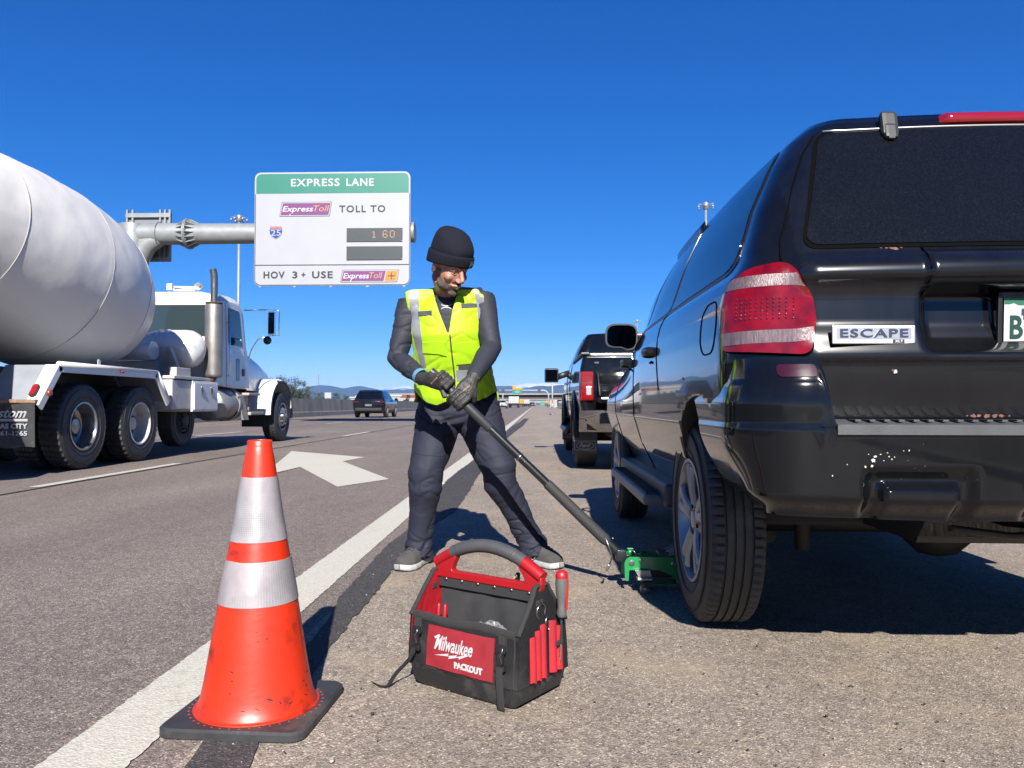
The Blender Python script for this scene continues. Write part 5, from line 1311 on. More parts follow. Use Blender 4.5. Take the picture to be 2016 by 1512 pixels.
# ------------------------------------------------------------------ tool bag in the foreground
A_ = Vector((-.363, 2.265, 0)); B_ = Vector((-.060, 2.057, 0)); C_ = Vector((.055, 2.270, 0))
ex_ = (B_-A_); BL = ex_.length; brz = atan2(ex_.y, ex_.x)
BAG = empty('tool_bag', 'open black and red fabric tool bag with arched grey handle beside the cone', 'tool bag', tuple((B_+A_)/2+Vector((cos(brz+pi/2), sin(brz+pi/2), 0))*.116+ex_.normalized()*.008), brz)
def build_bag():
    FB = mat('black ballistic nylon', (.015, .015, .016), .78, weave=.55, wscale=230, bdist=.0012, var=.30, vscale=7, dirt=(.11, .10, .095), dscale=7, damt=.30, dthr=.50, spec=.3)
    FR = mat('red ballistic nylon', (.38, .004, .016), .65, weave=.5, wscale=230, bdist=.001, var=.12, vscale=9, dirt=(.25, .03, .03), dscale=8, damt=.35)
    FRP = mat('red fabric', (.46, .005, .016), .6, var=.2, vscale=8, bump=.3, bscale=14, bdist=.006)
    RP = mat('red plastic', (.42, .008, .012), .42, var=.06, vscale=8, bump=.1, bscale=200)
    GR = mat('grey grip rubber', (.075, .075, .078), .6, var=.12, vscale=20)
    PL = mat('bag base plastic', (.018, .018, .019), .5, dirt=(.12, .11, .10), dscale=11, damt=.45, dthr=.52, bump=.3, bscale=90)
    WB = mat('webbing', (.036, .035, .034), .8, weave=.7, wscale=160, bdist=.001)
    L = .193; D = .122; hF = .195     # half length, half depth, front height
    # local: x along the front (left..right), y back, front face at y=-D
    m = MB(); n = 6
    base = [(.0, .86, .84), (.012, .95, .95), (.05, 1.0, 1.0), (.062, 1.0, 1.0), (.064, .985, .985)]
    vs = []; P0 = rrect(-L, -D, L, D, .022, n); N = len(P0)
    for z, kx, ky in base: vs += [(x*kx, y*ky, z) for x, y in P0]
    fs = [(j*N+i, j*N+(i+1) % N, (j+1)*N+(i+1) % N, (j+1)*N+i) for j in range(len(base)-1) for i in range(N)]+[list(range(N))[::-1], list(range((len(base)-1)*N, len(base)*N))]
    m.add(vs, fs, None, 0, True)
    m.build('base', PL, BAG, sharp=35)
    # fabric shell: four walls with thickness, bulging and creased
    def wr(a, b, s_=1.): return s_*(.0035*noise.noise((a*22, b*22, 3))+.0016*noise.noise((a*60, b*55, 8)))
    def front(u, v):
        x = -L+2*L*u; z = .058+(hF-.058)*v; bul = .008*sin(pi*u)*sin(pi*v*.8+.3)
        return (x*(1-.02*v), -D-bul+wr(x, z)+.014*v, z+.006*noise.noise((x*9, 0, 0))*v)
    m = MB(); m.grid(front, 60, 30); m.grid(lambda u, v: tuple(Vector(front(u, v))+Vector((0, .006, 0))), 60, 30)
    m.build('front_wall', FB, BAG)
    def back(u, v): x = -L+2*L*u; z = .058+(hF+.0-.058)*v; return (x, D+.004*sin(pi*u)+wr(x+3, z)-.014*v, z)
    m = MB(); m.grid(back, 40, 20); m.build('back_wall', FB, BAG)
    # gable ends: tall in the middle, sloping to the front and back rims
    for sg in (-1, 1):
        def gz(v):    # outline height of the gable at depth v in 0..1
            t = abs(v-.5)*2; return .308-(.308-hF)*max(0, (t-.24)/.76)**.95
        def gab(u, v): # u depth, v height
            y = -D+2*D*u; z = .058+(gz(u)-.058)*v; k = z/.335
            return (sg*(L+.004+.006*sin(pi*u)*sin(pi*v)+wr(y, z, .8)-.014*k**1.5), y*(1-.10*k*(1 if True else 0)), z)
        m = MB(); m.grid(gab, 36, 30, 0); m.grid(lambda u, v: tuple(Vector(gab(u, v))-Vector((sg*.006, 0, 0))), 36, 30, 1)
        m.build('end_wall', [FB, FRP if sg < 0 else FB], BAG)
        m = MB(); P = [gab(u/40, 1) for u in range(41)]; m.tube(P, [(.0055, .008)]*41, 8); m.build('edge_binding', WB, BAG)
    m = MB(); P = [front(u/50, 1) for u in range(51)]; m.tube(P, [(.013, .004)]*51, 8, up=(0, 0, 1)); P = [back(u/40, 1) for u in range(41)]; m.tube(P, [(.010, .004)]*41, 8, up=(0, 0, 1)); m.build('rim_binding', WB, BAG)
    # interior: dark floor and centre divider hanging from the red bar
    m = MB(); m.box((0, 0, .10), (2*L*.96, 2*D*.95, .01)); m.build('lining', mat('bag lining', (.012, .012, .013), .9), BAG)
    def div(u, v): x = -.180+.360*u; z = .10+.190*v; return (x, .004+.009*noise.noise((x*16, z*3, 0))*(1-v)+.006*sin(x*55)*(1-v), z)
    m = MB(); m.grid(div, 60, 24); m.grid(lambda u, v: tuple(Vector(div(u, v))+Vector((0, .008, 0))), 60, 24)
    m.build('divider', mat('grey divider fabric', (.048, .048, .050), .85, weave=.6, wscale=230, bdist=.001, var=.25, vscale=9, dirt=(.12, .11, .10), dscale=9, damt=.3), BAG)
    m = MB(); m.box((0, -.004, .276), (.358, .006, .034), b=.002); bs = m.build('rivet_strip', WB, BAG)
    m = MB()
    for k in range(6): m.ico((-.150+.060*k, -.008, .282), .0052, 2, sc=(1, .5, 1))
    m.build('rivets', STEEL, bs)
    # red handle frame: bar plus two shoulders, grey ribbed grip arching between them
    m = MB()
    def arch(t): return (-.158+.316*t, .375-(.052)*abs(2*t-1)**2.2)
    bar = [(-.165, .312), (.165, .312), (.172, .330), (.172, .352), (.166, .362), (.112, .397), (.098, .390), (.105, .368), (.118, .352), (.122, .338), (.116, .334), (-.108, .334), (-.114, .338), (-.110, .352), (-.100, .372), (-.098, .396), (-.112, .402), (-.160, .372), (-.172, .358), (-.170, .335)]
    bar = [(a*1.12, b-.026) for a, b in bar]; m.prism(round_poly(bar, .006, 3), -.010, .014, plane='xz'); hf = m.build('handle_frame', RP, BAG, sharp=35, bev=.003)
    for sg in (-1, 1):
        m = MB(); P = []
        for k in range(9): t = k/8; P.append((sg*(.190-.066*t), .002, .328+.040*t-.004*t*t)); 
        m.tube(P, [(.017, .019)]*9, 16, up=(0, 0, 1)); m.build('handle_socket', RP, hf, sharp=50)
    m = MB(); P = []; R = []
    for k in range(97):
        t = k/96; x = -.128+.256*t; z = .363+.030*(1-(2*t-1)**2); P.append((x, .002, z)); rr_ = .0185+(.0012 if (k//1) % 3 == 0 and .08 < t < .9 else 0); R.append((rr_, rr_*1.05))
    m.tube(P, R, 18, up=(0, 0, 1)); m.build('handle_grip', GR, BAG, sharp=70)
    # red logo panel on the front
    bvf = BVHTree.FromPolygons([Vector(front(i/60, j/30)) for j in range(31) for i in range(61)], [(j*61+i, j*61+i+1, (j+1)*61+i+1, (j+1)*61+i) for j in range(30) for i in range(60)])
    FF = ((0, -1, 0), (1, 0, 0), (0, 0, 1), (0, 1, 0))
    px0, px1, pz0, pz1 = -.120, .116, .067, .177
    lp = patch(bvf, [(px0, pz0), (px1, pz0-.002), (px1, pz1), (px0, pz1)], FF, .01, .004, .004, 'logo_panel', FR, BAG)
    IV = mat('embroidery white', (.62, .60, .60), .7)
    m = MB(); cxl = (px0+px1)/2
    def flat(mb, vs, fs, off): # drape
        out = []
        for v in vs:
            h = bvf.ray_cast(Vector((v[0], -1, v[1])), Vector((0, 1, 0)), 3); y = (h[0].y if h[0] is not None else -D)-off-v[2]; out.append((v[0], y, v[1]))
        mb.add(out, fs)
    vs, fs = text_mesh('Milwaukee', size=.048, ext=.0004, shear=.35, offset=.0009)
    x0 = min(v[0] for v in vs); x1 = max(v[0] for v in vs); kx = .136/(x1-x0)
    flat(m, [((v[0]-x0)*kx-.088, v[1]*1.12+.135+.10*0, v[2]) for v in vs], fs, .0052)
    # M with a long raised lead-in stroke
    flat(m, [(-.092, .150, 0), (-.074, .159, 0), (-.070, .154, 0), (-.088, .145, 0)], [(0, 1, 2, 3)], .0055)
    bolt = [(-.089, .101), (-.034, .114), (-.038, .107), (-.004, .115), (-.008, .110), (.044, .124), (.002, .105), (.004, .1105), (-.036, .099), (-.032, .1065)]
    flat(m, [(a, b, .0) for a, b in bolt], [list(range(10))], .0056)
    vs, fs = text_mesh('PACKOUT', size=.022, ext=.0004, offset=.0014, space=1.0)
    x0 = min(v[0] for v in vs); x1 = max(v[0] for v in vs); kx = .098/(x1-x0)
    flat(m, [((v[0]-x0)*kx-.014, v[1]*1.0+.0865, v[2]) for v in vs], fs, .0052)
    m.build('logo_lettering', IV, lp)
    # two strap buckles with hanging webbing
    for bx in (-.152, .148):
        m = MB(); m.box((bx, -D-.010, .160), (.030, .008, .022), b=.003); m.box((bx, -D-.013, .135), (.020, .012, .030), b=.003); m.box((bx, -D-.012, .112), (.030, .012, .016), b=.003)
        bk = m.build('buckle', BLACKP, BAG)
        m = MB(); m.tube([(bx+.012, -D-.018, .172), (bx+.015, -D-.024, .160), (bx+.008, -D-.026, .148), (bx+.012, -D-.024, .134), (bx+.010, -D-.02, .122)], .0016, 6); m.build('buckle_spring', STEEL, bk)
        m = MB(); m.box((bx, -D-.002, .172), (.024, .006, .04)); m.build('strap_loop', WB, bk)
    def ribbon(pts, w_, nm, wdir):
        mb = MB(); mb.tube(pts, [(w_, .0012)]*len(pts), 8, up=wdir); return mb.build(nm, WB, BAG, sharp=30)
    bx = .148
    ribbon([(bx, -D-.018, .115), (bx+.001, -D-.020, .09), (bx+.002, -D-.017, .05), (bx+.003, -D-.014, .012), (bx+.003, -D-.010, -.0-.0+.003)], .0115, 'hanging_strap', (1, 0, 0))
    bx = -.152
    def smooth(P, it=2):
        P = [Vector(p) for p in P]
        for _ in range(it):
            Q = [P[0]]
            for a, b in zip(P[:-1], P[1:]): Q += [a*.75+b*.25, a*.25+b*.75]
            Q.append(P[-1]); P = Q
        return P
    ribbon(smooth([(bx, -D-.018, .112), (bx-.002, -D-.024, .095), (bx-.018, -D-.030, .070), (bx-.040, -D-.045, .045), (bx-.052, -D-.056, .022), (bx-.058, -D-.062, .004), (bx-.072, -D-.075, .0025), (bx-.120, -D-.062, .002)]), .0105, 'hanging_strap', (0, 1, .0))
    # vertical seams and side piping
    m = MB()
    for u in (.03, .97): P = [tuple(Vector(front(u, v/20))+Vector((0, -.001, 0))) for v in range(21)]; m.tube(P, .0022, 6); m.build('seam', WB, BAG); m = MB()
    # right end: red pleated pockets, D ring, carabiner; left end: red pocket with a spray can
    RX = L+.006
    for k in range(3):
        y0 = -.078+.024*k; m = MB()
        m.grid(lambda u, v: (RX+.006+.010*sin(pi*u)-.003*v, y0+.026*u, .066+(.118+.012*k)*v+.003*sin(7*u)), 10, 12)
        m.grid(lambda u, v: (RX+.003, y0+.026*u, .066+(.118+.012*k)*v), 2, 2); m.build('end_pocket', FRP, BAG)
    for k in range(2):
        y0 = .012+.030*k; m = MB(); m.grid(lambda u, v: (RX+.006+.013*sin(pi*u)-.003*v, y0+.032*u, .072+(.140-.02*k)*v), 10, 12); m.build('end_pocket', FRP, BAG)
    m = MB(); m.box((RX+.022, .038, .15), (.006, .03, .012), b=.002); m.box((RX+.022, .048, .175), (.005, .006, .05), b=.002); m.build('tape_clip', WB, BAG)
    m = MB(); P = [(RX-.006+.002*sin(t*pi*2), -.012+.020*cos(a), .240+.020*sin(a)) for t, a in [(k/28, 2*pi*k/28) for k in range(28)]]; m.tube(P, .0028, 8, closed=True); m.box((RX-.012, -.012, .260), (.008, .034, .02), b=.002, mi=1); m.build('d_ring', [mat('nickel', (.5, .48, .45), .3, metal=1), WB], BAG)
    # divider side clip on the far left
    m = MB(); m.box((-.184, -.02, .268), (.004, .018, .03), b=.001); m.ico((-.184, -.03, .268), .004, 1); m.build('side_clip', WB, BAG)
    m = MB(); m.grid(lambda u, v: (-L-.010-.030*sin(pi*u)*v**.6, -.07+.12*u, .075+.095*v), 14, 14); m.grid(lambda u, v: (-L-.004, -.07+.12*u, .075+.095*v), 2, 2); m.build('end_pocket', FRP, BAG)
    m = MB(); P = [(-L-.010-.030*sin(pi*u/14), -.07+.12*u/14, .170) for u in range(15)]; m.tube(P, [(.006, .003)]*15, 8, up=(0, 0, 1)); m.build('pocket_binding', WB, BAG)
    m = MB(); m.box((-L-.012, .05, .085), (.012, .02, .035), b=.003); m.build('side_clip', BLACKP, BAG)
build_bag()
def bag_pt(x, y, z): return BAG.matrix_basis @ Vector((x, y, z))
def resting(name, label, cat, x, y, z, rz=0): 
    p = Matrix.Translation(BAG.location) @ Matrix.Rotation(brz, 4, 'Z') @ Vector((x, y, z)); return empty(name, label, cat, tuple(p), brz+rz)
# screwdriver standing in the end pocket
S_ = resting('screwdriver', 'red and grey handled screwdriver standing upright in the bag end pocket', 'screwdriver', .212, .052, .085)
m = MB(); m.tube([(0, 0, 0), (.004, .004, .135)], .0035, 10); m.build('shaft', CHROME, S_)
m = MB(); m.lathe([(.0001, .128), (.011, .130), (.0145, .140), (.011, .155), (.0125, .175), (.0165, .195), (.0175, .22), (.0165, .236)], 20, Matrix.Translation((.004, .004, 0))); m.build('handle', mat('screwdriver grey', (.13, .13, .125), .5), S_, sharp=60)
m = MB(); m.lathe([(.0168, .236), (.0175, .24), (.015, .252), (.008, .257), (.0001, .258)], 20, Matrix.Translation((.004, .004, 0)))
for k in range(1): m.tube([(.004+.0135, .004+.002, .150), (.004+.0165, .006, .20), (.004+.0165, .006, .238)], .004, 8)
m.build('handle_cap', mat('screwdriver red', (.50, .015, .02), .4), S_, sharp=60)
S_ = resting('spray_can', 'white and blue spray can poking out of the left end pocket of the bag', 'spray can', -.226, -.01, .085)
m = MB(); m.lathe([(.019, 0), (.019, .108), (.017, .114), (.014, .117)], 24); m.build('can', mat('can white', (.6, .6, .6), .35), S_)
m = MB(); m.lathe([(.0193, .086), (.0193, .107)], 24); m.build('blue_band', mat('can blue', (.02, .05, .35), .35), S_)
m = MB(); m.lathe([(.0193, .070), (.0193, .086)], 24); m.build('yellow_band', mat('can yellow', (.7, .5, .03), .35), S_)
m = MB(); m.lathe([(.012, .117), (.011, .135), (.0001, .137)], 18); m.build('nozzle', mat('can cap', (.62, .62, .62), .5), S_)
S_ = resting('carabiner', 'small steel carabiner clipped below the d ring on the bag end', 'carabiner', .200, .010, .205)
m = MB(); P = [(0, .010*cos(t), .016*sin(t)) for t in [2*pi*k/20 for k in range(20)]]; m.tube(P, .0022, 8, closed=True); m.tube([(.002, 0, -.014), (.006, .012, -.028), (.008, .03, -.034)], .0022, 8); m.build('hook', STEEL, S_)
for i, (lx, lab) in enumerate(((-.142, 'red rubber plier grips inside the bag, nearest the left end wall'), (-.118, 'red rubber plier grip inside the bag, next to the divider folds'))):
    S_ = resting('pliers', lab, 'pliers', lx, -.055, .11); m = MB(); m.tube([(0, 0, 0), (0, .003, .05), (.002, .005, .105), (.002, .005, .112)], [.006, .0065, .006, .003], 10); m.build('grip', mat('plier red', (.48, .012, .02), .4), S_)
S_ = resting('plastic_packet', 'crumpled clear plastic packets lying in the open bag behind the front rim', 'packet', .065, -.065, .15)
m = MB(); r_ = random.Random(2)
def pk(u, v): return (-.05+.10*u, -.02+.03*v+.02*noise.noise((u*3, v*2, 1)), .035+.016*noise.noise((u*6, v*6, 4))+.012*sin(pi*u))
m.grid(pk, 20, 10, smooth=False); m.build('film', mat('clear film', (.50, .50, .52), .12, spec=.9, alpha=.35), S_)
S_ = resting('wooden_handle', 'pale wooden tool handle end showing through the gap under the bag grip', 'tool handle', .065, .04, .20)
m = MB(); m.tube([(0, 0, 0), (.006, .0, .085), (.010, 0, .112)], [(.010, .014), (.010, .015), (.008, .013)], 12); m.build('wood', mat('varnished wood', (.52, .27, .09), .45, var=.25, vscale=30), S_)
m = MB(); m.tube([(.008, -.002, .095), (.016, -.001, .120)], [(.009, .014), (.005, .008)], 10); m.build('end_cap', mat('handle dark end', (.02, .012, .01), .5), S_)
# ------------------------------------------------------------------ floor jack with its long handle
JK = empty('floor_jack', 'bright green floor jack with castor wheels pushed under the suv behind the tyre', 'floor jack', (.41, 3.44, 0))
def build_jack():
    # local: x runs under the car, y forward. side plates at y = -.07 and +.09
    G = mat('jack green', (.004, .30, .075), .32, coat=.5, crough=.1, var=.06, vscale=8, dirt=(.02, .03, .02), dscale=10, damt=.5)
    side = [(-.052, .190), (-.030, .204), (.22, .200), (.42, .150), (.46, .10), (.46, .045), (.40, .03), (.30, .028), (.25, .04), (.21, .095), (.14, .125), (.065, .128), (-.035, .125), (-.040, .062), (-.052, .060), (-.060, .075), (-.062, .17)]
    for y in (-.075, .105):
        m = MB(); m.prism(round_poly(side, .006, 2), y-.003, y+.003, plane='xz'); sp = m.build('side_plate', G, JK)
        for x, z, r in ((-.022, .168, .017), (.030, .182, .011), (.22, .165, .014), (.245, .055, .008)):
            m = MB(); m.lathe([(.0001, -.010), (r*.55, -.010), (r*.6, -.006), (r, -.005), (r, 0)], 20, Matrix.Translation((x, y-.003, z)), axis='y'); m.build('bolt', STEEL, sp, sharp=40)
    m = MB(); m.box((.33, .015, .10), (.5, .13, .05), b=.01); m.tube([(.05, .015, .11), (.30, .015, .10)], .035, 14); m.build('hydraulic_unit', mat('jack dark metal', (.025, .027, .026), .45, metal=.3), JK)
    m = MB(); m.box((.20, .015, .038), (.36, .14, .006)); m.build('base_plate', G, JK)
    # castor brackets: lit steel platform, fork and wheel at each rear corner
    for y, x in ((-.125, .045), (.155, .045)):
        m = MB(); m.box((x, y, .088), (.085, .07, .012), b=.003); m.prism([(x-.05, .128), (x+.035, .132), (x+.045, .094), (x-.03, .094)], y+.01, y+.04, plane='xz'); cb = m.build('castor_bracket', mat('bracket zinc', (.42, .42, .40), .35, metal=.6), JK)
        m = MB(); m.tube([(x, y, .084), (x, y, .070)], .026, 18); m.box((x+.012, y-.018, .050), (.036, .004, .04), b=.001); m.box((x+.012, y+.018, .050), (.036, .004, .04), b=.001); m.build('castor_fork', mat('fork black', (.03, .03, .03), .35, metal=.4), cb)
        m = MB(); m.lathe([(.0001, -.012), (.010, -.012), (.026, -.011), (.030, -.008), (.030, .008), (.026, .011), (.0001, .012)], 28, Matrix.Translation((x+.004, y, .030)), axis='y'); m.lathe([(.0001, -.024), (.008, -.024), (.009, -.020), (.009, 0)], 12, Matrix.Translation((x+.004, y, .030)), axis='y', mi=1); m.build('castor_wheel', [mat('castor grey', (.20, .19, .18), .6, metal=.2), mat('axle white', (.55, .53, .6), .35)], cb)
    m = MB(); m.tube([(.42, -.06, .040), (.42, .09, .040)], .038, 20); m.build('front_roller', mat('roller steel', (.2, .2, .2), .5, metal=.6), JK)
    # lift arm up to the saddle under the sill
    m = MB()
    for y in (-.02, .05): m.prism([(.14, .205), (.18, .185), (.60, .36), (.60, .40), (.50, .395)], y-.004, y+.004, plane='xz')
    m.build('lift_arm', mat('arm zinc', (.50, .52, .54), .35, metal=.5), JK)
    m = MB(); m.tube([(.58, .015, .385), (.58, .015, .425)], .055, 20); m.box((.17, .015, .215), (.06, .10, .02), b=.004); sep(m.build('saddle', mat('saddle steel', (.12, .12, .12), .5, metal=.6), JK))
    # lever parts near the socket
    m = MB(); m.tube([(-.03, -.01, .20), (-.02, -.01, .235)], .012, 8); m.box((-.022, -.01, .24), (.035, .02, .008), b=.002); m.build('release_lug', G, JK)
    m = MB(); m.tube([(-.01, -.02, .235), (.025, -.02, .20)], .004, 8); m.tube([(.025, .0, .205), (.08, .02, .215)], .006, 8); m.build('release_link', STEEL, JK)
build_jack(); JK.scale = (.74, .74, .72); JK.location.x = .425
HB = UZ(1226, 1096, .155); HB = U(1226, 1096, 3.44); HT = U(862, 744, 3.50)
HD = empty('jack_handle', 'long black steel jack handle held by the man, plugged into the green jack', 'jack handle', tuple(HB))
def build_handle():
    d = HT-HB; Lh = d.length; e = d.normalized(); P = lambda t: e*(Lh*t)
    BM = mat('handle black paint', (.022, .024, .026), .30, metal=.35, coat=.3, crough=.12, rvar=.08)
    # fractions along the handle from the photo
    def fr(px, py): return ((Vector((px, py, 0))-Vector((1226, 1096, 0))).length)/((Vector((862, 744, 0))-Vector((1226, 1096, 0))).length)
    tS = fr(1196, 1062); tF = fr(1086, 948); tC = fr(1036, 895); tB = fr(968, 846)
    m = MB(); m.tube([P(-.03), P(tS)], .0175, 16); m.box(tuple(P(.01)), (.045, .05, .05), b=.008); m.build('socket', mat('socket steel', (.05, .055, .06), .3, metal=.6), HD, sharp=40)
    m = MB(); m.tube([P(tS-.01), P(tS), P(tS+.012), P(tF-.02), P(tF-.008), P(tF)], [.018, .024, .025, .0225, .0225, .0215], 24); m.build('foam_sleeve', mat('foam sleeve', (.030, .030, .029), .75, bump=.4, bscale=160), HD, sharp=60)
    m = MB(); m.tube([P(tF-.01), P(tC)], .0180, 24); m.build('lower_tube', BM, HD, sharp=60)
    m = MB(); m.lathe([(.0183, 0), (.0205, .002), (.0205, .006), (.019, .008)], 24, Matrix.Translation(P(tC)) @ e.to_track_quat('Z', 'Y').to_matrix().to_4x4()); m.ico(tuple(P(tC-.03)+Vector((-.004, -.018, .006))), .004, 1); m.build('joint_collar', STEEL, HD, sharp=60)
    m = MB(); m.tube([P(tC), P(tB)], .0185, 24); m.build('upper_tube', BM, HD, sharp=60)
    m = MB(); m.tube([P(tB), P(tB+.004), P(.97), P(1.04)], [.0195, .0215, .0215, .020], 24); m.build('hand_grip', mat('grip rubber black', (.038, .040, .043), .45, bump=.3, bscale=120), HD, sharp=60)
    m = MB(); b = P(tS*.75)+Vector((-.004, -.022, -.012)); m.tube([b+Vector((-.02, 0, .05)), b, b+Vector((.012, 0, -.035)), b+Vector((.0, .0, -.07))], .0035, 6); m.box(tuple(b+Vector((-.008, 0, -.085))), (.012, .008, .028), b=.003, rot=(0, .5, 0)); m.ico(tuple(P(tS*1.0)+Vector((.03, -.01, .01))), .006, 1); m.build('pin_chain', STEEL, HD)
build_handle()
# ------------------------------------------------------------------ the man in the high-visibility vest
MAN = empty('person', 'bearded man in dark beanie and lime safety vest, both gloved hands on a jack handle', 'person', (-.30, 3.92, 0))
def build_man():
    b0 = Vector(MAN.location); W = lambda v: Vector(v)-b0
    V = lambda px, py, Y: U(px, py, Y)-b0
    # joints, read at their own distances ("a" = his right side, which is left in the photo)
    hipa, hipb = V(866, 812, 3.99), V(938, 810, 3.99); kna, knb = V(838, 942, 3.88), V(984, 935, 3.92); ana, anb = V(826, 1082, 3.95), V(1050, 1078, 3.99)
    pel = V(900, 800, 3.98); bel = V(892, 735, 3.89); che = V(883, 650, 3.80); nkb = V(882, 581, 3.78); 
    sha, shb = V(809, 597, 3.80), V(949, 588, 3.82); ela, elb = V(782, 706, 3.74), V(967, 684, 3.70); wra, wrb = V(833, 745, 3.52), V(929, 748, 3.50)
    HC = V(883, 528, 3.645)
    yaw = RAD(46); pit = RAD(28)
    fh = Vector((sin(yaw), -cos(yaw), 0)); fw = (fh*cos(pit)+Vector((0, 0, -1))*sin(pit)).normalized(); rt = fw.cross(Vector((0, 0, 1))).normalized(); up = rt.cross(fw).normalized()
    up = (up+rt*.06).normalized(); rt = fw.cross(up).normalized()
    HM = Matrix((rt, fw, up)).transposed().to_4x4(); HM.translation = HC
    h = lambda x, y, z: HM @ Vector((x, y, z))
    hinv = HM.inverted()
    # ================= body: one continuous skin
    m = MB()
    m.ico((0, -.012, .045), 1, 3, M=HM, sc=(.074, .094, .086)); m.ico((0, .040, -.010), 1, 3, M=HM, sc=(.060, .056, .078)); m.ico((0, .030, -.060), 1, 3, M=HM, sc=(.057, .060, .046)); m.ico((0, .074, -.094), 1, 2, M=HM, sc=(.024, .020, .019))
    m.tube([h(0, .092, .030), h(0, .104, .008), h(0, .122, -.020), h(0, .118, -.030)], [.008, .0095, .0125, .009], 10)
    for s_ in (-1, 1):
        m.ico((s_*.012, .108, -.028), 1, 2, M=HM, sc=(.0095, .013, .008)); m.ico((s_*.040, .066, -.018), 1, 2, M=HM, sc=(.024, .024, .022))
        m.tube([h(s_*.052, .068, .028), h(s_*.030, .088, .034), h(s_*.008, .094, .032)], [.009, .010, .008], 8)
        m.ico((s_*.078, -.008, .0), 1, 2, M=HM, sc=(.007, .018, .030))
    m.tube([h(-.024, .084, -.055), h(-.010, .101, -.050), h(.0, .103, -.051), h(.010, .101, -.050), h(.024, .084, -.055)], [.005, .0065, .006, .0065, .005], 8)
    m.tube([h(-.020, .084, -.059), h(0, .099, -.063), h(.020, .084, -.059)], [.005, .0078, .005], 8)
    m.tube([nkb+Vector((0, .02, -.03)), (nkb+HC)/2+Vector((-.012, .015, -.01)), h(-.0, -.02, -.04)], [.066, .058, .060], 16)
    def limb(P, R, n=14): m.tube(P, R, n)
    m.tube([pel, bel, che, nkb+Vector((0, 0, -.02))], [(.145, .09), (.14, .09), (.155, .10), (.07, .06)], 20, up=(1, 0, 0))
    m.tube([sha, (sha+shb)/2+Vector((0, .01, .02)), shb], [.05, .06, .05], 12)
    for s_, e_, w_ in ((sha, ela, wra), (shb, elb, wrb)): m.tube([s_, s_.lerp(e_, .5), e_, e_.lerp(w_, .35), w_], [.046, .042, .037, .036, .025], 14)
    for a_, k_, f_ in ((hipa, kna, ana), (hipb, knb, anb)): m.tube([a_+Vector((0, 0, .05)), a_.lerp(k_, .5), k_, k_.lerp(f_, .35), f_, f_+Vector((0, 0, -.03))], [.078, .066, .052, .050, .034, .036], 14)
    for f_ in (ana, anb): m.ico(tuple(f_+Vector((0, -.02, -.035))), .034, 2)
    hands = {}
    # ---- hands: palm, four bent fingers and a thumb closed on the jack handle
    e = (HT-HB).normalized(); y0 = Vector((0, -1, 0)); cdir = (y0-e*y0.dot(e)).normalized(); a1 = e.cross(cdir)
    if a1.x < 0: a1 = -a1                      # upper right of the picture
    def axis_pt(px): 
        # point of the handle axis seen at photo column px
        t = (1226-px)/(1226-862.); return HB.lerp(HT, t)-b0
    def hand(mb, C, wr, th0, sense, R=.0225, fr=.0108, inflate=0, spread=.0205, order=1, back=.036):
        def pt(th, r, s): return C+e*s+(cdir*cos(th)+a1*sin(th))*r
        K = []
        for i in range(4):
            s = (i-1.5)*spread*order; L = (1.0, 1.10, 1.05, .86)[i]; P = []; Rr = []
            tot = 3.5*L
            for k in range(9):
                t = k/8; th = th0+sense*(tot*t); r = R+fr+.004+(.007 if k == 0 else 0)+(.003 if k in (3, 6) else 0); P.append(pt(th, r, s+.003*sin(t*3)*order)); Rr.append((fr+inflate)*(1.05 if k in (0, 3, 6) else .97)*(1-.18*t))
            K.append(P[0]); mb.tube(P, Rr, 10)
            mb.ico(tuple(P[-1]), Rr[-1], 1); mb.ico(tuple(P[0]), (fr+inflate)*1.12, 1)
        kc = (K[0]+K[3])/2; out = (kc-C); out = (out-e*out.dot(e)).normalized()
        midp = kc.lerp(wr, .45)+out*.004
        mb.tube([wr+(wr-kc).normalized()*.03, wr, wr.lerp(kc, .3), midp, kc.lerp(wr, .12), kc], [(.030+inflate, .026+inflate), (.030+inflate, .025+inflate), (.037+inflate, .024+inflate), (.043+inflate, .021+inflate), (.044+inflate, .017+inflate), (.040+inflate, .013+inflate)], 16, up=tuple(e))
        # thumb leaves the side of the palm near its base and closes over the handle
        s = -spread*2.1*order; tb = wr.lerp(kc, .30)-e*(-s)*.0+e*(s*.75)
        P = [tb, wr.lerp(kc, .60)+e*s*1.05+out*-.010, pt(th0-sense*.9, R+.020, s*1.15), pt(th0-sense*1.7, R+.016, s*1.0), pt(th0-sense*2.3, R+.014, s*.8)]
        mb.tube(P, [.016+inflate, .0145+inflate, .0125+inflate, .0118+inflate, .0095+inflate], 10); mb.ico(tuple(P[-1]), .0095+inflate, 1)
        return kc
    Cb = axis_pt(906); Ca = axis_pt(873)
    # his left hand, lower, arrives from the upper right; his right hand, upper, from the left
    hb = (Cb, wrb, RAD(48), -1); ha = (Ca, wra, RAD(-2), 1)
    hand(m, *hb, fr=.0085, order=1); hand(m, *ha, fr=.0085, order=1)
    SK = mat('skin', (.54, .25, .165), .5, var=.14, vscale=30, bump=.3, bscale=220, bdist=.0006, coat=.05)
    body = remesh_union(m, 'body', SK, .0042, 3, MAN, .45)
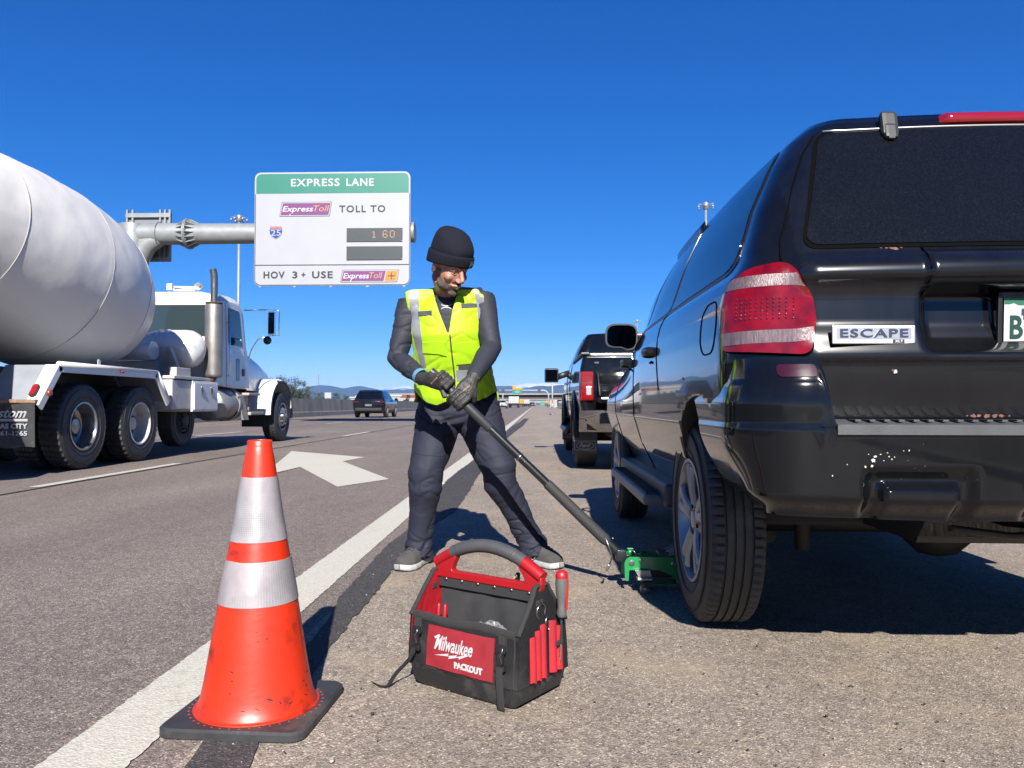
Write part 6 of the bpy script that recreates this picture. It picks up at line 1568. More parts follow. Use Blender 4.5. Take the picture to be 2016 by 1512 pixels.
    # beard: the jaw faces of the skin, thickened
    def faces_from(o, test, off, name, mt, jit=0, parent=None, thick=0):
        me = o.data; sel = [p for p in me.polygons if test(p.center)]
        idx = {}; vs = []; fs = []
        for p in sel:
            f = []
            for vi in p.vertices:
                if vi not in idx:
                    v = me.vertices[vi]; idx[vi] = len(vs); vs.append(v.co+v.normal*(off+jit*noise.noise(v.co*260)))
                f.append(idx[vi])
            fs.append(f)
        k = MB(); k.add(vs, fs, None, 0, True); ob = k.build(name, mt, parent or MAN)
        if thick:
            md = ob.modifiers.new('s', 'SOLIDIFY'); md.thickness = thick; md.offset = -1; bake(ob)
        return ob
    def beard(c):
        q = hinv @ c
        if not (abs(q.x) < .085 and -.04 < q.y < .13 and -.125 < q.z < .03): return False
        if q.y < .02: return q.z < .0+(q.y)*.3 and q.z > -.105 and q.y > -.02 and abs(q.x) > .045
        line = -.036-.30*(q.y-.02)
        if q.z < line and not (abs(q.x) < .021 and q.y > .085 and -.069 < q.z < -.046): return q.z < line and (q.y < .095 or q.z < -.066 or -.047 < q.z < -.034) and q.z > -.118
        return abs(q.x) < .028 and q.y > .085 and -.047 < q.z < -.034
    faces_from(body, beard, .0009, 'beard', mat('greying beard', (.10, .065, .05), .9, var=.45, vscale=260, dirt=(.30, .26, .22), dscale=40, damt=.6, dthr=.5, bump=.8, bscale=500), jit=.0006)
    for s_ in (-1, 1):
        k = MB(); k.ico((s_*.030, .079, .012), .0115, 2, M=HM, mi=0); k.ico((s_*.030+.003, .0885, .010), .0048, 1, M=HM, mi=1); k.build('eye', [mat('eye white', (.20, .18, .17), .3), mat('iris', (.02, .012, .01), .2)], body)
        k = MB(); k.tube([h(s_*.016, .0905, .020), h(s_*.030, .0915, .0225), h(s_*.046, .078, .016)], [.003, .0036, .003], 6); k.tube([h(s_*.016, .0905, .003), h(s_*.030, .0905, .0005), h(s_*.046, .077, .006)], [.002, .0025, .002], 6); k.build('eyelid', SK, body)
        k = MB(); k.tube([h(s_*.012, .103, .036), h(s_*.030, .099, .042), h(s_*.052, .078, .036)], [(.003, .004), (.0032, .005), (.002, .003)], 6); k.build('eyebrow', mat('eyebrow hair', (.03, .02, .016), .8), body)
    k = MB(); k.tube([h(-.021, .091, -.0565), h(0, .1045, -.0565), h(.021, .091, -.0565)], [.0012, .0016, .0012], 6); k.build('mouth_line', mat('mouth dark', (.08, .02, .018), .6), body)
    # ================= beanie, ribbed, with a turned-up cuff
    BN = mat('beanie knit', (.013, .014, .023), .9, bump=.4, bscale=300, spec=.15)
    def bean(r0x, r0y, prof, wob_=0):
        def f(u, v):
            i = v*(len(prof)-1); k = min(int(i), len(prof)-2); t = i-k; r = prof[k][0]+(prof[k+1][0]-prof[k][0])*t; z = prof[k][1]+(prof[k+1][1]-prof[k][1])*t
            a = 2*pi*u; rib = 1+.012*sin(a*52); q = 1+wob_*noise.noise((cos(a)*1.6, sin(a)*1.6, z*16))
            tilt = -.020*(-sin(a)) if False else .022*sin(a)
            return HM @ Vector((r0x*r*cos(a)*rib*q, -.006+r0y*r*sin(a)*rib*q-.25*max(0, z-.10), z+tilt*(1-min(1, max(0, (z-.03)/.12)))))
        return f
    m = MB(); m.grid(bean(.094, .112, [(.93, .03), (.97, .06), (.98, .09), (.95, .115), (.86, .143), (.70, .165), (.48, .180), (.26, .185), (.10, .181), (.0, .176)], .05), 208, 40); bn = m.build('beanie', BN, MAN)
    m = MB(); m.grid(bean(.100, .118, [(.90, .022), (.97, .018), (1.0, .022), (1.015, .046), (1.01, .066), (.985, .075), (.94, .076), (.92, .054)], .03), 208, 28); m.build('beanie_cuff', BN, bn)
    a_ = RAD(66)
    fM = lambda a, z, r: HM @ Matrix.Translation((.100*r*cos(a), -.006+.118*r*sin(a), z+.022*sin(a))) @ Matrix.Rotation(a+pi/2, 4, 'Z') @ Matrix.Rotation(RAD(90), 4, 'X')
    k = MB(); M_ = fM(RAD(112), .040, 1.035); k.box((0, 0, 0), (.026, .028, .003), M_, b=.001)
    for s_ in (-1, 1):
        P = [M_ @ Vector((.008*sin(t)*1.0, s_*(.006-.0045*cos(t)), .002)) for t in [-1.3+2.6*i/8 for i in range(9)]]; k.tube(P, .0011, 5, mi=1)
    k.build('beanie_patch', [mat('patch grey', (.07, .07, .08), .8), mat('patch mark', (.2, .2, .22), .7)], bn)
    # ================= trousers
    def fold(o, amp, sc, seed=0, wt=None, ridge=True):
        me = o.data; ns = [v.normal.copy() for v in me.vertices]
        for v, n_ in zip(me.vertices, ns):
            p = v.co; q = Vector((p.x*sc[0], p.y*sc[1], p.z*sc[2])); q += Vector((noise.noise(p*5+Vector((seed, 0, 0))), noise.noise(p*5+Vector((0, seed, 9))), noise.noise(p*5)))*.9
            a = noise.noise(q+Vector((seed, seed, seed)))
            d = (.45*a-.9*math.exp(-(a/.10)**2)) if ridge else a
            k = amp*(wt(p) if wt else 1); v.co = p+n_*k*d
        me.update()
    TR = mat('trouser fabric', (.024, .027, .046), .72, bump=.25, bscale=420, spec=.25, bdist=.0006, var=.08, vscale=5)
    m = MB()
    m.tube([pel+Vector((-.006, -.0, .075)), pel+Vector((0, 0, .02)), pel+Vector((-.002, 0, -.05)), pel+Vector((0, -.005, -.10))], [(.190, .118), (.205, .130), (.200, .130), (.120, .105)], 24, up=(1, 0, 0))
    for a_, k_, f_, kk in ((hipa, kna, ana, -1), (hipb, knb, anb, 1)):
        d1 = (k_-a_)
        P = [a_+Vector((0, 0, .06)), a_.lerp(k_, .25), a_.lerp(k_, .55), k_+Vector((0, -.012, .03)), k_+Vector((0, -.008, -.04)), k_.lerp(f_, .35), k_.lerp(f_, .62), k_.lerp(f_, .84), f_+Vector((0, -.008, .025)), f_+Vector((0, -.014, -.034))]
        m.tube(P, [(.112, .112), (.116, .118), (.102, .108), (.089, .095), (.086, .090), (.072, .080), (.066, .074), (.070, .078), (.077, .090), (.078, .096)], 26, up=(1, 0, 0))
    tr = remesh_union(m, 'trousers', TR, .005, 8, MAN, .5)
    def wt(p):
        z = p.z; k = .35
        k += 1.1*(1-sst(.02, .30, z)); k += .15*math.exp(-((z-.46)/.07)**2); k += .45*math.exp(-((z-.72)/.06)**2); return k
    fold(tr, .0105, (5, 5, 9), 21, wt); fold(tr, .005, (8, 8, 22), 8, wt)
    bake(tr); md = tr.modifiers.new('s', 'SMOOTH'); md.iterations = 2; md.factor = .5; bake(tr)
    bt = bvh_of(tr); F = (tuple(W((0, 2.5, 0))), (1, 0, 0), (0, 0, 1), (0, 1, 0))
    def pxz(px, py, Y): p = U(px, py, Y); return (p.x, p.z)
    def drape(bvh, pts, name, mt, parent, off=.0025, thick=.003, Y=3.75, step=.012, r=0, mb=None, mi=0):
        q = [pxz(x, y, Y) for x, y in pts]
        if r: q = round_poly(q, r, 3)
        return patch(bvh, q, F, step, off, thick, name, mt, parent, mb=mb, mi=mi)
    k = MB(); Yt = 3.80
    for line in (((812, 893), (840, 897), (873, 899)), ((963, 858), (985, 866), (1003, 872)), ((828, 800), (826, 812), (822, 822))):
        q = [pxz(x, y, Yt) for x, y in line]; line_on(bt, q, F, .0016, k, .0005, .01); k.build('trouser_seam', mat('seam dark', (.012, .012, .016), .8), tr); k = MB()
    # ================= shirt: torso and sleeves
    SH = mat('shirt fabric', (.030, .032, .046), .68, bump=.3, bscale=380, spec=.3, bdist=.0006, var=.06, vscale=6)
    m = MB()
    m.tube([pel+Vector((0, 0, .03)), bel, che.lerp(bel, .4), che, nkb.lerp(che, .42)+Vector((-.004, .0, 0)), nkb+Vector((0, .006, -.006)), nkb+Vector((.004, 0, .022))], [(.175, .118), (.172, .120), (.176, .122), (.182, .122), (.150, .098), (.082, .078), (.060, .060)], 26, up=(1, 0, 0))
    m.tube([sha+Vector((-.0, 0, -.006)), sha.lerp(nkb, .5)+Vector((0, 0, -.018)), nkb+Vector((0, .01, -.03)), shb.lerp(nkb, .5)+Vector((0, 0, -.018)), shb+Vector((0, 0, -.006))], [.064, .060, .060, .060, .064], 16)
    for s_, e_, w_ in ((sha, ela, wra), (shb, elb, wrb)):
        o_ = (e_-s_).normalized(); n_ = (e_-(s_+w_)/2).normalized()
        m.tube([s_+Vector((0, 0, .004)), s_.lerp(e_, .28), s_.lerp(e_, .6), e_+n_*.004, e_.lerp(w_, .25), e_.lerp(w_, .6), e_.lerp(w_, .92)], [.066, .064, .056, .049, .051, .044, .036], 20)
    sh = remesh_union(m, 'shirt', SH, .006, 6, MAN, .5)
    def ws(p): return .35 + (1.0 if abs(p.x+.0) > .16 else 0)*.9
    fold(sh, .0045, (9, 9, 24), 5, ws); md = sh.modifiers.new('s', 'SMOOTH'); md.iterations = 1; bake(sh)
    bs_ = bvh_of(sh)
    # chest mark and cuff
    k = MB()
    for s_ in (-1, 1):
        pts = [(877+10*cos(t), 602+s_*(5.5-4.2*sin(t))) for t in [pi*i/10 for i in range(11)]]
        for (xa, ya), (xb, yb) in zip(pts[:-1], pts[1:]): drape(bs_, [(xa, ya-1.0), (xb, yb-1.0), (xb, yb+1.0), (xa, ya+1.0)], '', None, None, .002, 0, 3.66, .02, mb=k)
    k.build('chest_mark', mat('print white', (.5, .5, .5), .6), sh)
    k = MB(); d_ = (wra-ela).normalized(); k.tube([ela.lerp(wra, .88), ela.lerp(wra, .97)], [.0385, .037], 20, caps=False); k.build('cuff_band', mat('blue cuff', (.12, .30, .42), .7), sh)
    # ================= gloves over the hands
    GL = mat('work glove', (.034, .033, .032), .62, bump=.5, bscale=90, bdist=.003, var=.35, vscale=40, dirt=(.12, .09, .06), dscale=45, damt=.45, dthr=.55)
    for nm, (C, wr_, th, sn) in (('glove', hb), ('glove', ha)):
        m = MB(); hand(m, C, wr_, th, sn, inflate=.0015, fr=.0105)
        g = remesh_union(m, nm, GL, .0024, 3, MAN, .4); fold(g, .0016, (40, 40, 40), 2, None)
        kc = C+e*0+(cdir*cos(th)+a1*sin(th))*.036; q = wr_.lerp(kc, .62)
        bg_ = bvh_of(g); k = MB(); o2 = q+Vector((0, -.3, 0))
        for i in range(7):
            dx = (-.014+.0047*i); P_ = [(dx, -.0045+dx*.8), (dx+.0032, -.0045+dx*.8+.003), (dx+.0032, .0035+dx*.8+.003), (dx, .0035+dx*.8)]
            patch(bg_, P_, (tuple(o2), (1, 0, 0), (0, 0, 1), (0, 1, 0)), .01, .001, mb=k)
        k.build('glove_print', mat('glove print tan', (.40, .24, .15), .7), g)
    # ================= vest: shell over the torso, cut to its armholes, neck and hem
    LM = mat('lime vest', (.50, .84, .001), .55, var=.05, vscale=9, bump=.25, bscale=30, bdist=.004, sheen=.1)
    nt_ = LM.node_tree; bb_ = nt_.nodes['Principled BSDF']
    m = MB()
    m.tube([pel+Vector((.0, -.02, -.035)), pel+Vector((-.002, -.012, .02)), pel.lerp(bel, .6)+Vector((0, -.005, .0)), bel+Vector((-.003, 0, .03)), che.lerp(bel, .4), che, nkb.lerp(che, .45), nkb.lerp(che, .1)+Vector((0, .012, 0))], [(.232, .160), (.222, .152), (.208, .148), (.196, .144), (.195, .144), (.200, .146), (.190, .130), (.120, .108)], 28, up=(1, 0, 0))
    m.tube([sha+Vector((-.012, -.014, .006)), sha.lerp(nkb, .5)+Vector((0, 0, .002)), nkb+Vector((0, .02, -.008)), shb.lerp(nkb, .5)+Vector((0, 0, .002)), shb+Vector((.014, -.016, .008))], [.080, .078, .074, .078, .080], 18)
    vr = remesh_union(m, 'vest', LM, .0055, 8, MAN, .5)
    fold(vr, .006, (7, 7, 9), 13, lambda p: .6+1.2*(1-sst(.80, 1.0, p.z)))
    zone = [pxz(x, y, 3.74) for x, y in ((791, 572), (796, 556), (822, 538), (842, 534), (850, 565), (862, 600), (875, 635), (884, 658), (887, 660), (890, 640), (894, 615), (900, 588), (912, 556), (920, 536), (945, 536), (963, 548), (958, 580), (952, 610), (944, 640), (942, 665), (950, 700), (975, 730), (990, 745), (975, 768), (955, 782), (930, 792), (915, 793), (893, 775), (890, 765), (886, 776), (878, 790), (856, 799), (835, 793), (815, 776), (795, 752), (800, 715), (812, 690), (806, 660), (798, 630), (793, 600))]
    zone = [(a-b0.x, b) for a, b in zone]
    def inside(poly, x, y):
        c = False; j = len(poly)-1
        for i in range(len(poly)):
            if (poly[i][1] > y) != (poly[j][1] > y) and x < (poly[j][0]-poly[i][0])*(y-poly[i][1])/(poly[j][1]-poly[i][1])+poly[i][0]: c = not c
            j = i
        return c
    ax_mid = lambda z: bel.lerp(che, (z-bel.z)/(che.z-bel.z)).y if z > pel.z else pel.y
    xL, xR = sha.x+.018, shb.x-.018
    def vest_keep(c):
        ym = ax_mid(c.z)
        if c.y < ym+.0:
            return inside(zone, c.x, c.z)
        if c.z < U(0, 792, 3.9).z: return False
        if c.z > 1.05 and (c.x < xL-.012 or c.x > xR+.012): return False
        return c.z < nkb.z+.02
    me = vr.data; bm = bmesh.new(); bm.from_mesh(me); bmesh.ops.delete(bm, geom=[f for f in bm.faces if not vest_keep(f.calc_center_median())], context='FACES')
    be = [v for v in bm.verts if any(len(e_.link_faces) == 1 for e_ in v.link_edges)]
    for _ in range(8):
        new = {}
        for v in be:
            nb = [e_.other_vert(v) for e_ in v.link_edges if len(e_.link_faces) == 1]
            if len(nb) == 2: new[v] = (v.co*.4+(nb[0].co+nb[1].co)*.3)
        for v, c in new.items(): v.co = c
    bm.to_mesh(me); bm.free()
    md = vr.modifiers.new('s', 'SOLIDIFY'); md.thickness = .004; md.offset = -1; bake(vr)
    bv = bvh_of(vr)
    RS = mat('reflective tape', (.40, .41, .44), .38, metal=.25, var=.10, vscale=14, bump=.5, bscale=22, bdist=.006)
    GY = mat('grey tab', (.085, .095, .09), .8, weave=.5, wscale=300, bdist=.001); YT = 3.665
    drape(bv, [(801, 569), (819, 559), (823, 610), (828, 662), (834, 722), (824, 724), (811, 664), (804, 612)], 'reflective_stripe', RS, vr, .002, .002, YT)
    drape(bv, [(928, 551), (949, 554), (953, 598), (950, 620), (945, 640), (941, 638), (937, 598)], 'reflective_stripe', RS, vr, .002, .002, YT)
    drape(bv, [(943, 668), (950, 672), (952, 695), (946, 700)], 'reflective_stripe', RS, vr, .002, .002, YT)
    drape(bv, [(897, 728), (932, 726), (936, 748), (897, 750)], 'reflective_stripe', RS, vr, .002, .002, YT+.06)
    drape(bv, [(902, 719), (934, 717), (934, 726), (902, 727)], 'loop_tab', GY, vr, .003, .003, YT+.06)
    drape(bv, [(822, 612), (850, 611), (850, 620.5), (822, 621.5)], 'loop_tab', GY, vr, .003, .003, YT)
    drape(bv, [(907, 597), (936, 594), (937, 603), (908, 607)], 'loop_tab', GY, vr, .003, .003, YT)
    drape(bv, [(830, 672), (878, 672), (878, 700), (864, 696), (830, 693)], 'pocket_flap', LM, vr, .005, .005, YT)
    drape(bv, [(894, 676), (938, 670), (938, 712), (896, 716)], 'chest_pocket', LM, vr, .005, .005, YT)
    k = MB(); q = [pxz(x, y, YT) for x, y in ((886, 659), (887, 680), (889, 710), (891, 740), (891, 760))]; line_on(bv, q, F, (.0035), k, .001, .01); k.build('zip', mat('zip brown', (.10, .06, .02), .6), vr)
    # ================= shoes
    for f_, toe, heel in ((ana, UZ(818, 1127), UZ(840, 1108)), (anb, UZ(1094, 1127), UZ(1046, 1105))):
        t = toe-b0
        d = Vector((-.30, -.95, 0)) if f_ is ana else Vector((.62, -.78, 0)); d.normalize()
        org = Vector((f_.x, f_.y, 0))+d*.02; s_ = Vector((-d.y, d.x, 0)); 
        SM = Matrix((s_, d, Vector((0, 0, 1)))).transposed().to_4x4(); SM.translation = org
        L0, L1 = -.095, .190
        def sec(t): # width, height, asymmetry
            return lerp_tab([(0, .030, .075, 0), (.08, .036, .095, 0), (.3, .036, .110, .0), (.45, .040, .095, .002), (.62, .048, .070, .004), (.8, .049, .055, .004), (.92, .040, .045, .0), (.98, .022, .034, -.002), (1, .0, .020, -.004)], t)
        def upper(u, v): w_, hh, sx = sec(v); a = pi*u; y = L0+(L1-L0)*v; return SM @ Vector((sx+w_*cos(a)*(1-.0*sin(a)), y, .022+(hh-.0)*abs(sin(a))**.75))
        m = MB(); m.grid(upper, 24, 36); so = m.build('shoe', mat('grey shoe knit', (.095, .090, .085), .85, weave=.6, wscale=220, bdist=.001, var=.2, vscale=25), MAN)
        m = MB()
        def sole(u, v): w_, hh, sx = sec(v); y = L0+(L1-L0)*v; i = int(u*5+.001); prof = [(0, .0), (1.06, .0), (1.10, .008), (1.10, .022), (1.0, .027), (0, .028)]; return (sx, y, w_, prof[i])
        for sd in (-1, 1):
            def sf(u, v): sx, y, w_, (k_, z) = sole(u, v); return SM @ Vector((sx+sd*(w_+.002)*k_, y*1.012, z+.006*max(0, (v-.85)/.15)**2))
            m.grid(sf, 5, 36)
        m.build('sole', mat('sole white', (.50, .50, .49), .6, dirt=(.3, .27, .23), dscale=30, damt=.4), so)
        m = MB()
        for i in range(5):
            v = .40+.07*i; w_, hh, sx = sec(v); y = L0+(L1-L0)*v
            m.tube([SM @ Vector((sx-.020, y-.004, .022+hh*.93)), SM @ Vector((sx, y, .024+hh*1.02)), SM @ Vector((sx+.020, y+.006, .022+hh*.93))], .0028, 6)
        m.build('laces', mat('laces', (.03, .03, .03), .8), so)
        if f_ is anb:
            m = MB(); P = [SM @ Vector((-.049-.001*0, .02+.045*t, .040+.016*t-.02*sin(pi*t))) for t in [i/8 for i in range(9)]]; m.tube(P, [(.001, .001), (.002, .003), (.002, .005), (.002, .005), (.002, .004), (.002, .003), (.002, .002), (.001, .001), (.001, .001)], 6); m.build('shoe_mark', mat('shoe mark', (.45, .42, .40), .5), so)
build_man()
# ------------------------------------------------------------------ black pickup ahead of the SUV, tailgate down
PK = empty('black_pickup', 'glossy black pickup with its tailgate lowered, parked on the shoulder ahead of the suv', 'pickup truck', (1.50, 10.15, 0))
def build_pickup():
    PP = car_paint('black pickup paint', (.003, .0034, .005), dust=.03, crough=.012)
    H = [(.50, .92, -1.10, 4.45, .10, .3), (.62, .97, -1.13, 4.55, .10, .35), (.85, .995, -1.14, 4.55, .08, .4), (1.05, 1.0, -1.14, 4.45, .07, .4), (1.20, .99, -1.135, 4.2, .06, .35), (1.33, .965, -1.13, 3.9, .05, .3), (1.36, .95, -1.125, 3.7, .05, .3)]
    zs = [.50+.03*i for i in range(29)]+[1.36]
    mb = MB(); Shell(H, bow=.01).mesh(mb, zs); o = mb.build('body', [PP, BLACKP], PK)
    cut_wheels(o, [(0, .44, .50, -1.2, -.62), (0, .44, .50, .62, 1.2), (3.68, .44, .50, -1.2, -.62), (3.68, .44, .50, .62, 1.2)])
    k = MB(); k.box((0, -.15, 1.13), (1.62, 2.3, .62), mi=1); c = k.build('cut', [PP, BLACKP]); md = o.modifiers.new('b', 'BOOLEAN'); md.operation = 'DIFFERENCE'; md.object = c; md.solver = 'EXACT'; bake(o); bpy.data.objects.remove(c)
    bv = bvh_of(o); LEFT = ((-3, 0, 0), (0, 1, 0), (0, 0, 1), (1, 0, 0))
    m = MB(); m.box((0, -.1, 1.375), (1.80, 2.0, .035), b=.01); tn = m.build('bed_cover', mat('cover vinyl', (.015, .015, .016), .5), PK)
    m = MB(); m.box((0, -1.12, 1.37), (1.74, .035, .03), b=.006); m.build('cover_rail', mat('rail bright', (.5, .5, .5), .3, metal=.8), tn)
    for sg in (-1, 1):
        m = MB(); m.box((sg*.93, -.1, 1.385), (.10, 2.02, .03), b=.01); m.build('bed_rail', BLACKP, PK)
        m = MB(); m.box((sg*.82, -1.10, 1.10), (.025, .04, .5), b=.004); m.box((sg*.80, -1.12, 1.28), (.05, .03, .02)); m.tube([(sg*.79, -1.1, 1.2), (sg*.78, -1.35, .9)], .008, 6); m.build('bed_jamb', mat('jamb steel', (.10, .10, .11), .5, metal=.6), PK)
        m = MB(); m.box((sg*.915, -1.115, 1.01), (.150, .12, .335), b=.02); tl = m.build('tail_lamp', mat('pickup lamp red', (.26, .004, .006), .15, coat=1, var=.2, vscale=30), PK)
        m = MB(); m.box((sg*.895, -1.178, .955), (.055, .006, .095), b=.003); m.build('reverse_lens', mat('pickup lamp clear', (.45, .40, .40), .2, coat=1), tl)
        m = MB(); m.box((sg*.915, -1.177, 1.045), (.146, .004, .006)); m.build('lamp_bar', BLACKP, tl)
        # flared arches, mud flaps, wheels
        for yc in (0, 3.68):
            m = MB(); P = []
            for t in range(31):
                a = RAD(-5)+RAD(190)*t/30; P.append((sg*1.0, yc+.515*cos(a), .44+.515*sin(a)))
            m.tube(P, [(.03, .035)]*31, 8); m.build('wheel_flare', mat('flare black', (.008, .008, .009), .35, spec=.3), PK, sharp=60)
            wheel(PK, sg*.865, yc, .405, .26, .235, sg, 'alloy', n=48, tread=False)
            m = MB(); m.box((sg*.90, yc-.52, .40), (.30, .012, .40), b=.004); mf = m.build('mud_flap', BLACKP, PK)
            m = MB(); M = face_M((sg*.90, yc-.528, .295), (1, 0, 0), (0, 0, 1)); m.box((0, 0, 0), (.26, .115, .003), M, mi=0); m.box((0, 0, .002), (.25, .105, .003), M, mi=1)
            P = [M @ Vector((.105*cos(t), .043*sin(t), .005)) for t in [2*pi*i/32 for i in range(32)]]; m.tube(P, .0028, 6, closed=True)
            add_text(m, 'Ford', M @ Matrix.Translation((0, 0, .005)), width=.13, size=.065, ext=.001, shear=.4, offset=.001)
            m.build('flap_plate', [mat('flap steel', (.42, .42, .42), .35, metal=.5), BLACKP], mf)
    m = MB(); m.box((0, -1.36, .845), (1.60, .52, .06), b=.015); m.box((0, -1.36, .878), (1.50, .46, .006), mi=1); m.build('tailgate', [PP, mat('tailgate lining', (.10, .105, .11), .5)], PK)
    def cb(u, v): x = -1.0+2*u; y = -1.22+.14*abs(2*u-1)**5; z = .48+.25*v; return (x, y-.03*sin(pi*v)+.10*(1-v), z)
    m = MB(); m.grid(cb, 40, 10); m.grid(lambda u, v: (-.98+1.96*u, -1.22+.12*v, .73), 4, 2); bp = m.build('bumper', mat('bumper chrome', (.35, .35, .36), .08, metal=1), PK)
    m = MB(); m.box((0, -1.262, .60), (.9, .012, .14), b=.004); m.box((-.58, -1.262, .63), (.40, .012, .13), b=.004); m.box((.58, -1.262, .63), (.40, .012, .13), b=.004); m.build('bumper_inset', BLACKP, bp)
    # cab
    C_ = [(1.30, .965, 1.02, 3.45, .12, .3), (1.40, .945, 1.03, 3.3, .12, .3), (1.60, .87, 1.10, 2.9, .12, .25), (1.78, .775, 1.18, 2.5, .12, .2), (1.82, .74, 1.21, 2.4, .12, .2)]
    mb = MB(); Shell(C_, bow=.02).mesh(mb, [1.30+.04*i for i in range(13)]+[1.82], dome=(.05, (.03, .1, .25, .5, .8))); cab = mb.build('cab', PP, PK)
    bc = bvh_of(cab); RE = ((0, -3, 0), (1, 0, 0), (0, 0, 1), (0, 1, 0)); FR = ((0, 8, 0), (1, 0, 0), (0, 0, 1), (0, -1, 0))
    patch(bc, round_poly([(-.78, 1.42), (.78, 1.42), (.68, 1.76), (-.68, 1.76)], .05), RE, .06, .005, .005, 'rear_window', GLASS_BK, cab)
    patch(bc, round_poly([(-.80, 1.42), (.80, 1.42), (.68, 1.76), (-.68, 1.76)], .05), FR, .1, .005, .005, 'windshield', GLASS_BK, cab)
    m = MB(); m.box((0, 1.20, 1.800), (.42, .05, .035), b=.01); m.build('high_brake_lamp', mat('pickup lamp red', (.26, .004, .006), .15), cab)
    m = MB(); m.box((.17, 1.172, 1.80), (.07, .01, .033), b=.002); m.build('cargo_lamp', mat('lamp white', (.6, .6, .6), .3), cab)
    m = MB(); m.prism([(.10+.06*cos(t), 1.69+.035*sin(t)) for t in [2*pi*i/20 for i in range(20)]], 1.10, 1.115, plane='xz'); m.build('window_sticker', mat('sticker white', (.5, .5, .5), .5), cab)
    for sg in (-1, 1):
        F = LEFT if sg < 0 else ((3, 0, 0), (0, 1, 0), (0, 0, 1), (-1, 0, 0))
        patch(bc, round_poly([(1.25, 1.40), (2.05, 1.39), (2.05, 1.76), (1.34, 1.76)], .04), F, .06, .005, .005, 'rear_door_window', GLASS_SIDE, cab)
        patch(bc, round_poly([(2.12, 1.39), (3.05, 1.38), (2.48, 1.76), (2.12, 1.76)], .04), F, .06, .005, .005, 'front_door_window', GLASS_SIDE, cab)
        m = MB(); m.box((sg*1.24, 2.85, 1.28), (.23, .11, .235), b=.03); m.tube([(sg*.95, 2.9, 1.32), (sg*1.15, 2.87, 1.25)], [(.05, .03), (.05, .03)], 8); mo = m.build('wing_mirror', BLACKP, PK)
        m = MB(); m.box((sg*1.24, 2.792, 1.28), (.19, .004, .19), b=.001); m.build('mirror_glass', mat('dark mirror glass', (.010, .011, .013), .04, metal=1), mo)
        m = MB()
        for y in (1.55, 2.45): m.tube([(sg*1.0, y-.10, 1.12), (sg*1.035, y-.06, 1.125), (sg*1.035, y+.06, 1.125), (sg*1.0, y+.10, 1.12)], .014, 8); m.build('door_handle', CHROME, PK); m = MB()
        m = MB(); m.tube([(sg*.98, .95, .55), (sg*1.05, 1.1, .42), (sg*1.05, 3.0, .42), (sg*.98, 3.1, .55)], .045, 10); m.build('side_step', mat('flare black', (.008, .008, .009), .35, spec=.3), PK)
        m = MB(); line_on(bv, [(1.08, .55), (1.08, 1.34)], F, .006, m); line_on(bv, [(2.08, .55), (2.08, 1.34)], F, .006, m); sep(m.build('panel_gap', GAP, PK))
    m = MB(); m.box((0, 1.5, .52), (1.3, 5.2, .22), b=.05); m.tube([(-.8, 0, .40), (.8, 0, .40)], .07, 10); m.build('underbody', mat('underbody', (.012, .012, .012), .8), PK)
    for (nm, lb, ct, x, y, z, d, c, cl) in (('storage_tray', 'blue plastic tray on top of the tool chest in the pickup bed', 'tray', -.18, -.75, 1.17, (.55, .45, .05), (.01, .18, .50), 0),
        ('tool_chest', 'dark tool chest with a red lower drawer in the pickup bed', 'tool chest', -.18, -.70, .99, (.50, .45, .28), (.03, .03, .035), 1)):
        g = empty(nm, lb, ct, (1.50+x, 10.15+y, z-d[2]/2)); m = MB(); m.box((0, 0, d[2]/2), d, b=.02); m.build('shell', mat(nm, c, .4), g)
        if cl:
            for i in range(2): m = MB(); m.box((0, -.23, .05+.09*i), (.44, .02, .07), b=.006); m.build('drawer', mat('drawer red' if i == 0 else 'drawer dark', (.40, .02, .02) if i == 0 else (.05, .05, .055), .4), g)
build_pickup()
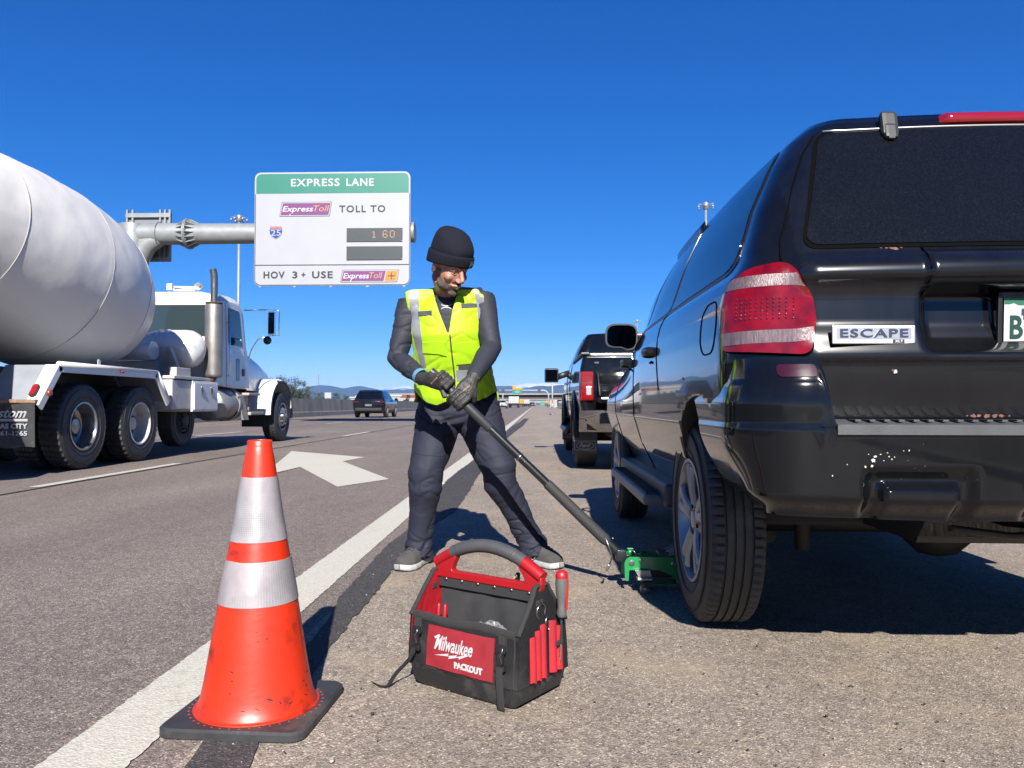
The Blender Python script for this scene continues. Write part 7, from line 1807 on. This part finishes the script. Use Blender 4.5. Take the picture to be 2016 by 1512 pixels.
# ------------------------------------------------------------------ traffic, barrier, masts, bridge, trees, hills
def gen_car(name, label, cat, loc, L=4.5, Wd=1.86, Ht=1.68, paint=None, suv=True, group=None, hood=1.05, glass=None, rear_glass_top=1.0):
    r = empty(name, label, cat, loc, 0, group); w_ = Wd/2; ra = -.0; ro = .95; s_ = Ht/1.68
    H = [(.30*s_, w_*.90, -.80, L-1.0, .2, .35), (.5*s_, w_*.97, -.90, L-.96, .2, .4), (.78*s_, w_, -.92, L-1.0, .22, .45), (.92*s_, w_*.985, -.90, L-1.1, .22, .4), (1.0*s_, w_*.95, -.87, L-1.5, .22, .35), (1.06*s_, w_*.92, -.84, L-2.1, .2, .3), (1.35*s_, w_*.80, -.70 if suv else -.2, L-2.6, .2, .2), (1.58*s_, w_*.68, -.50 if suv else .3, L-3.1, .18, .18)]
    zs = [.30*s_+.04*i for i in range(int(1.28*s_/.04)+1)]+[1.58*s_]
    mb = MB(); Shell(H, bow=.08).mesh(mb, zs, dome=(.08*s_, (.04, .12, .3, .55, .8)), NR=12, NC=8, NS=20, NF=8); o = mb.build('body', [paint, BLACKP], r)
    for f in o.data.polygons:
        if f.center.z < .40*s_: f.material_index = 1
    bv = bvh_of(o); RE = ((0, -4, 0), (1, 0, 0), (0, 0, 1), (0, 1, 0)); g = glass or GLASS_BK
    patch(bv, round_poly([(-w_*.78, 1.08*s_), (w_*.78, 1.08*s_), (w_*.66, 1.50*s_), (-w_*.66, 1.50*s_)], .06), RE, .12, .006, .006, 'rear_window', g, r)
    for sg in (-1, 1):
        F = ((sg*4, 0, 0), (0, 1, 0), (0, 0, 1), (-sg, 0, 0))
        patch(bv, round_poly([(-.45, 1.08*s_), (L-2.35, 1.06*s_), (L-3.1, 1.50*s_), (-.25, 1.50*s_)], .08), F, .12, .006, .006, 'side_window', g, r)
        m = MB(); m.box((sg*w_*.80, -.86, .90*s_), (.30, .10, .12), b=.02); m.build('tail_lamp', mat('far lamp red', (.08, .004, .005), .2, coat=.6), r)
        m = MB(); m.ico((sg*(w_+.10), L-2.35, 1.08*s_), .11, 2, sc=(1, .7, .75)); m.build('wing_mirror', paint, r)
        for y in (0, L-1.85): wheel(r, sg*(w_-.12), y, .36*s_, .22, .22, sg, 'steer', n=24, tread=False)
    m = MB(); m.box((0, -.945, .72*s_), (.40, .02, .13), b=.005); m.build('licence_plate', mat('far plate', (.16, .16, .17), .4), r)
    m = MB(); m.box((0, -.955, .48*s_), (Wd*.8, .06, .18), b=.03); m.build('bumper', BLACKP, r)
    m = MB(); m.box((0, (L-1.85)/2, .36), (Wd*.8, L*.8, .2)); m.tube([(-w_*.6, 0, .33), (w_*.6, 0, .33)], .06, 8); m.build('underbody', DARK, r)
    return r
DKP = car_paint('dark suv paint', (.008, .009, .013), dust=.05)
WHP = car_paint('white car paint', (.50, .50, .50), dust=.05); SLP = car_paint('silver car paint', (.25, .26, .28), dust=.05); BLP = car_paint('blue car paint', (.02, .05, .12), dust=.05); GYP = car_paint('grey car paint', (.06, .06, .065), dust=.05)
gen_car('dark_suv', 'dark blue black suv driving away in the far lane beside the concrete barrier', 'suv', (-10.0, 47.4, 0), 4.6, 1.98, 1.74, DKP)
def gy(py, h=0): return FPX*(CH-h)/(py-796)
def far_x(px, Y): return U(px, 796, Y).x
gen_car('white_suv', 'white suv in the right lane, nearest of the distant traffic, seen past the trouser pocket', 'suv', (far_x(989, 150), 150, 0), 4.7, 1.9, 1.75, WHP)
for i, (px, Y, p, lb, sv) in enumerate(((1033.5, 330, WHP, 'small white car far ahead beside the yellow box truck', False), (1044, 360, BLP, 'dark blue car far down the lane, before the bridge', True), (1048, 300, GYP, 'small grey car beside the edge line near the bridge', False), (1038, 410, SLP, 'silver car far away in front of the white trucks', False), (1051.5, 430, WHP, 'tiny white car farthest down the right lane', True), (975, 260, GYP, 'grey car in the middle lanes close to the gantry post', False))):
    gen_car('far_car', lb, 'car', (far_x(px, Y), Y, 0), 4.5, 1.84, 1.6, p, sv, 'distant cars on the highway')
def box_truck(label, px0, px1, py0, Y, c, cc, cat='box truck'):
    x0, x1 = far_x(px0, Y), far_x(px1, Y); w_ = x1-x0; top = U(1055, py0, Y).z; r = empty('box_truck', label, cat, ((x0+x1)/2, Y, 0), 0, 'box trucks in the distant traffic')
    m = MB(); m.box((0, 3.5, (top+1.0)/2), (w_, 7, top-1.0), b=.05); bx = m.build('cargo_box', mat('cargo '+cc, c, .4, var=.05, vscale=1), r)
    m = MB(); m.box((0, -.02, (top+1.0)/2), (w_*.9, .04, (top-1.0)*.92), b=.01)
    for i in range(5): m.box((0, -.045, 1.2+(top-1.4)*i/5), (w_*.88, .02, .05))
    m.build('rear_door', mat('cargo '+cc, c, .4, var=.05, vscale=1), bx)
    m = MB(); m.box((0, .5, .70), (w_*.95, .5, .14), b=.02); m.build('bumper', BLACKP, r)
    m = MB(); m.box((0, 8.0, 1.5), (w_*.9, 1.8, 1.9), b=.15); m.build('cab', mat('cargo '+cc, c, .4), r)
    for sg in (-1, 1):
        for y in (1.2, 7.8): wheel(r, sg*(w_/2-.2), y, .45, .4, .25, sg, 'steer', n=20, tread=False)
        m = MB(); m.box((sg*w_*.42, -.06, .95), (.2, .04, .12)); m.build('tail_lamp', mat('far lamp red', (.20, .006, .008), .2), r)
box_truck('tall white box truck ahead in the lane, left of the yellow truck', 1001.5, 1021.5, 780.5, 183, (.48, .48, .47), 'white')
box_truck('yellow box truck partly behind the tall white one', 1021, 1030.5, 786.5, 255, (.60, .30, .02), 'yellow')
box_truck('smaller white box truck right of the yellow one', 1030.5, 1042.5, 787, 290, (.45, .44, .42), 'pale')
# white passenger van whose reflection shows in the suv doors
gen_car('white_van', 'white passenger van ahead of the man, mirrored in the suv doors', 'van', (-3.95, 44, 0), 5.6, 2.0, 2.05, WHP)

# ---- concrete median barrier
BR = empty('median_barrier', 'long pale weathered concrete barrier along the far side of the highway', 'barrier', (-15.25, 0, 0))
CB = mat('barrier concrete', (.26, .25, .23), .85, var=.25, vscale=1.2, dirt=(.13, .125, .12), dscale=.9, damt=.6, dthr=.5, bump=.3, bscale=12, stretch=(1, 1, .35))
m = MB()
prof = [(-.32, 0), (-.32, .10), (-.20, .34), (-.12, 1.18), (.12, 1.18), (.20, .34), (.32, .10), (.32, 0)]
y = -24
k = 0
while y < 640:
    ln = 7.5; m.prism(prof, y+.012, y+ln-.012, plane='xz'); y += ln; k += 1
m.build('wall', CB, BR)
m = MB(); m.box((.335, 300, .14), (.02, 660, .26)); m.build('base_band', mat('barrier pale base', (.33, .32, .30), .85, var=.15, vscale=2), BR)

# ---- light masts
def mast(label, px, ptop, Y, group='high mast lights'):
    X = far_x(px, Y); z = U(1055, ptop, Y).z; r = empty('light_mast', label, 'light mast', (X, Y, 0), 0, group)
    m = MB(); m.tube([(0, 0, 0), (0, 0, z*.5), (0, 0, z)], [.34, .26, .16], 14); m.build('pole', GALV, r)
    m = MB(); m.lathe([(.2, z-1.1), (.4, z-.9), (.45, z-.2), (.3, z), (.05, z+.1)], 16); m.build('head', mat('mast head', (.40, .40, .40), .4, metal=.4), r)
    for i in range(6):
        a = 2*pi*i/6+.3; m = MB(); m.tube([(0, 0, z-.35), (1.3*cos(a), 1.3*sin(a), z-.35)], .05, 6); m.ico((1.15*cos(a), 1.15*sin(a), z-.75), .20, 2, sc=(1, 1, 1.1)); m.build('lamp', mat('mast head', (.40, .40, .40), .4, metal=.4), r)
mast('tall thin light mast rising behind the toll sign arm', 467.5, 419, 118)
mast('tall light mast standing beyond the suv roof line', 1392, 401, 114)
mast('distant light mast showing above the black pickup roof', 1255, 630, 290)
# white pole under the pickup mirror
r = empty('white_pole', 'thick white pole standing right of the distant bridge, below the pickup mirror', 'pole', (far_x(1087.5, 170), 170, 0)); m = MB(); m.tube([(0, 0, 0), (0, 0, 5.9)], [.17, .15], 12); m.tube([(0, 0, 0), (0, 0, 1)], .26, 12); m.build('shaft', mat('pole white', (.42, .40, .37), .5), r)

# ---- far gantry with green and yellow signs
GY_ = 320; zt = U(1055, 768.5, GY_).z
r = empty('far_gantry', 'distant white gantry arching over the lanes with a green and yellow sign', 'sign gantry', (far_x(1080, GY_), GY_, 0)); bx = r.location.x
P = [(0, 0, 0), (0, 0, zt-2.2)]+[(-2.2*(1-cos(a)), 0, zt-2.2+2.2*sin(a)) for a in [pi/2*i/6 for i in range(1, 7)]]+[(far_x(983, GY_)-bx, 0, zt)]
m = MB(); m.tube(P, .28, 10); m.tube([(far_x(990, GY_)-bx, 0, 0), (far_x(990, GY_)-bx, 0, zt)], .22, 10); m.build('arm', mat('gantry white', (.42, .43, .44), .5), r)
for a, b, c, d, nm, cl in ((1009, 1028, 775.5, 767, 'green_sign', (.003, .22, .13)), (1009, 1015, 763.5, 759, 'yellow_sign', (.60, .28, .015)), (1009, 1028, 766.8, 763, 'yellow_sign', (.60, .28, .015)), (987.5, 993.5, 773.5, 766, 'lane_signal', (.03, .035, .05)), (1058.5, 1064.5, 773, 765.5, 'lane_signal', (.03, .035, .05))):
    x0, x1, z0, z1 = far_x(a, GY_)-bx, far_x(b, GY_)-bx, U(1055, c, GY_).z, U(1055, d, GY_).z; m = MB(); m.box(((x0+x1)/2, -.35, (z0+z1)/2), (x1-x0, .12, z1-z0), b=.03)
    if nm == 'green_sign':
        for i, ww in enumerate((.5, .35)): m.box(((x0+x1)/2, -.42, z0+(z1-z0)*(.62-.3*i)), ((x1-x0)*ww, .02, .16), mi=1)
    m.build(nm, [mat(nm, cl, .5), mat('far sign white', (.5, .5, .5), .5)], r)
# ---- overpass
OY = 520; zb = U(1055, 787, OY).z; zt = U(1055, 774.5, OY).z
r = empty('overpass', 'long concrete highway overpass crossing the road in the distance', 'bridge', (0, OY, 0))
CO = mat('bridge concrete', (.30, .28, .25), .8, var=.12, vscale=.2)
m = MB(); m.box((20, 0, zt-.5), (260, 14, 1.0)); m.build('parapet', CO, r)
m = MB(); m.box((20, 1, (zt-1+zb+.6)/2), (260, 11, zt-1-zb-.6)); m.build('girder', mat('bridge girder', (.10, .075, .065), .8), r)
m = MB(); m.box((20, -5.5, zb+.2), (260, 1.2, .5)); m.build('deck_edge', CO, r)
for x in (-78, -50, -22, 14, 40, 72): m = MB(); m.tube([(x, 2, 0), (x, 2, zb)], 1.0, 12); m.box((x, 2, zb-.4), (6, 2, 1.0)); m.build('pier', CO, r)
r = empty('lower_overpass', 'second pale bridge deck seen below the first, farther along the highway', 'bridge', (0, 680, 0))
m = MB(); m.box((20, 0, U(1055, 789, 680).z-1.0), (300, 10, 2.0)); m.build('deck', CO, r)
for x in (-60, -25, 16, 60): m = MB(); m.tube([(x, 0, 0), (x, 0, 4)], 1.2, 10); m.build('pier', CO, r)
# ---- construction signs on the right
for px0, px1, p0, p1, Y, cl, lb in ((1074, 1081, 795, 787, 210, (.62, .22, .015), 'orange diamond work sign right of the road, left of the white pole'), (1080, 1086, 797, 790, 235, (.62, .25, .02), 'second orange work sign half behind the first one'), (1063.5, 1072.5, 800.5, 791, 400, (.05, .30, .20), 'small pale green roadside sign beyond the shoulder end')):
    x0, x1, z0, z1 = far_x(px0, Y), far_x(px1, Y), U(1055, p0, Y).z, U(1055, p1, Y).z; g = empty('work_sign' if cl[0] > .3 else 'roadside_sign', lb, 'road sign', ((x0+x1)/2, Y, 0)); w_, h_ = x1-x0, z1-z0
    z0 = max(.15, z0)
    m = MB(); pl = [(-w_/2, (z0+z1)/2), (0, z0), (w_/2, (z0+z1)/2), (0, z1)] if cl[0] > .3 else rrect(-w_/2, z0, w_/2, z1, .2); m.prism(pl, -.03, .03, plane='xz'); m.build('panel', mat('sign%.2f' % cl[0], cl, .5), g)
    m = MB(); m.tube([(0, .08, 0), (0, .08, (z0+z1)/2)], .06, 6); m.build('post', STEEL, g)
g = empty('roadside_cabinet', 'white roadside cabinet and signs clustered at the foot of the white pole', 'cabinet', (far_x(1090, 180), 180, 0)); m = MB(); m.box((0, 0, .9), (1.6, .8, 1.8), b=.05); m.build('case', mat('cabinet white', (.42, .42, .40), .5), g); m = MB(); m.box((0, -.41, .9), (.7, .02, 1.5), b=.01); m.build('door', mat('cabinet door', (.35, .35, .34), .5), g)
# small piece of debris on the shoulder far ahead
g = empty('road_debris', 'tiny dark and white scrap lying on the shoulder beside the pickup', 'debris', (UZ(1084, 817).x, UZ(1084, 817).y, 0)); m = MB(); m.ico((0, 0, .06), .09, 1, jit=.25, sc=(1.2, 1, .7)); m.ico((.10, 0, .05), .06, 1, mi=1, jit=.25); m.build('scrap', [BLACKP, mat('scrap white', (.4, .4, .38), .7)], g)

# ---- trees behind the barrier
LF = [mat('leaf green a', (.045, .075, .018), .7), mat('leaf green b', (.065, .095, .022), .7), mat('leaf green c', (.025, .045, .014), .7)]; LBRN = mat('bare twig', (.12, .085, .06), .85)
BK_ = mat('tree bark', (.10, .075, .055), .9)
def tree(label, px, ptop, Y, wpx, seed, brown=False, group='trees behind the median barrier'):
    X = far_x(px, Y); h_ = U(1055, ptop, Y).z; w_ = wpx/FPX*Y; rnd = random.Random(seed); r = empty('tree', label, 'tree', (X, Y, 0), 0, group)
    m = MB(); limbs = []; m.tube([(0, 0, 0), (.05*h_*.2, 0, h_*.3), (0, 0, h_*.6)], [h_*.035, h_*.026, h_*.012], 8)
    for i in range(9):
        a = rnd.uniform(0, 2*pi); z0 = h_*rnd.uniform(.18, .5); q = Vector((w_*.36*cos(a), w_*.36*sin(a), h_*rnd.uniform(.5, .9))); m.tube([(0, 0, z0), tuple(q*.5+Vector((0, 0, z0*.5))), tuple(q)], [h_*.016, h_*.01, h_*.004], 6); limbs.append(q)
    m.build('trunk', BK_, r)
    m = MB(); cl = []
    for i in range(26):
        a = rnd.uniform(0, 2*pi); t = rnd.random()**.5; z = rnd.uniform(.22, .92); rr = w_*.46*t*sqrt(max(.05, 1-((z-.52)/.48)**2)); cl.append((Vector((rr*cos(a), rr*sin(a), h_*z)), w_*rnd.uniform(.09, .17), rnd.randrange(3)))
    for c, cr, ci in cl:
        for j in range(95):
            d = Vector((rnd.gauss(0, 1), rnd.gauss(0, 1), rnd.gauss(0, .8))); p = c+d*cr*.55; s_ = h_*rnd.uniform(.010, .022)*(.6 if brown else 1)
            u = Vector((rnd.gauss(0, 1), rnd.gauss(0, 1), rnd.gauss(0, 1))).normalized(); v = u.orthogonal().normalized()
            m.add([p-u*s_, p+v*s_*.6, p+u*s_, p-v*s_*.6], [(0, 1, 2, 3)], None, 3 if (brown and rnd.random() < .7) else (ci if rnd.random() < .7 else rnd.randrange(3)))
    m.build('crown', LF+[LBRN], r)
for a in (('large green tree just right of the mixer truck front wheel', 572, 741, 118, 62, 1), ('rounded tree between the truck and the bare brown one', 592, 748, 122, 36, 7), ('bare brown twiggy tree at the end of the tree row', 607, 756, 125, 26, 2, True), ('low bright green bush left of the white roadside board', 628, 771, 128, 30, 3), ('low bush just right of the white roadside board', 660, 772, 126, 24, 4), ('small conical dark green tree left of the driving dark suv', 680, 774, 140, 18, 5), ('lone bush in front of the red roofed building', 803, 776, 170, 14, 6), ('tall tree mostly hidden behind the truck cab', 540, 738, 125, 50, 11)): tree(*a)
g = empty('roadside_board', 'blank white square board on posts behind the barrier', 'sign board', (far_x(645.5, 108), 108, 0)); z0, z1 = U(0, 784, 108).z, U(0, 773, 108).z
m = MB(); m.box((0, 0, (z0+z1)/2), (.92, .05, z1-z0), b=.01); m.build('panel', mat('board white', (.42, .43, .43), .6), g); m = MB(); m.tube([(-.3, .06, 0), (-.3, .06, z1)], .03, 6); m.tube([(.3, .06, 0), (.3, .06, z1)], .03, 6); sep(m.build('post', STEEL, g))
g = empty('radio_tower', 'thin lattice radio tower rising above the far hills', 'tower', (far_x(627, 620), 620, 0)); zz = U(0, 736, 620).z; m = MB()
for a in (0, 2.1, 4.2): m.tube([(.6*cos(a), .6*sin(a), 0), (.25*cos(a), .25*sin(a), zz)], .07, 5)
for i in range(24): z = zz*i/24; k = .6-.35*i/24; m.tube([(k, 0, z), (-k*.5, k*.86, z+.6), (-k*.5, -k*.86, z+1.1), (k, 0, z+1.2)], .04, 4)
m.build('lattice', mat('tower grey', (.25, .25, .27), .6), g)
for i, (a, b, t, Y, c, cr, lb) in enumerate(((735, 790, 777, 420, (.42, .41, .40), (.5, .5, .5), 'long low white flat roofed warehouse behind the barrier'), (788, 830, 778, 360, (.40, .38, .36), (.32, .05, .03), 'pale building with a red roof beside the man'), (690, 735, 781, 500, (.38, .37, .36), (.45, .45, .45), 'low pale building hidden mostly behind the dark suv'), (700, 714, 779, 620, (.45, .45, .45), (.5, .5, .5), 'small square white block among the low buildings'))):
    x0, x1, zt = far_x(a, Y), far_x(b, Y), U(1055, t, Y).z; g = empty('building', lb, 'building', ((x0+x1)/2, Y, 0)); m = MB(); m.box((0, 10, zt*.42), (x1-x0, 20, zt*.84)); m.build('wall', mat('wall %d' % i, c, .8), g); m = MB()
    if i == 1: m.prism([(-(x1-x0)/2, zt*.84), ((x1-x0)/2, zt*.84), ((x1-x0)*.3, zt*1.05), (-(x1-x0)*.3, zt*1.05)], -.5, 20.5, plane='xz')
    else: m.box((0, 10, zt*.92), (x1-x0+1, 21, zt*.16))
    m.build('roof', mat('roof %d' % i, cr, .7), g)
    n = int((x1-x0)/5)
    for j in range(n): m = MB(); m.box((-(x1-x0)/2+2.5+5*j, -.03, zt*.45), (2.2, .08, zt*.25)); m.build('window', GLASS_BK, g)

# ---- hills
def ridge(name, prof, Y, depth, m_, seed):
    pts = sorted((far_x(px, Y), U(1055, py, Y).z) for px, py in prof); xs0, xs1 = pts[0][0], pts[-1][0]; m = MB(); nu, nv = 420, 26
    def f(u, v):
        x = xs0+(xs1-xs0)*u; z = 0
        for (a, za), (b, zb_) in zip(pts[:-1], pts[1:]):
            if a <= x <= b: z = za+(zb_-za)*(x-a)/(b-a); break
        z = z*(1+.05*noise.noise((x*.004, seed, 0))+.03*noise.noise((x*.013, seed, 0))); t = v*2-1; k = (1-abs(t))**.8
        yy = Y+t*depth; w_ = 1+(.55*noise.noise((x*.0016, yy*.0016, seed))+.3*noise.noise((x*.005, yy*.005, seed)))*(abs(t))**.5
        return (x, yy, -5+(z+5)*k*w_ if abs(t) > .02 else z)
    m.grid(f, nu, nv); return tag(m.build(name, m_), kind='structure')
def hillmat(name, c1, snow, zs):
    m = bpy.data.materials.new(name); m.use_nodes = True; nt = m.node_tree; b = nt.nodes['Principled BSDF']; L = nt.links.new; b.inputs['Roughness'].default_value = .95
    g = _n(nt, 'ShaderNodeNewGeometry'); sp = _n(nt, 'ShaderNodeSeparateXYZ'); L(g.outputs['Position'], sp.inputs[0]); n = _n(nt, 'ShaderNodeTexNoise'); n.inputs['Scale'].default_value = .004; n.inputs['Detail'].default_value = 8; L(g.outputs['Position'], n.inputs['Vector'])
    a = _n(nt, 'ShaderNodeMath', operation='MULTIPLY_ADD'); L(n.outputs[0], a.inputs[0]); a.inputs[1].default_value = 160; L(sp.outputs[2], a.inputs[2])
    r = _n(nt, 'ShaderNodeMapRange'); r.inputs['From Min'].default_value = zs+70; r.inputs['From Max'].default_value = zs+95; L(a.outputs[0], r.inputs[0])
    x = _n(nt, 'ShaderNodeMix', data_type='RGBA'); L(r.outputs[0], x.inputs[0]); x.inputs[6].default_value = (*c1, 1); x.inputs[7].default_value = (*snow, 1); L(x.outputs[2], b.inputs['Base Color']); return m
near = [(-1500, 775), (-700, 765), (-100, 768), (250, 764), (430, 770), (560, 768), (600, 764), (623, 757.5), (645, 759), (668, 763), (678, 765), (690, 761.5), (712, 759.5), (735, 764), (758, 768.5), (780, 766), (820, 769), (870, 764), (930, 763), (985, 762), (1000, 761), (1030, 765), (1060, 759), (1080, 760.5), (1110, 757), (1150, 761), (1240, 757), (1400, 764), (1700, 759), (2300, 768), (3500, 775)]
far = [(-1500, 772), (-600, 762), (0, 764), (500, 768), (700, 768), (745, 768), (775, 763), (793, 759.5), (803, 759), (815, 764), (880, 762), (960, 766), (1000, 762), (1016, 757.5), (1030, 755), (1044, 753), (1052, 756), (1070, 753.5), (1083, 754), (1100, 757), (1125, 754.5), (1200, 757), (1400, 761), (2000, 765), (3500, 774)]
ridge('hills', near, 9000, 1500, hillmat('hill forest', (.055, .065, .06), (.055, .065, .06), 9999), 3)
ridge('hills', far, 12300, 1200, hillmat('hill snow', (.09, .10, .11), (.75, .75, .76), 235), 9)
# ---- haze
m = MB(); m.box((0, 6900, 200), (30000, 14900, 406)); hz = m.build('haze', None or bpy.data.materials.new('haze'))
hm = hz.data.materials[0]; hm.use_nodes = True; hn = hm.node_tree; hn.nodes.remove(hn.nodes['Principled BSDF']); pv = hn.nodes.new('ShaderNodeVolumePrincipled')
pv.inputs['Color'].default_value = (.18, .48, 1.0, 1); pv.inputs['Density'].default_value = 4.5e-5; pv.inputs['Anisotropy'].default_value = 0
hn.links.new(pv.outputs[0], hn.nodes['Material Output'].inputs['Volume']); tag(hz, kind='stuff')
# ------------------------------------------------------------------ real-world reflectances for this exposure
KA = .595
for m_ in bpy.data.materials:
    if not m_.use_nodes or m_.name == 'haze': continue
    if m_.name in ('chrome', 'mirror glass', 'badge chrome', 'bumper chrome'): continue
    b_ = m_.node_tree.nodes.get('Principled BSDF')
    if not b_: continue
    for lk_ in (b_.inputs['Base Color'],):
        if lk_.is_linked:
            src = lk_.links[0].from_socket; mx = m_.node_tree.nodes.new('ShaderNodeMix'); mx.data_type = 'RGBA'; mx.blend_type = 'MULTIPLY'; mx.inputs[0].default_value = 1; mx.inputs[7].default_value = (KA, KA, KA, 1)
            m_.node_tree.links.new(src, mx.inputs[6]); m_.node_tree.links.new(mx.outputs[2], lk_)
        else: c_ = lk_.default_value; lk_.default_value = (c_[0]*KA, c_[1]*KA, c_[2]*KA, 1)
